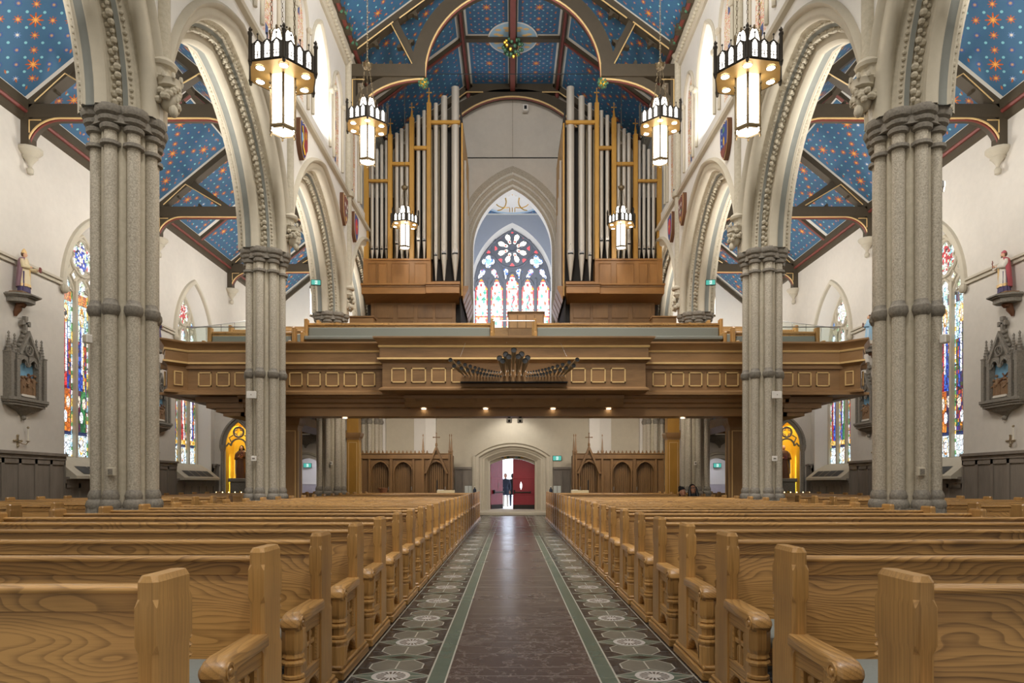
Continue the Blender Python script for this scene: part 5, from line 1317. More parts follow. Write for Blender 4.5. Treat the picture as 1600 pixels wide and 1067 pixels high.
m_ = MB(); m_.lathe([(.12, 0), (.16, .1), (.2, .19), (.18, .19), (.11, .03)], (0, 0, 0), 'wicker', 18); m_.build('body', t); m_ = MB(); m_.tube([(.19*cos(a*pi/9), .19*sin(a*pi/9), .19) for a in range(18)], .018, 'wicker', 6, True); m_.build('rim', t)
# ------------------------------------------------------------ pews
def make_pew(L):
    t = thing('oak_pew', 'x', 'pew'); h = L/2
    for e in (-1, 1):
        xo = e*h; B = lambda m_, a, b, y0, y1, z0, z1, mat='oak_z': m_.box(min(xo-e*a, xo-e*b), max(xo-e*a, xo-e*b), y0, y1, z0, z1, mat)
        m_ = MB()
        B(m_, -.025, .095, -.72, .08, 0, .065, 'oak_y'); B(m_, -.012, .082, -.705, .065, .065, .095, 'oak_y')
        xa, xb = sorted((xo, xo-e*.068)); c_ = .012
        ring = lambda z, c, o=0.0: [(x, y, z) for x, y in ((xa+c-o, -.23-o), (xb-c+o, -.23-o), (xb+o, -.23+c-o), (xb+o, .005-c+o), (xb-c+o, .005+o), (xa+c-o, .005+o), (xa-o, .005-c+o), (xa-o, -.23+c-o))]
        post = MB(); post.loft([ring(.095, .003, .003), ring(.53, .003, .003), ring(.555, .015), ring(.755, .015), ring(.785, .003, .003), ring(.905, .003, .003), ring(.93, .014), ring(.985, .014), ring(1.005, .016, -.008)], 'oak_z'); post.build('end_post', t, sharp=14)
        pass
        B(m_, .008, .06, -.58, -.50, .095, .54); B(m_, .008, .06, -.52, -.20, .47, .55, 'oak_y'); B(m_, .008, .06, -.52, -.20, .215, .275, 'oak_y')
        B(m_, .008, .06, -.52, -.47, .27, .48); B(m_, .008, .06, -.30, -.2, .27, .48)
        m_.prism([(-.54, .095), (-.54, .22), (-.2, .22), (-.2, .095), (-.24, .095), (-.27, .15), (-.33, .19), (-.41, .19), (-.47, .15), (-.50, .095)], 0, min(xo-e*.008, xo-e*.06), max(xo-e*.008, xo-e*.06), 'oak_y')
        m_.build('end_panel', t, bevel=.009)
        m_ = MB(); c = xo-e*.034                                  # front post: octagonal with turned rings
        o8 = [(.052, .09), (.052, .16), (.046, .18), (.046, .19)]
        m_.lathe([(.056, .09), (.056, .215), (.048, .23), (.060, .235), (.064, .25), (.060, .262), (.048, .266), (.058, .272), (.058, .285), (.047, .29)], (c, -.635, 0), 'oak_z', 12)
        m_.lathe([(.047, .285), (.047, .335), (.062, .342), (.064, .354), (.058, .366), (.048, .37), (.058, .38), (.052, .40), (.058, .415), (.062, .43), (.062, .53), (.05, .55)], (c, -.635, 0), 'oak_z', 8, phase=pi/8)
        m_.build('arm_post', t, sharp=25)
        m_ = MB(); n = 10
        prof = [(-.20, .615), (-.60, .615), (-.66, .605), (-.695, .575), (-.70, .545), (-.685, .52), (-.655, .505), (-.61, .505), (-.585, .52), (-.575, .545), (-.2, .555)]
        ins = .018; x0, x1 = min(xo+e*.018, xo-e*.09), max(xo+e*.018, xo-e*.09); cy, cz = -.45, .57
        sh = lambda k: [(y+(cy-y)*k*.12, z+(cz-z)*k) for y, z in prof]
        P = lambda q, x: [(x, y, z) for y, z in q]
        m_.loft([P(sh(.45), x0), P(sh(.12), x0+.008), P(sh(0), x0+.022), P(sh(0), x1-.022), P(sh(.12), x1-.008), P(sh(.45), x1)], 'oak_y'); m_.build('armrest', t, sharp=40)
        m_ = MB(); m_.lathe([(.038, 0), (.038, .008), (.026, .008), (.026, .002), (.018, .002), (.014, .012), (.0, .014)], (0, 0, 0), 'oak_y', 14); o = m_.build('scroll_roundel', t); o.location = (xo+e*.014, -.645, .56); o.rotation_euler = (0, e*pi/2, 0)
        m_ = MB(); c0, c1 = min(xo-e*.02, xo-e*.045), max(xo-e*.02, xo-e*.045)   # pierced cross tracery
        m_.box(c0, c1, -.40, -.37, .27, .48, 'oak_z'); m_.box(c0, c1, -.47, -.30, .385, .41, 'oak_y')
        m_.box(c0, c1, -.425, -.415, .27, .37, 'oak_z'); m_.box(c0, c1, -.355, -.345, .27, .37, 'oak_z')
        for a, b in ((-.43, .44), (-.34, .44), (-.43, .355), (-.34, .355)): m_.ball(((c0+c1)/2, a, b), .022, 'oak_z', 6, 4, (.5, 1, 1))
        m_.build('cross_tracery', t, bevel=.003)
        m_ = MB()
        for z in (.70, .735, .765, .30, .335): m_.lathe([(.028, -.011), (.038, 0), (.028, .011)], (c, .0, z), 'oak_y', 10)
        m_.lathe([(.024, .12), (.024, .80), (.012, .84)], (c, .003, 0), 'oak_z', 8); m_.build('turned_shaft', t)
    m_ = MB(); m_.add([(x, y, z) for x in (-h+.04, h-.04) for y, z in ((-.14, .42), (-.115, .42), (-.015, .89), (-.04, .89))], [(0, 1, 2, 3), (4, 7, 6, 5), (0, 4, 5, 1), (1, 5, 6, 2), (2, 6, 7, 3), (3, 7, 4, 0)], 'oak_x'); m_.build('backrest', t)
    m_ = MB(); sec = [(-.058, .862), (-.052, .922), (-.068, .925), (-.071, .934), (-.066, .945), (-.05, .950), (-.005, .950), (.010, .944), (.012, .932), (.006, .924), (-.012, .922), (-.018, .862)]
    m_.loft([[(x, y, z) for y, z in sec] for x in (-h+.04, h-.04)], 'oak_x'); m_.build('top_rail', t, sharp=60)
    m_ = MB(); m_.box(-h+.05, h-.05, -.60, -.10, .385, .415, 'oak_x'); m_.box(-h+.05, h-.05, -.52, -.49, .30, .39, 'oak_x'); m_.build('seat', t)
    m_ = MB(); m_.box(-h+.055, h-.055, -.63, -.13, .415, .485, 'cushion'); m_.build('cushion', t, bevel=.03, seg=2)
    m_ = MB(); m_.box(-h+.12, h-.12, .05, .19, .20, .255, 'cushion'); m_.box(-h+.12, h-.12, .06, .18, .17, .2, 'black'); m_.build('kneeler', t, bevel=.01)
    return t
NP_ = make_pew(4.15); AP_ = make_pew(3.55); fa = fb = True
for k in range(25):
    for s in (-1, 1):
        y = 2.39+.936*k
        o = NP_ if fa else copytree(NP_); fa = False; o.location = (s*(1.20+4.15/2), y, 0); o['group'] = 'oak pews along the central aisle'
        o['label'] = 'oak pew with grey green cushion %s of the central aisle, %s row from the camera' % (SIDE[s], ORD(k+1))
        if k >= 8 and not (abs(y-10.3) < .3 and False):
            o = AP_ if fb else copytree(AP_); fb = False; o.location = (s*(7.15+3.55/2), y, 0); o['group'] = 'oak pews in the side aisles'
            o['label'] = 'oak pew in the %s side aisle beyond the pillars, %s visible row' % (SIDE[s], ORD(k-7))
# ------------------------------------------------------------ lantern chandeliers
def hexpt(r, k, z, ph=0.0): return (r*cos(pi/3*k+ph), r*sin(pi/3*k+ph), z)
def lantern(x, y, zb, k, rz, label, group, chain_top, canopy=None, power=60):
    t = thing('lantern_chandelier', label, 'chandelier', (x, y, zb), rz, group)
    # k = scale ; cylinder below, tray with lights, crown around, small crown on top
    R, r, H, zt, hc = .595*k, .215*k, .84*k, .88*k, .36*k
    m_ = MB(); m_.lathe([(r, .02*k), (r, zt)], (0, 0, 0), 'glow', 6); m_.build('glass_cylinder', t, sharp=20)
    m_ = MB()
    for q in range(6): m_.tube([hexpt(r*1.02, q, 0), hexpt(r*1.02, q, zt)], .022*k, 'bronze', 5)
    m_.lathe([(r*1.06, -.02*k), (r*1.10, .0), (r*1.06, .04*k), (r*.86, .04*k), (r*.86, -.02*k)], (0, 0, 0), 'bronze', 6, caps=False)
    for q in range(6): m_.ball(hexpt(r*1.05, q, -.045*k), .02*k, 'bronze', 6, 4, (1, 1, 1.6)); m_.ball(hexpt(r*1.12, q, zt*.82), .02*k, 'bronze', 6, 4); m_.ball(hexpt(r*1.1, q, zt*.72), .016*k, 'bronze', 6, 4)
    for q in range(6):
        a, b = Vector(hexpt(r*1.005, q, 0)), Vector(hexpt(r*1.005, q+1, 0))
        for z in (.10, .17): m_.tube([a+Vector((0, 0, z*k)), b+Vector((0, 0, z*k))], .006*k, 'bronze', 4)
    m_.build('cylinder_frame', t)
    m_ = MB(); m_.lathe([(r*.86, -.012*k), (.001, -.012*k)], (0, 0, 0), 'spotglow', 6, caps=False); m_.build('bottom_lens', t, recalc=False)
    m_ = MB(); m_.lathe([(r*.99, zt-.01*k), (R*.99, zt+.02*k), (R, zt+.05*k), (r, zt+.06*k)], (0, 0, 0), 'tray', 6); m_.build('tray', t, sharp=20)
    for q in range(6):
        m_ = MB(); c = hexpt((R+r)*.50, q+.5, zt-.001*k) if False else hexpt(R*.70, q, zt+.004*k); m_.lathe([(.078*k, 0), (.085*k, -.008*k), (.07*k, -.010*k)], c, 'bronze', 16, caps=False); m_.lathe([(.07*k, -.009*k), (.001, -.009*k)], c, 'spotglow', 16, caps=False); m_.build('tray_light', t)
    zc = zt+.03*k
    fr, gl = MB(), MB()
    for q in range(6):
        a, b = Vector(hexpt(R, q, zc)), Vector(hexpt(R, q+1, zc)); u = (b-a).normalized(); w = (b-a).length; n = Vector((u.y, -u.x, 0))
        if n.dot(a) < 0: n = -n
        P = lambda x_, z_, o_=0.0: tuple(a+u*x_+n*o_+Vector((0, 0, z_)))
        fr.lathe([(.035*k, -.02*k), (.04*k, 0), (.032*k, .03*k), (.032*k, hc+.06*k), (.045*k, hc+.08*k), (.02*k, hc+.12*k), (.03*k, hc+.15*k), (.004, hc+.2*k)], tuple(a), 'iron', 6)
        for e in (-1, 1): fr.ball(tuple(a+Vector((-a.y, a.x, 0)).normalized()*.045*k*e+Vector((0, 0, hc+.13*k))), .018*k, 'iron', 5, 4)
        fr.ball(tuple(a+Vector((0, 0, -.04*k))), .03*k, 'iron', 6, 4, (1, 1, 1.5))
        g0 = .05*k; pw = (w-2*g0)/3
        fr.add([P(0, 0, -.02*k), P(w, 0, -.02*k), P(w, hc-.06*k, -.02*k), P(0, hc-.06*k, -.02*k)], [(0, 1, 2, 3)], 'iron'); fr.add([P(0, 0, -.03*k), P(w, 0, -.03*k), P(w, hc-.06*k, -.03*k), P(0, hc-.06*k, -.03*k)], [(0, 1, 2, 3)], 'iron')
        for j in range(3):
            x0 = g0+j*pw+.028*k; x1 = g0+(j+1)*pw-.028*k; cx = (x0+x1)/2; ha = (x1-x0)/2
            pts = [(x0, .03*k)]+[(cx+p, .24*k+z) for p, z in parch(ha, ha*1.45, 0, 4)]+[(x1, .03*k)]
            gl.add([P(p, z, -.004) for p, z in pts], [tuple(range(len(pts)))], 'glow2')
            fr.tube([P(p, z) for p, z in pts], .010*k, 'iron', 4)
            for z in (.09, .14): fr.tube([P(x0, z*k), P(x1, z*k)], .006*k, 'iron', 4)
            fr.tube([P(cx, .04*k), P(cx, .13*k)], .008*k, 'iron', 4)
            for sg in (-1, 1): fr.tube([P(cx+sg*ha, .25*k), P(cx+sg*ha*.4, .27*k), P(cx+sg*ha*.45, .31*k)], .006*k, 'iron', 4)
            fr.tube([P(cx, .24*k+ha*1.5), P(cx, hc+.06*k)], .008*k, 'iron', 4); fr.ball(P(cx, hc+.06*k), .018*k, 'iron', 5, 4)
            for sg in (-1, 1): fr.tube([P(cx, .24*k+ha*1.6), P(cx+sg*pw/2, .22*k+ha*.9)], .014*k, 'iron', 4)
        for j in range(4): fr.tube([P(g0+j*pw, 0), P(g0+j*pw, .27*k)], .018*k, 'iron', 4)
        fr.tube([P(0, .0), P(w, .0)], .016*k, 'iron', 4); fr.tube([P(0, .02*k), P(w, .02*k)], .012*k, 'iron', 4)
    fr.build('crown_frame', t); gl.build('crown_glass', t, recalc=False)
    m_ = MB(); g2 = MB(); r2 = .24*k; z2 = zc+.06*k; h2 = .5*k
    for q in range(6):
        a, b = Vector(hexpt(r2, q, z2)), Vector(hexpt(r2, q+1, z2)); u = b-a
        pts = [(0, 0)]+[(.5+p*.5/.5, .62*h2+z) for p, z in parch(.46, .2*h2/ .3 if False else .32*k, 0, 4)]+[(1, 0)]
        pts = [(max(.04, min(.96, p)), z) for p, z in pts]
        g2.add([tuple(a+u*p+Vector((0, 0, z))) for p, z in pts], [tuple(range(len(pts)))], 'glow2'); m_.tube([tuple(a+u*p+Vector((0, 0, z))) for p, z in pts], .010*k, 'bronze', 4)
        m_.tube([tuple(a+u*.5+Vector((0, 0, .1*k))), tuple(a+u*.5+Vector((0, 0, h2)))], .006*k, 'bronze', 4); m_.tube([tuple(a+u*.1+Vector((0, 0, .25*k))), tuple(a+u*.5+Vector((0, 0, .4*k))), tuple(a+u*.9+Vector((0, 0, .25*k)))], .006*k, 'bronze', 4)
        m_.tube([tuple(a), tuple(a+Vector((0, 0, h2+.05*k)))], .012*k, 'bronze', 5); m_.ball(tuple(a+Vector((0, 0, h2+.07*k))), .02*k, 'bronze', 5, 4, (1, 1, 1.8)); m_.ball(tuple(a+u*.5+Vector((0, 0, .62*h2+.36*k))), .022*k, 'bronze', 5, 4, (1, 1, 1.8))
    up = m_.build('upper_crown', t); g2.build('upper_crown_glass', up, recalc=False)
    ct = (canopy if canopy else chain_top)-zb
    def chain(p, q, nm='chain'):
        m_ = MB(); p, q = Vector(p), Vector(q); d = q-p; n = max(2, int(d.length/(.075*k))); 
        for j in range(n):
            a = p+d*(j/n); b = p+d*((j+1.15)/n); w = Vector((.016*k, 0, 0)) if j % 2 else Vector((0, .016*k, 0))
            m_.tube([a, a+(b-a)*.2+w, a+(b-a)*.8+w, b, a+(b-a)*.8-w, a+(b-a)*.2-w], .0055*k, 'bronze', 4, True)
        m_.build(nm, t, recalc=False)
    for q in (0, 2, 4): chain(hexpt(r2*.9, q, z2+h2), hexpt(.05*k if canopy else r2*.55, q, ct))
    if canopy:
        m_ = MB(); m_.lathe([(.10*k, -.06*k), (.13*k, 0), (.13*k, .04*k), (.09*k, .06*k), (.04*k, .14*k), (.02*k, .22*k)], (0, 0, ct), 'bronze', 12)
        for q in range(6): m_.ball(hexpt(.13*k, q, ct+.05*k), .022*k, 'bronze', 5, 4)
        m_.build('chain_collar', t); chain((0, 0, ct+.2*k), (0, 0, chain_top-zb), 'main_chain')
    l = light('lantern_light', 'POINT', (x, y, zb-.22*k), power*.2, WARM, .16)
    for q in range(3):
        a = pi/3*(2*q)+rz; light('lantern_downlight', 'SPOT', (x+R*.7*cos(a), y+R*.7*sin(a), zb+zt-.05), power*(.9 if power > 20 else .2), WARM, .07, (x+R*.9*cos(a), y+R*.9*sin(a), 0), spot=95)
    return t
GRP = 'gilt bronze lantern chandeliers'
for s in (-1, 1):
    lantern(s*3.95, 11.6, 7.28, 1.0, radians(10)*s+pi/6*0, 'largest glowing hexagonal lantern with pierced crown, before the nearest %s arch' % SIDE[s], GRP, 17.5, None, 90)
    lantern(s*3.88, 18.1, 9.82, 1.0, radians(18)*s, 'glowing hexagonal lantern hanging at the %s end of the hammer beam' % SIDE[s], GRP, 16.7, 12.35, 70)
    lantern(s*3.87, 24.4, 9.72, .88, radians(14)*s, 'smaller glowing lantern in front of the %s organ pipes' % SIDE[s], GRP, 18.1, 11.85, 14)
# slim aisle lanterns
for s in (-1, 1):
    t = thing('pendant_lantern', 'slim white glowing cylinder lantern in the %s aisle seen through the farthest arch' % SIDE[s], 'lantern', (s*8.65, 29.6, 8.55))
    m_ = MB(); m_.lathe([(.13, 0), (.13, 1.2)], (0, 0, 0), 'glow2', 6); m_.build('glass_cylinder', t, sharp=20)
    m_ = MB(); m_.lathe([(.15, -.03), (.15, .04), (.10, .04), (.1, -.03)], (0, 0, 0), 'bronze', 6); m_.lathe([(.15, 1.18), (.16, 1.26), (.05, 1.5), (.02, 1.52)], (0, 0, 0), 'bronze', 6)
    for q in range(6): m_.tube([hexpt(.135, q, 0), hexpt(.135, q, 1.2)], .012, 'bronze', 4)
    m_.build('frame', t); m_ = MB(); m_.tube([(0, 0, 1.5), (0, 0, 4.0)], .012, 'bronze', 5); m_.build('hanging_rod', t)
# ------------------------------------------------------------ statues
M['redlac'] = plain('bright_red_paint', 'c8282e', .45)
def fold_rings(prof, n=36, folds=9, amp=.05, ph=0.0):
    return [[((rx*(1+am*amp*cos(folds*2*pi*j/n+ph)))*cos(2*pi*j/n), (ry*(1+am*amp*cos(folds*2*pi*j/n+ph)))*sin(2*pi*j/n)+oy, z) for j in range(n)] for rx, ry, z, am, oy in prof]
def statue(name, label, loc, rz, H, under, tunic, cape, hair, head_kind, prop, flesh='skin2', beard=False, group=None):
    t = thing(name, label, 'statue', loc, rz, group)
    def sc(m_): m_.v = [(x*H, y*H, z*H) for x, y, z in m_.v]; return m_
    m_ = MB(); m_.loft(fold_rings([(.17, .13, 0, 1.5, 0), (.165, .125, .06, 1.5, 0), (.15, .11, .3, 1, 0), (.13, .1, .5, .5, 0)], folds=11, amp=.05), under); sc(m_).build('under_robe', t)
    m_ = MB(); m_.loft(fold_rings([(.165, .135, .13, 1.2, -.005), (.155, .125, .3, 1, -.005), (.125, .105, .52, .6, -.005), (.13, .105, .66, .3, 0), (.155, .10, .76, .1, 0), (.12, .08, .82, 0, 0), (.05, .05, .85, 0, -.005)], folds=8, amp=.06, ph=1), tunic); sc(m_).build('tunic', t)
    m_ = MB(); rings = []
    for rx, ry, z, a in ((.06, .055, .855, 2.2), (.14, .095, .82, 2.2), (.175, .12, .76, 2.0), (.185, .135, .6, 1.75), (.19, .15, .4, 1.6), (.2, .165, .2, 1.45), (.195, .16, .12, 1.4)):
        rings.append([(rx*(1+.03*cos(q*1.9))*sin(-a+2*a*q/20), ry*(1+.03*cos(q*1.9))*cos(-a+2*a*q/20)+.0, z) for q in range(21)])
    inner = [[(x*.93, y*.93, z) for x, y, z in r[::-1]] for r in rings]
    m_.loft([a+b for a, b in zip(rings, inner)], cape); sc(m_).build('cape', t)
    m_ = MB(); m_.ball((0, -.01, .925), .058, flesh, 14, 10, (.82, .95, 1.18)); m_.tube([(0, 0, .83), (0, -.005, .90)], .032, flesh, 8)
    m_.ball((0, -.066, .918), .011, flesh, 6, 4, (.8, 1, 1.5)); m_.ball((0, -.057, .885), .016, flesh, 6, 4, (1, .7, .6))
    for e in (-1, 1): m_.ball((e*.02, -.054, .937), .007, 'hair_b', 6, 4, (1.2, .6, .8)); m_.ball((e*.049, -.005, .922), .012, flesh, 6, 4, (.5, .8, 1.3))
    m_.ball((0, -.056, .897), .009, 'rose', 6, 3, (1.5, .5, .4)); sc(m_).build('head', t)
    m_ = MB()
    if head_kind == 'veil':
        m_.ball((0, .008, .932), .07, hair, 14, 8, (.95, .95, 1.2)); m_.loft([[(x*w, .01+abs(y)*d, z) for x, y in ((-1, .1), (-.7, .8), (0, 1), (.7, .8), (1, .1))] for w, d, z in ((.07, .07, .93), (.10, .09, .84), (.15, .13, .72))], hair, False)
        m_.v = [(x, max(y, -.035), z) for x, y, z in m_.v]
    else:
        m_.ball((0, .010, .940), .062, hair, 12, 8, (.9, .95, 1.12)); m_.v = [(x, max(y, -.03 if z > .95 else -.005), z) for x, y, z in m_.v]
        if head_kind == 'long': m_.loft([[(.06*w*cos(a), .012+.05*w*sin(a), z) for a in (-.3, .4, 1.1, 1.57, 2.0, 2.7, 3.4)] for w, z in ((1, .93), (1.1, .88), (1.15, .83))], hair, False)
    if beard: m_.ball((0, -.045, .87), .032, hair, 8, 6, (.9, .7, 1.3))
    sc(m_).build('veil' if head_kind == 'veil' else 'hair', t)
    if head_kind in ('mitre', 'cap'):
        m_ = MB(); hh = .09 if head_kind == 'mitre' else .05
        m_.loft([[(.056*k*cos(a*pi/6), .058*k2*sin(a*pi/6), z) for a in range(12)] for k, k2, z in ((1, 1, .955), (1.08, 1.05, .985), (1.0, .6, .985+hh*.6), (.2, .12, .985+hh))], cape if head_kind == 'cap' else 'gilt'); sc(m_).build('mitre' if head_kind == 'mitre' else 'cap', t)
    for e in (-1, 1):
        hand = prop['hands'][0 if e < 0 else 1]; sh = (e*.135, 0, .775); el = (e*.17, -.02 if hand[1] > -.15 else -.06, .60)
        m_ = MB(); m_.tube([sh, ((sh[0]+el[0])/2, -.01, .70), el, tuple(el[i]*.45+hand[i]*.55 for i in range(3)), tuple(el[i]*.12+hand[i]*.88 for i in range(3))], [.045, .05, .048, .05, .055], prop.get('sleeve', tunic), 10); sc(m_).build('sleeve', t)
        m_ = MB(); d = (Vector(hand)-Vector(el)).normalized(); m_.ball(hand, .024, flesh, 8, 6, (.8, 1, .9))
        for f in range(4): q = Vector(hand)+d*.012; m_.tube([q+Vector((0, 0, .014-.009*f)), q+d*.022+Vector((0, 0, .012-.009*f)), q+d*.034+Vector((-e*.006, 0, .006-.009*f))], .0055, flesh, 5)
        m_.tube([Vector(hand)+Vector((-e*.01, 0, .018)), Vector(hand)+d*.02+Vector((-e*.018, 0, .026))], .006, flesh, 5); sc(m_).build('hand', t)
    for kind, p in prop.get('items', ()):
        m_ = MB()
        if kind == 'book': m_.box(p[0]-.05, p[0]+.05, p[1]-.018, p[1]+.018, p[2]-.06, p[2]+.06, 'maroon'); m_.box(p[0]-.046, p[0]+.05, p[1]-.013, p[1]+.013, p[2]-.056, p[2]+.056, 'paper'); sc(m_).build('book', t)
        if kind == 'cross': m_.box(p[0]-.008, p[0]+.008, p[1]-.008, p[1]+.008, p[2]-.06, p[2]+.12, 'maroon'); m_.box(p[0]-.05, p[0]+.05, p[1]-.008, p[1]+.008, p[2]+.05, p[2]+.068, 'maroon'); sc(m_).build('crucifix', t)
        if kind == 'staff': m_.tube([(p[0], p[1], .02), (p[0], p[1], .98)], .009, 'gold', 6); m_.tube([(p[0]+.035+.035*cos(a*pi/6), p[1], .98+.045*sin(a*pi/6)) for a in range(-1, 8)][::-1], .009, 'gold', 6); sc(m_).build('crozier', t)
        if kind == 'trim': m_.loft(fold_rings([(.168, .138, .13, 1.2, -.006), (.165, .135, .2, 1.1, -.006)], folds=8, amp=.06, ph=1), 'gilt'); m_.box(-.02, .02, -.132, -.1, .2, .6, 'gilt'); sc(m_).build('gold_trim', t)
        if kind == 'flowers':
            for q in range(16): m_.ball((p[0]+.045*cos(q*2.4), p[1]-.01+.01*(q % 3), p[2]+.05*sin(q*1.7)), .014, 'rose' if q % 3 else 'gold', 5, 4)
            sc(m_).build('flowers', t)
    return t
def bracket(s, y, z, nm):
    t = thing('statue_bracket', 'grey stepped wall bracket with carved scroll under the %s' % nm, 'bracket', (s*WX, y, z), -s*pi/2, 'carved wall brackets')
    m_ = MB()
    for r, z0, z1 in ((.30, -.09, 0), (.34, -.06, -.03), (.26, -.2, -.09)):
        m_.prism([(r*a, b*1.25) for a, b in ((-1, 0), (-1, -r*.7), (-.5, -r*1.3), (.5, -r*1.3), (1, -r*.7), (1, 0))], 2, z0, z1, 'stone_d')
    m_.build('shelf', t); m_ = MB(); m_.tube([(0, -.26, -.26), (0, -.20, -.22), (0, -.12, -.25), (0, -.10, -.34), (0, -.05, -.42), (0, -.03, -.5)], [.05, .07, .08, .08, .06, .03], 'brownr', 8)
    for e in (-1, 1): m_.ball((e*.06, -.19, -.25), .05, 'brownr', 8, 6, (.5, 1, 1))
    m_.build('scroll', t); m_ = MB(); m_.box(-.22, .22, -.36, -.02, 0, .05, 'ochre'); m_.build('footing', t, bevel=.015)
def bracket_statue(s, y, *a, **k):
    bracket(s, y, 5.78, k.pop('bn')); statue('statue', a[0], (s*(WX-.24), y, 5.83), -s*(pi/2)+k.pop('turn', 0), .98, *a[1:], **k)
bracket_statue(-1, 16.25, 'bishop statue in cream robe and lilac cape holding a book, left wall', 'purple', 'cream', 'mauve', 'hair_b', 'mitre', dict(hands=((-.06, -.14, .62), (.14, -.26, .60)), items=(('book', (.15, -.30, .62)), ('trim', 0)), sleeve='cream'), turn=.35, bn='cream robed bishop statue')
bracket_statue(1, 16.25, 'bishop statue in red cape and white robe holding a crucifix, right wall', 'purple', 'offw', 'rose', 'hair_b', 'cap', dict(hands=((-.07, -.19, .66), (.06, -.15, .64)), items=(('cross', (-.07, -.22, .70)), ('trim', 0)), sleeve='offw'), turn=-.35, beard=True, bn='red caped bishop statue')
bracket_statue(-1, 22.35, 'statue in purple cloak above the left gallery end', 'purple', 'purple', 'purple', 'hair_b', 'long', dict(hands=((-.06, -.14, .62), (.08, -.14, .62))), turn=.4, bn='purple cloaked statue')
bracket_statue(1, 22.35, 'statue in pale blue cloak with red book above the right gallery end', 'offw', 'ltblue', 'ltblue', 'hair_b', 'long', dict(hands=((-.07, -.15, .66), (.07, -.14, .64)), items=(('book', (-.02, -.19, .68)),)), turn=-.4, bn='blue cloaked statue')
statue('statue', 'veiled nun statue in brown habit and ivory cloak in the left gold niche', (-10.95, 27.6, 1.5), .1, 1.32, 'brownr', 'brownr', 'offw', 'hair_k', 'veil', dict(hands=((-.05, -.14, .66), (.06, -.14, .70)), items=(('cross', (.06, -.18, .72)), ('flowers', (.02, -.17, .66))), sleeve='brownr'))
statue('statue', 'bareheaded friar statue in brown habit and ivory cloak in the right gold niche', (10.95, 27.6, 1.5), -.15, 1.32, 'brownr', 'brownr', 'offw', 'offw', 'short', dict(hands=((-.06, -.14, .62), (.04, -.15, .64)), items=(('book', (.02, -.18, .64)),), sleeve='brownr'))
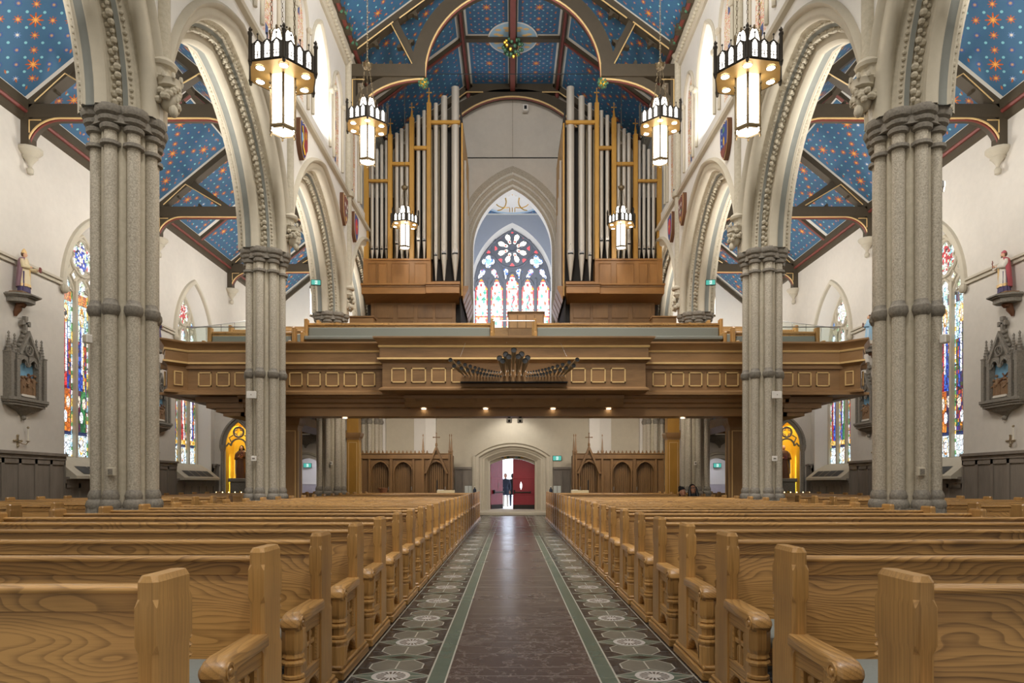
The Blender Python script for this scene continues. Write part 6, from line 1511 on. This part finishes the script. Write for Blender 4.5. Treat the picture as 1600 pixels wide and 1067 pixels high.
# ------------------------------------------------------------ stations of the cross
def station(loc, rz, label, seed):
    t = thing('station_of_the_cross', label, 'wall shrine', loc, rz, 'carved stone stations of the cross'); rs = random.Random(seed)
    m_ = MB()
    for hw, d, z0, z1 in ((.68, .30, .26, .33), (.66, .27, .21, .26), (.62, .24, .15, .21)):
        m_.prism([(-hw, 0), (-hw, -d*.65), (-hw*.8, -d), (hw*.8, -d), (hw, -d*.65), (hw, 0)], 2, z0, z1, 'stone_d')
    m_.build('shelf', t)
    m_ = MB(); m_.loft([[(x*k, y*k2, z) for x, y in ((-.4, 0), (-.4, -.8), (0, -1), (.4, -.8), (.4, 0))] for k, k2, z in ((.06, .03, -.12), (.2, .05, -.06), (.45, .13, .02), (1.0, .19, .08), (1.35, .22, .15))], 'stone_d'); m_.ball((0, -.05, -.12), .06, 'stone_d', 8, 5); m_.build('corbel', t)
    m_ = MB(); m_.box(-.60, .60, -.03, 0, .33, 1.28, 'stone_d'); m_.build('back_slab', t)
    m_ = MB(); m_.box(-.33, .33, -.05, -.03, .36, 1.20, 'skyblue'); m_.build('painted_sky', t)
    for x, zt in ((-.56, 1.40), (-.37, 1.38), (.37, 1.38), (.56, 1.40)):
        m_ = MB(); m_.box(x-.05, x+.05, -.2, 0, .33, zt, 'stone_d'); m_.box(x-.06, x+.06, -.21, 0, zt-.03, zt, 'stone_d')
        prof = [(.06, 0)]
        for q in range(5): prof += [(.055-.009*q, .06+.07*q), (.068-.010*q, .075+.07*q), (.05-.009*q, .09+.07*q)]
        m_.lathe(prof+[(.03, .42), (.005, .47)], (x, -.1, zt), 'stone_d', 8); m_.build('pinnacle', t, sharp=60)
    m_ = MB(); y0, y1 = -.19, -.12                        # gable with twin cusped arches and a roundel
    for e in (-1, 1):
        m_.prism([(e*.42, 1.25), (e*.33, 1.25), (0, 1.86), (0, 1.98)], 1, y0-.02, 0, 'stone_d')
        for q in range(6): m_.ball((e*(.39-.065*q), -.12, 1.36+.115*q), .045, 'stone_d', 6, 4)
    n = 10; pa = parch(.145, .19, 0, 6)
    F = lambda u, z: (u, y0+.02, z)
    for cx in (-.165, .165):
        for (ua, za), (ub, zb) in zip(pa, pa[1:]): m_.prism([(cx+ua, 1.10+za), (cx+ub, 1.10+zb), (cx+ub, 1.36), (cx+ua, 1.36)], 1, y0+.02, y1, 'stone_d')
        m_.tube([(cx+u, y0+.02, 1.10+z) for u, z in pa], .022, 'stone_d', 5)
        for e in (-1, 1): m_.tube([(cx+e*.14, y0+.03, 1.12), (cx+e*.075, y0+.03, 1.15), (cx+e*.08, y0+.03, 1.22)], .014, 'stone_d', 5)
    m_.prism([(-.33, 1.34), (.33, 1.34), (0, 1.9)], 1, y1-.02, y1+.06, 'stone_d')
    m_.tube([(.12*cos(a*pi/8), y0-.0, 1.50+.12*sin(a*pi/8)) for a in range(16)], .022, 'stone_d', 5, True)
    for k in range(3): m_.tube([(.06*cos(pi/2+k*2*pi/3)+.045*cos(b*.7), y0+.0, 1.50+.06*sin(pi/2+k*2*pi/3)+.045*sin(b*.7)) for b in range(9)], .01, 'stone_d', 5, True)
    m_.build('gable', t)
    for e in (-1, 1):
        m_ = MB(); m_.prism([(e*.37, 1.2), (e*.56, 1.2), (e*.465, 1.52)], 1, -.16, -.03, 'stone_d'); m_.ball((e*.465, -.1, 1.55), .04, 'stone_d', 6, 4); m_.build('side_gable', t)
        m_ = MB(); m_.lathe([(.06, .33), (.06, .36), (.045, .38), (.045, .66), (.06, .69), (.07, .72)], (e*.465, -.11, 0), 'stone_d', 10); m_.build('side_pedestal', t)
        m_ = MB(); m_.lathe([(.055, .72), (.05, .85), (.045, .95), (.05, 1.0), (.02, 1.04)], (e*.465, -.11, 0), 'ochre', 10); m_.ball((e*.465, -.115, 1.075), .036, 'ochre', 8, 6); m_.build('side_figure', t)
    m_ = MB(); m_.box(-.035, .035, -.13, -.05, 1.96, 2.28, 'stone_d'); m_.box(-.11, .11, -.13, -.05, 2.13, 2.19, 'stone_d')
    for a, b in ((-.11, 2.16), (.11, 2.16), (0, 2.28)): m_.box(a-.05, a+.05, -.135, -.045, b-.05, b+.05, 'stone_d') if a == 0 else m_.box(a-.03, a+.03, -.135, -.045, b-.06, b+.06, 'stone_d')
    m_.box(-.07, .07, -.14, -.02, 1.94, 1.99, 'stone_d'); m_.build('cross', t, bevel=.006)
    m_ = MB()                                             # relief of small figures
    for q in range(7):
        x = -.24+.08*q+rs.uniform(-.02, .02); h = rs.uniform(.38, .52); y = -.08-rs.uniform(0, .05)
        m_.lathe([(.055, .42), (.06, .5), (.05, .42+h*.55), (.06, .42+h*.8), (.02, .42+h*.9)], (x, y, 0), 'ochre', 8, sy=.7); m_.ball((x+rs.uniform(-.02, .02), y-.01, .42+h), .038, 'ochre', 8, 6); m_.tube([(x, y, .42+h*.75), (x+rs.uniform(-.1, .1), y-.05, .42+h*rs.uniform(.4, .8))], .02, 'ochre', 5)
    m_.build('relief_figures', t); 
    m_ = MB(); m_.tube([(-.22, -.12, .55+.1*(seed % 3)), (.24, -.12, .95)], .022, 'brownr', 5); m_.tube([(.05, -.13, .95), (.18, -.13, .74)], .02, 'brownr', 5); m_.build('relief_cross', t)
    m_ = MB(); m_.box(-.31, .31, -.16, -.05, .36, .43, 'stone_d'); m_.prism([(-.2, .38), (.2, .38), (.24, .40), (.2, .435), (-.2, .435), (-.24, .40)], 1, -.175, -.15, 'offw'); m_.build('scroll_plaque', t)
for s in (-1, 1):
    station((s*WX, 16.5, 3.0), -s*pi/2, 'large pinnacled stone station of the cross on the %s wall below the bishop statue' % SIDE[s], 3+s)
    station((s*WX, 22.75, 3.0), -s*pi/2, 'pinnacled stone station of the cross half hidden behind the nearest %s pillar' % SIDE[s], 5+s)
    station((s*8.93, WY, 3.0), 0, 'stone station of the cross above the %s side doorway under the gallery' % SIDE[s], 8+s)
    for k, y in enumerate((16.35, 22.5)):
        t = thing('candle_sconce', 'brass sconce with white candle %s, %s wall' % (['under the foremost station of the cross', 'half hidden by the nearest pillar'][k], SIDE[s]), 'sconce', (s*WX, y, 2.32), -s*pi/2, 'brass candle sconces')
        m_ = MB(); m_.box(-.02, .02, -.03, 0, -.13, .13, 'brass'); m_.box(-.12, .12, -.03, 0, -.02, .02, 'brass')
        for a, b in ((-.12, 0), (.12, 0), (0, .13), (0, -.13)): m_.ball((a, -.02, b), .03, 'brass', 6, 4)
        m_.build('cross_plate', t); m_ = MB(); m_.tube([(0, -.02, 0), (.08, -.07, -.07), (.17, -.1, -.08), (.22, -.11, -.02)], .012, 'brass', 6); m_.lathe([(.02, 0), (.05, .02), (.045, .03), (.02, .03)], (.22, -.11, -.02), 'brass', 10); m_.build('arm', t)
        m_ = MB(); m_.cyl((.22, -.11, 0), .014, .0, .30, 'candle', 8); m_.build('candle', t); m_ = MB(); m_.ball((.22, -.11, .33), .03, 'brass', 8, 6); m_.build('snuffer_ball', t)
    t = thing('votive_rack', 'dark stand of small lit votive candles before the %s gold niche' % SIDE[s], 'candle rack', (s*10.6, 26.4, 0))
    m_ = MB(); m_.box(-1.0, 1.0, -.2, .2, .78, .84, 'black'); 
    for e in (-.95, .95): m_.box(e-.03, e+.03, -.15, .15, 0, .78, 'black')
    m_.build('stand', t)
    for k in range(8): m_ = MB(); x = -.84+k*.24; m_.cyl((x, -.05, 0), .03, .84, .93, 'ochre', 8); c = m_.build('votive_glass', t); m_ = MB(); m_.ball((x, -.05, .95), .02, 'flame', 6, 5, (1, 1, 1.5)); m_.build('flame', c)
# ------------------------------------------------------------ painted shields
def shield(s, y, label, kind):
    t = thing('painted_shield', label, 'shield', (s*(NF-.02), y, 9.98), -s*pi/2, 'painted heraldic shields on the nave walls')
    out = [(-.30, .44), (-.26, .48), (-.12, .44), (0, .50), (.12, .44), (.26, .48), (.30, .44), (.31, .1), (.27, -.16), (.15, -.36), (0, -.48), (-.15, -.36), (-.27, -.16), (-.31, .1)]
    base = {0: 'bluep', 1: 'maroon', 2: 'bluep', 3: 'bluep'}[kind]
    m_ = MB(); m_.prism(out, 1, -.09, .02, 'brownr'); m_.build('board', t)
    m_ = MB(); m_.prism([(x*.94, z*.95) for x, z in out], 1, -.10, -.08, 'gilt'); m_.prism([(x*.88, z*.90) for x, z in out], 1, -.106, -.09, base); m_.build('painted_face', t)
    m_ = MB(); Y = (-.116, -.1)
    if kind == 0: m_.prism([(.02, .42), (.26, .38), (.26, -.12), (.02, -.38)], 1, *Y, 'red'); m_.ball((.13, -.11, .2), .09, 'gold', 8, 5, (1, .15, 1.3)); m_.tube([(-.2, -.12, .3), (-.1, -.12, 0), (-.16, -.12, -.2), (-.02, -.12, -.34)], .025, 'gold', 6); m_.ball((-.12, -.11, .05), .1, 'ltblue', 8, 5, (.8, .15, 1.6))
    if kind == 1:
        for a, b in ((-.12, .16), (.12, .16), (0, -.04)):
            m_.add([(a+(.10 if q % 2 == 0 else .045)*cos(q*pi/5+pi/2), -.118, b+(.10 if q % 2 == 0 else .045)*sin(q*pi/5+pi/2)) for q in range(10)], [tuple(range(10))], 'white')
        m_.ball((0, -.11, -.26), .08, 'gold', 8, 5, (1, .15, 1)); m_.ball((.12, -.11, -.02), .05, 'green', 6, 4, (1, .15, 1))
    if kind == 2: m_.ball((0, -.108, .05), .2, 'redlac', 16, 8, (.9, .08, 1.35)); m_.ball((0, -.122, .05), .05, 'gold', 8, 5, (1, .2, 1))
    if kind == 3: m_.prism([(-.24, -.15), (.24, -.15), (.14, -.32), (0, -.42), (-.14, -.32)], 1, *Y, 'maroon'); m_.ball((.02, -.11, .28), .08, 'green', 8, 5, (1, .15, 1)); m_.ball((.02, -.11, .0), .06, 'gold', 8, 5, (1, .15, 2)); [m_.ball((a, -.11, b), .03, 'ltblue', 6, 4, (1, .2, 1)) for a, b in ((-.14, .1), (-.12, .25), (-.15, -.05))]
    m_.build('painted_charges', t)
shield(-1, 17.35, 'painted shield halved blue and red on the left nave wall by the nearest lantern', 0); shield(1, 17.35, 'blue painted shield with dark red base on the right nave wall by the nearest lantern', 3)
for s in (-1, 1):
    shield(s, 21.75, 'dark red shield with white stars on the %s nave wall before the third pillar' % SIDE[s], 1); shield(s, 23.25, 'blue shield with a bright red oval on the %s nave wall beside the organ' % SIDE[s], 2)
# ------------------------------------------------------------ signs and small fittings
def exit_sign(loc, rz, label, w=.34):
    t = thing('exit_sign', label, 'exit sign', loc, rz, 'green exit signs'); h = w*.58
    m_ = MB(); m_.box(-w/2, w/2, -.05, 0, -h/2, h/2, 'dark'); m_.box(-w/2+.015, w/2-.015, -.056, -.05, -h/2+.015, h/2-.015, 'exit'); m_.build('housing', t)
    m_ = MB(); k = w/.34; y = -.058                      # running figure, doorway and arrow
    m_.box(-.035*k, .045*k, y-.002, y, -.065*k, .065*k, 'exitw'); m_.build('doorway_symbol', t)
    m_ = MB(); m_.ball((.0, y-.004, .045*k), .012*k, 'exit', 6, 4); m_.tube([(.0, y-.004, .03*k), (-.008*k, y-.004, -.005*k), (.016*k, y-.004, -.03*k), (.01*k, y-.004, -.058*k)], .007*k, 'exit', 5); m_.tube([(-.008*k, y-.004, -.005*k), (-.028*k, y-.004, -.035*k)], .007*k, 'exit', 5); m_.tube([(-.025*k, y-.004, .02*k), (.025*k, y-.004, .01*k)], .005*k, 'exit', 5); m_.build('running_figure', t)
exit_sign((1.92, WY, 2.38), 0, 'green exit sign on the wall right of the red entrance doors', .38)
for s in (-1, 1):
    exit_sign((s*9.75, 32.53, 2.15), 0, 'green exit sign inside the %s side doorway' % SIDE[s], .38)
    exit_sign((s*6.15, 21.3, 7.55), -.2*s, 'small green exit sign on the gallery arch leg on the %s' % SIDE[s], .30)
t = thing('fire_alarm', 'small red fire alarm box on the lobby dado through the left side doorway', 'alarm', (-9.7, 32.55, .72)); m_ = MB(); m_.box(-.09, .09, -.06, 0, -.12, .12, 'redlac'); m_.build('box', t, bevel=.01); m_ = MB(); m_.box(-.05, .05, -.075, -.06, -.03, .03, 'white'); m_.build('pull_bar', t)
def wallbox(name, label, cat, loc, rz, w, d, h, mat, part, pm, pw, ph, group=None):
    t = thing(name, label, cat, loc, rz, group); m_ = MB(); m_.box(-w/2, w/2, -d, 0, -h/2, h/2, mat); m_.build('housing', t, bevel=min(w, d, h)*.12)
    m_ = MB(); m_.box(-pw/2, pw/2, -d-.006, -d+.004, -ph/2, ph/2, pm); m_.build(part, t)
for s in (-1, 1):
    wallbox('loudspeaker', 'small white loudspeaker box on the nearest %s pillar' % SIDE[s], 'loudspeaker', (s*6.28, 10.08, 3.42), s*.35, .10, .10, .13, 'white', 'grille', 'stone_l', .07, .09, 'small wall loudspeakers')
    wallbox('access_point', 'white rectangular box on the second %s pillar below the ring' % SIDE[s], 'box', (s*6.15, 16.02, 3.37), 0, .22, .06, .17, 'white', 'indicator', 'stone_d', .02, .02, 'white boxes on the pillars')
    wallbox('outlet_box', 'square grey outlet box low on the nearest %s pillar' % SIDE[s], 'outlet', (s*5.93, 10.03, 1.47), s*.1, .12, .05, .12, 'stone_l', 'cover_plate', 'stone_d', .07, .08, 'outlet boxes on the pillars')
    wallbox('control_panel', 'small white control plate on the second %s pillar near the pews' % SIDE[s], 'switch', (s*6.1, 16.02, 1.88), 0, .12, .04, .12, 'white', 'buttons', 'stone_d', .06, .03, 'small control plates')
    wallbox('sensor_box', 'small white box high on the third %s pillar under the gallery' % SIDE[s], 'box', (s*6.18, 22.03, 3.55), 0, .12, .08, .14, 'white', 'cover', 'stone_l', .07, .09, 'sensor boxes under the gallery')
    wallbox('holy_water_font' if 0 else 'card_reader', 'tiny white device with grey face low on the third %s pillar' % SIDE[s], 'device', (s*5.87, 22.03, 1.95), 0, .08, .05, .12, 'white', 'face', 'stone_d', .05, .05, 'small devices on the third pillars')
wallbox('projector', 'white boxed projector with dark lens high on the wall above the tower arch', 'projector', (.55, WY-.16, 17.35), 0, .24, .2, .28, 'white', 'lens', 'black', .11, .15)
t = thing('spotlight', 'grey adjustable spotlight on the outer side of the nearest right pillar', 'spotlight', (6.40, 10.4, 5.78), -.5)
m_ = MB(); m_.box(-.02, .10, -.16, .08, -.05, .06, 'steel'); m_.build('housing', t, bevel=.02); m_ = MB(); m_.box(.100, .106, -.14, .06, -.035, .045, 'spotglow'); m_.build('lens', t); m_ = MB(); m_.box(-.06, .0, -.04, .04, -.10, -.04, 'white'); m_.build('bracket', t)
# ------------------------------------------------------------ people
def skin(V, Ed, R, mat, sub=2, root=0):
    me = bpy.data.meshes.new('body'); me.from_pydata(V, Ed, []); o = bpy.data.objects.new('tmp', me); COL.objects.link(o)
    o.modifiers.new('s', 'SKIN'); sm = o.modifiers.new('u', 'SUBSURF'); sm.levels = sm.render_levels = sub
    for i, r in enumerate(R): d = me.skin_vertices[0].data[i]; d.radius = (r, r) if not isinstance(r, tuple) else r; d.use_root = (i == root)
    dg = bpy.context.evaluated_depsgraph_get(); m2 = bpy.data.meshes.new_from_object(o.evaluated_get(dg))
    vs = [tuple(v.co) for v in m2.vertices]; fs = [tuple(p.vertices) for p in m2.polygons]
    bpy.data.objects.remove(o); return vs, fs
def head(mb, c, k, mat, tilt, turn, glasses=False):
    q = MB(); q.ball((0, 0, 0), .105, mat, 20, 14, (.74, .92, 1.15)); q.ball((0, -.035, -.07), .055, mat, 12, 8, (.95, .9, .95))
    q.loft([[(-.012, -.085, .03), (.012, -.085, .03)], [(-.018, -.118, -.02), (.018, -.118, -.02)], [(-.014, -.09, -.032), (.014, -.09, -.032)]], mat, False, False)
    q.ball((0, -.108, -.018), .017, mat, 8, 6, (1, 1, .8))
    for e in (-1, 1):
        q.ball((e*.034, -.086, .012), .013, 'white', 8, 6, (1.3, .6, .8)); q.ball((e*.034, -.094, .012), .0065, 'hair_k', 6, 4); q.tube([(e*.016, -.096, .036), (e*.05, -.084, .036)], .005, 'hair_k', 5); q.ball((e*.079, .008, -.01), .026, mat, 8, 6, (.4, .8, 1.25))
    q.ball((0, -.092, -.062), .018, 'rose', 8, 5, (1.4, .55, .42)); q.tube([(0, .01, -.06), (0, .03, -.15)], .052, mat, 12)
    T = Matrix.Translation(c) @ Matrix.Rotation(turn, 4, 'Z') @ Matrix.Rotation(tilt, 4, 'X') @ Matrix.Scale(k, 4)
    for f, mi in zip(q.f, q.mi): pass
    b = len(mb.v); mb.v += [tuple(T @ Vector(p)) for p in q.v]; mb.f += [tuple(i+b for i in f) for f in q.f]; mb.mi += [mb.m(q.mats[i]) for i in q.mi]
    return T
def xf(mb, T, n0=0): mb.v = mb.v[:n0]+[tuple(T @ Vector(p)) for p in mb.v[n0:]]
def hands(mb, w, d, mat):
    d = Vector(d).normalized(); w = Vector(w); mb.ball(tuple(w+d*.045), .042, mat, 8, 6, (.9, 1, .5))
    for f in range(4): a = w+d*.075+Vector(((f-1.5)*.02, 0, 0)); l = (.07, .08, .075, .055)[f]; mb.tube([a, a+d*l*.6, a+d*l+Vector((0, 0, -.02))], .009, mat, 6)
    mb.tube([w+d*.03+Vector((-.035, 0, 0)), w+d*.08+Vector((-.055, 0, .0))], .011, mat, 6)
def seated(x, y, zt, label, hat, hairlong, glasses, turn, tilt, coat):
    t = thing('person', label, 'person', (x, y, 0)); hz = zt-.125
    V = [(0, 0, .56), (0, .02, .75), (0, .03, hz-.34), (0, .01, hz-.12), (-.17, .03, hz-.32), (-.22, -.05, hz-.55), (-.12, -.27, .64), (.17, .03, hz-.32), (.22, -.05, hz-.55), (.12, -.27, .64), (-.1, -.02, .56), (-.12, -.44, .55), (-.12, -.46, .1), (-.12, -.6, .06), (.1, -.02, .56), (.12, -.44, .55), (.12, -.46, .1), (.12, -.6, .06)]
    Ed = [(0, 1), (1, 2), (2, 3), (2, 4), (4, 5), (5, 6), (2, 7), (7, 8), (8, 9), (0, 10), (10, 11), (11, 12), (12, 13), (0, 14), (14, 15), (15, 16), (16, 17)]
    R = [.15, .14, .13, .055, .075, .055, .042, .075, .055, .042, .10, .07, .05, .045, .10, .07, .05, .045]
    mb = MB(); vs, fs = skin(V, Ed, R, 'cloth_g'); mb.add(vs, fs, 'cloth_g')
    T = head(mb, (0, -.01, hz), 1.0, 'skin', tilt, turn)
    for e in (-1, 1): hands(mb, (e*.12, -.27, .64), (-.3*e, -1, 0), 'skin')
    mb.build('body', t, recalc=False)
    m_ = MB(); vs, fs = skin(V[:10], Ed[:9], [.175, .17, .155, .07, .10, .075, .06, .10, .075, .06], coat); m_.add(vs, fs, coat); m_.lathe([(.09, hz-.2), (.11, hz-.16), (.105, hz-.11), (.08, hz-.12)], (0, .02, 0), coat, 14); m_.build('coat', t)
    m_ = MB()
    if hat: m_.ball((0, .012, .035), .108, 'cloth_k', 16, 10, (.8, .98, 1.1)); m_.v = [(a, b, max(c, .032-b*.25)) for a, b, c in m_.v]; m_.ball((0, .06, .13), .05, 'cloth_k', 8, 6); m_.ball((0, .06, -.05), .07, 'hair_k', 10, 8, (.95, .6, 1.1)); xf(m_, T); m_.build('beanie', t)
    else:
        m_.ball((0, .03, .02), .122, 'hair_k', 16, 12, (.86, .95, 1.15)); m_.v = [(a, max(b, -.055 if c > .07 else -.015), c) for a, b, c in m_.v]
        for e in (-1, 1): m_.tube([(e*.075, -.02, .06), (e*.10, .0, -.04), (e*.11, .0, -.16), (e*.12, -.02, -.27)], [.035, .042, .05, .03], 'hair_k', 8)
        m_.tube([(0, .08, .0), (0, .11, -.15), (0, .1, -.28)], [.08, .09, .06], 'hair_k', 10); xf(m_, T); m_.build('hair', t)
    if glasses:
        m_ = MB()
        for e in (-1, 1): m_.tube([(e*.036+.026*cos(a*pi/6), -.104, .012+.02*sin(a*pi/6)) for a in range(12)], .004, 'black', 5, True); m_.tube([(e*.06, -.10, .014), (e*.08, .0, .01)], .004, 'black', 5)
        m_.tube([(-.012, -.106, .014), (.012, -.106, .014)], .004, 'black', 5); xf(m_, T); m_.build('glasses', t)
seated(4.62, 18.72, 1.19, 'seated person in black beanie and dark jacket looking up, in the right pews', True, False, False, .5, -.22, 'cloth_k')
seated(4.93, 18.80, 1.26, 'seated person with long dark hair, glasses and dark coat looking up, in the right pews', False, True, True, .12, -.32, 'cloth_g')
def standing(x, y, label, coat, legs, turn):
    t = thing('person', label, 'person', (x, y, .05), turn)
    V = [(0, 0, .92), (0, 0, 1.12), (0, 0, 1.38), (0, 0, 1.5), (-.18, 0, 1.38), (-.24, .02, 1.1), (-.22, -.05, .86), (.18, 0, 1.38), (.24, .02, 1.1), (.22, -.05, .86), (-.1, 0, .86), (-.11, 0, .48), (-.11, .02, .08), (-.11, -.12, .04), (.1, 0, .86), (.11, -.02, .48), (.11, .02, .08), (.11, -.12, .04)]
    Ed = [(0, 1), (1, 2), (2, 3), (2, 4), (4, 5), (5, 6), (2, 7), (7, 8), (8, 9), (0, 10), (10, 11), (11, 12), (12, 13), (0, 14), (14, 15), (15, 16), (16, 17)]
    R = [.14, .13, .14, .055, .08, .055, .04, .08, .055, .04, .095, .065, .045, .045, .095, .065, .045, .045]
    mb = MB(); vs, fs = skin(V, Ed, R, legs); mb.add(vs, fs, legs); head(mb, (0, -.01, 1.63), 1.0, 'skin', 0, 0)
    for e in (-1, 1): hands(mb, (e*.22, -.05, .86), (0, -.2, -1), 'skin')
    mb.build('body', t, recalc=False); m_ = MB(); vs, fs = skin(V[:10], Ed[:9], [.19, .165, .16, .07, .10, .075, .06, .10, .075, .06], coat); m_.add(vs, fs, coat); m_.lathe([(.22, .62), (.2, .8), (.18, 1.0)], (0, 0, 0), coat, 16, sy=.75); m_.build('coat', t)
    m_ = MB(); m_.ball((0, .02, 1.66), .12, 'hair_k', 14, 10, (.8, .95, 1.1)); m_.v = [(a, max(b, -.04 if c > 1.72 else -.0), c) for a, b, c in m_.v]; m_.build('hair', t)
standing(-.36, 36.5, 'person in navy coat and pale trousers outside the open entrance door', 'cloth_b', 'offw', .2); standing(.02, 37.2, 'person in dark coat partly hidden by the closed red door leaf outside', 'cloth_k', 'cloth_b', pi)
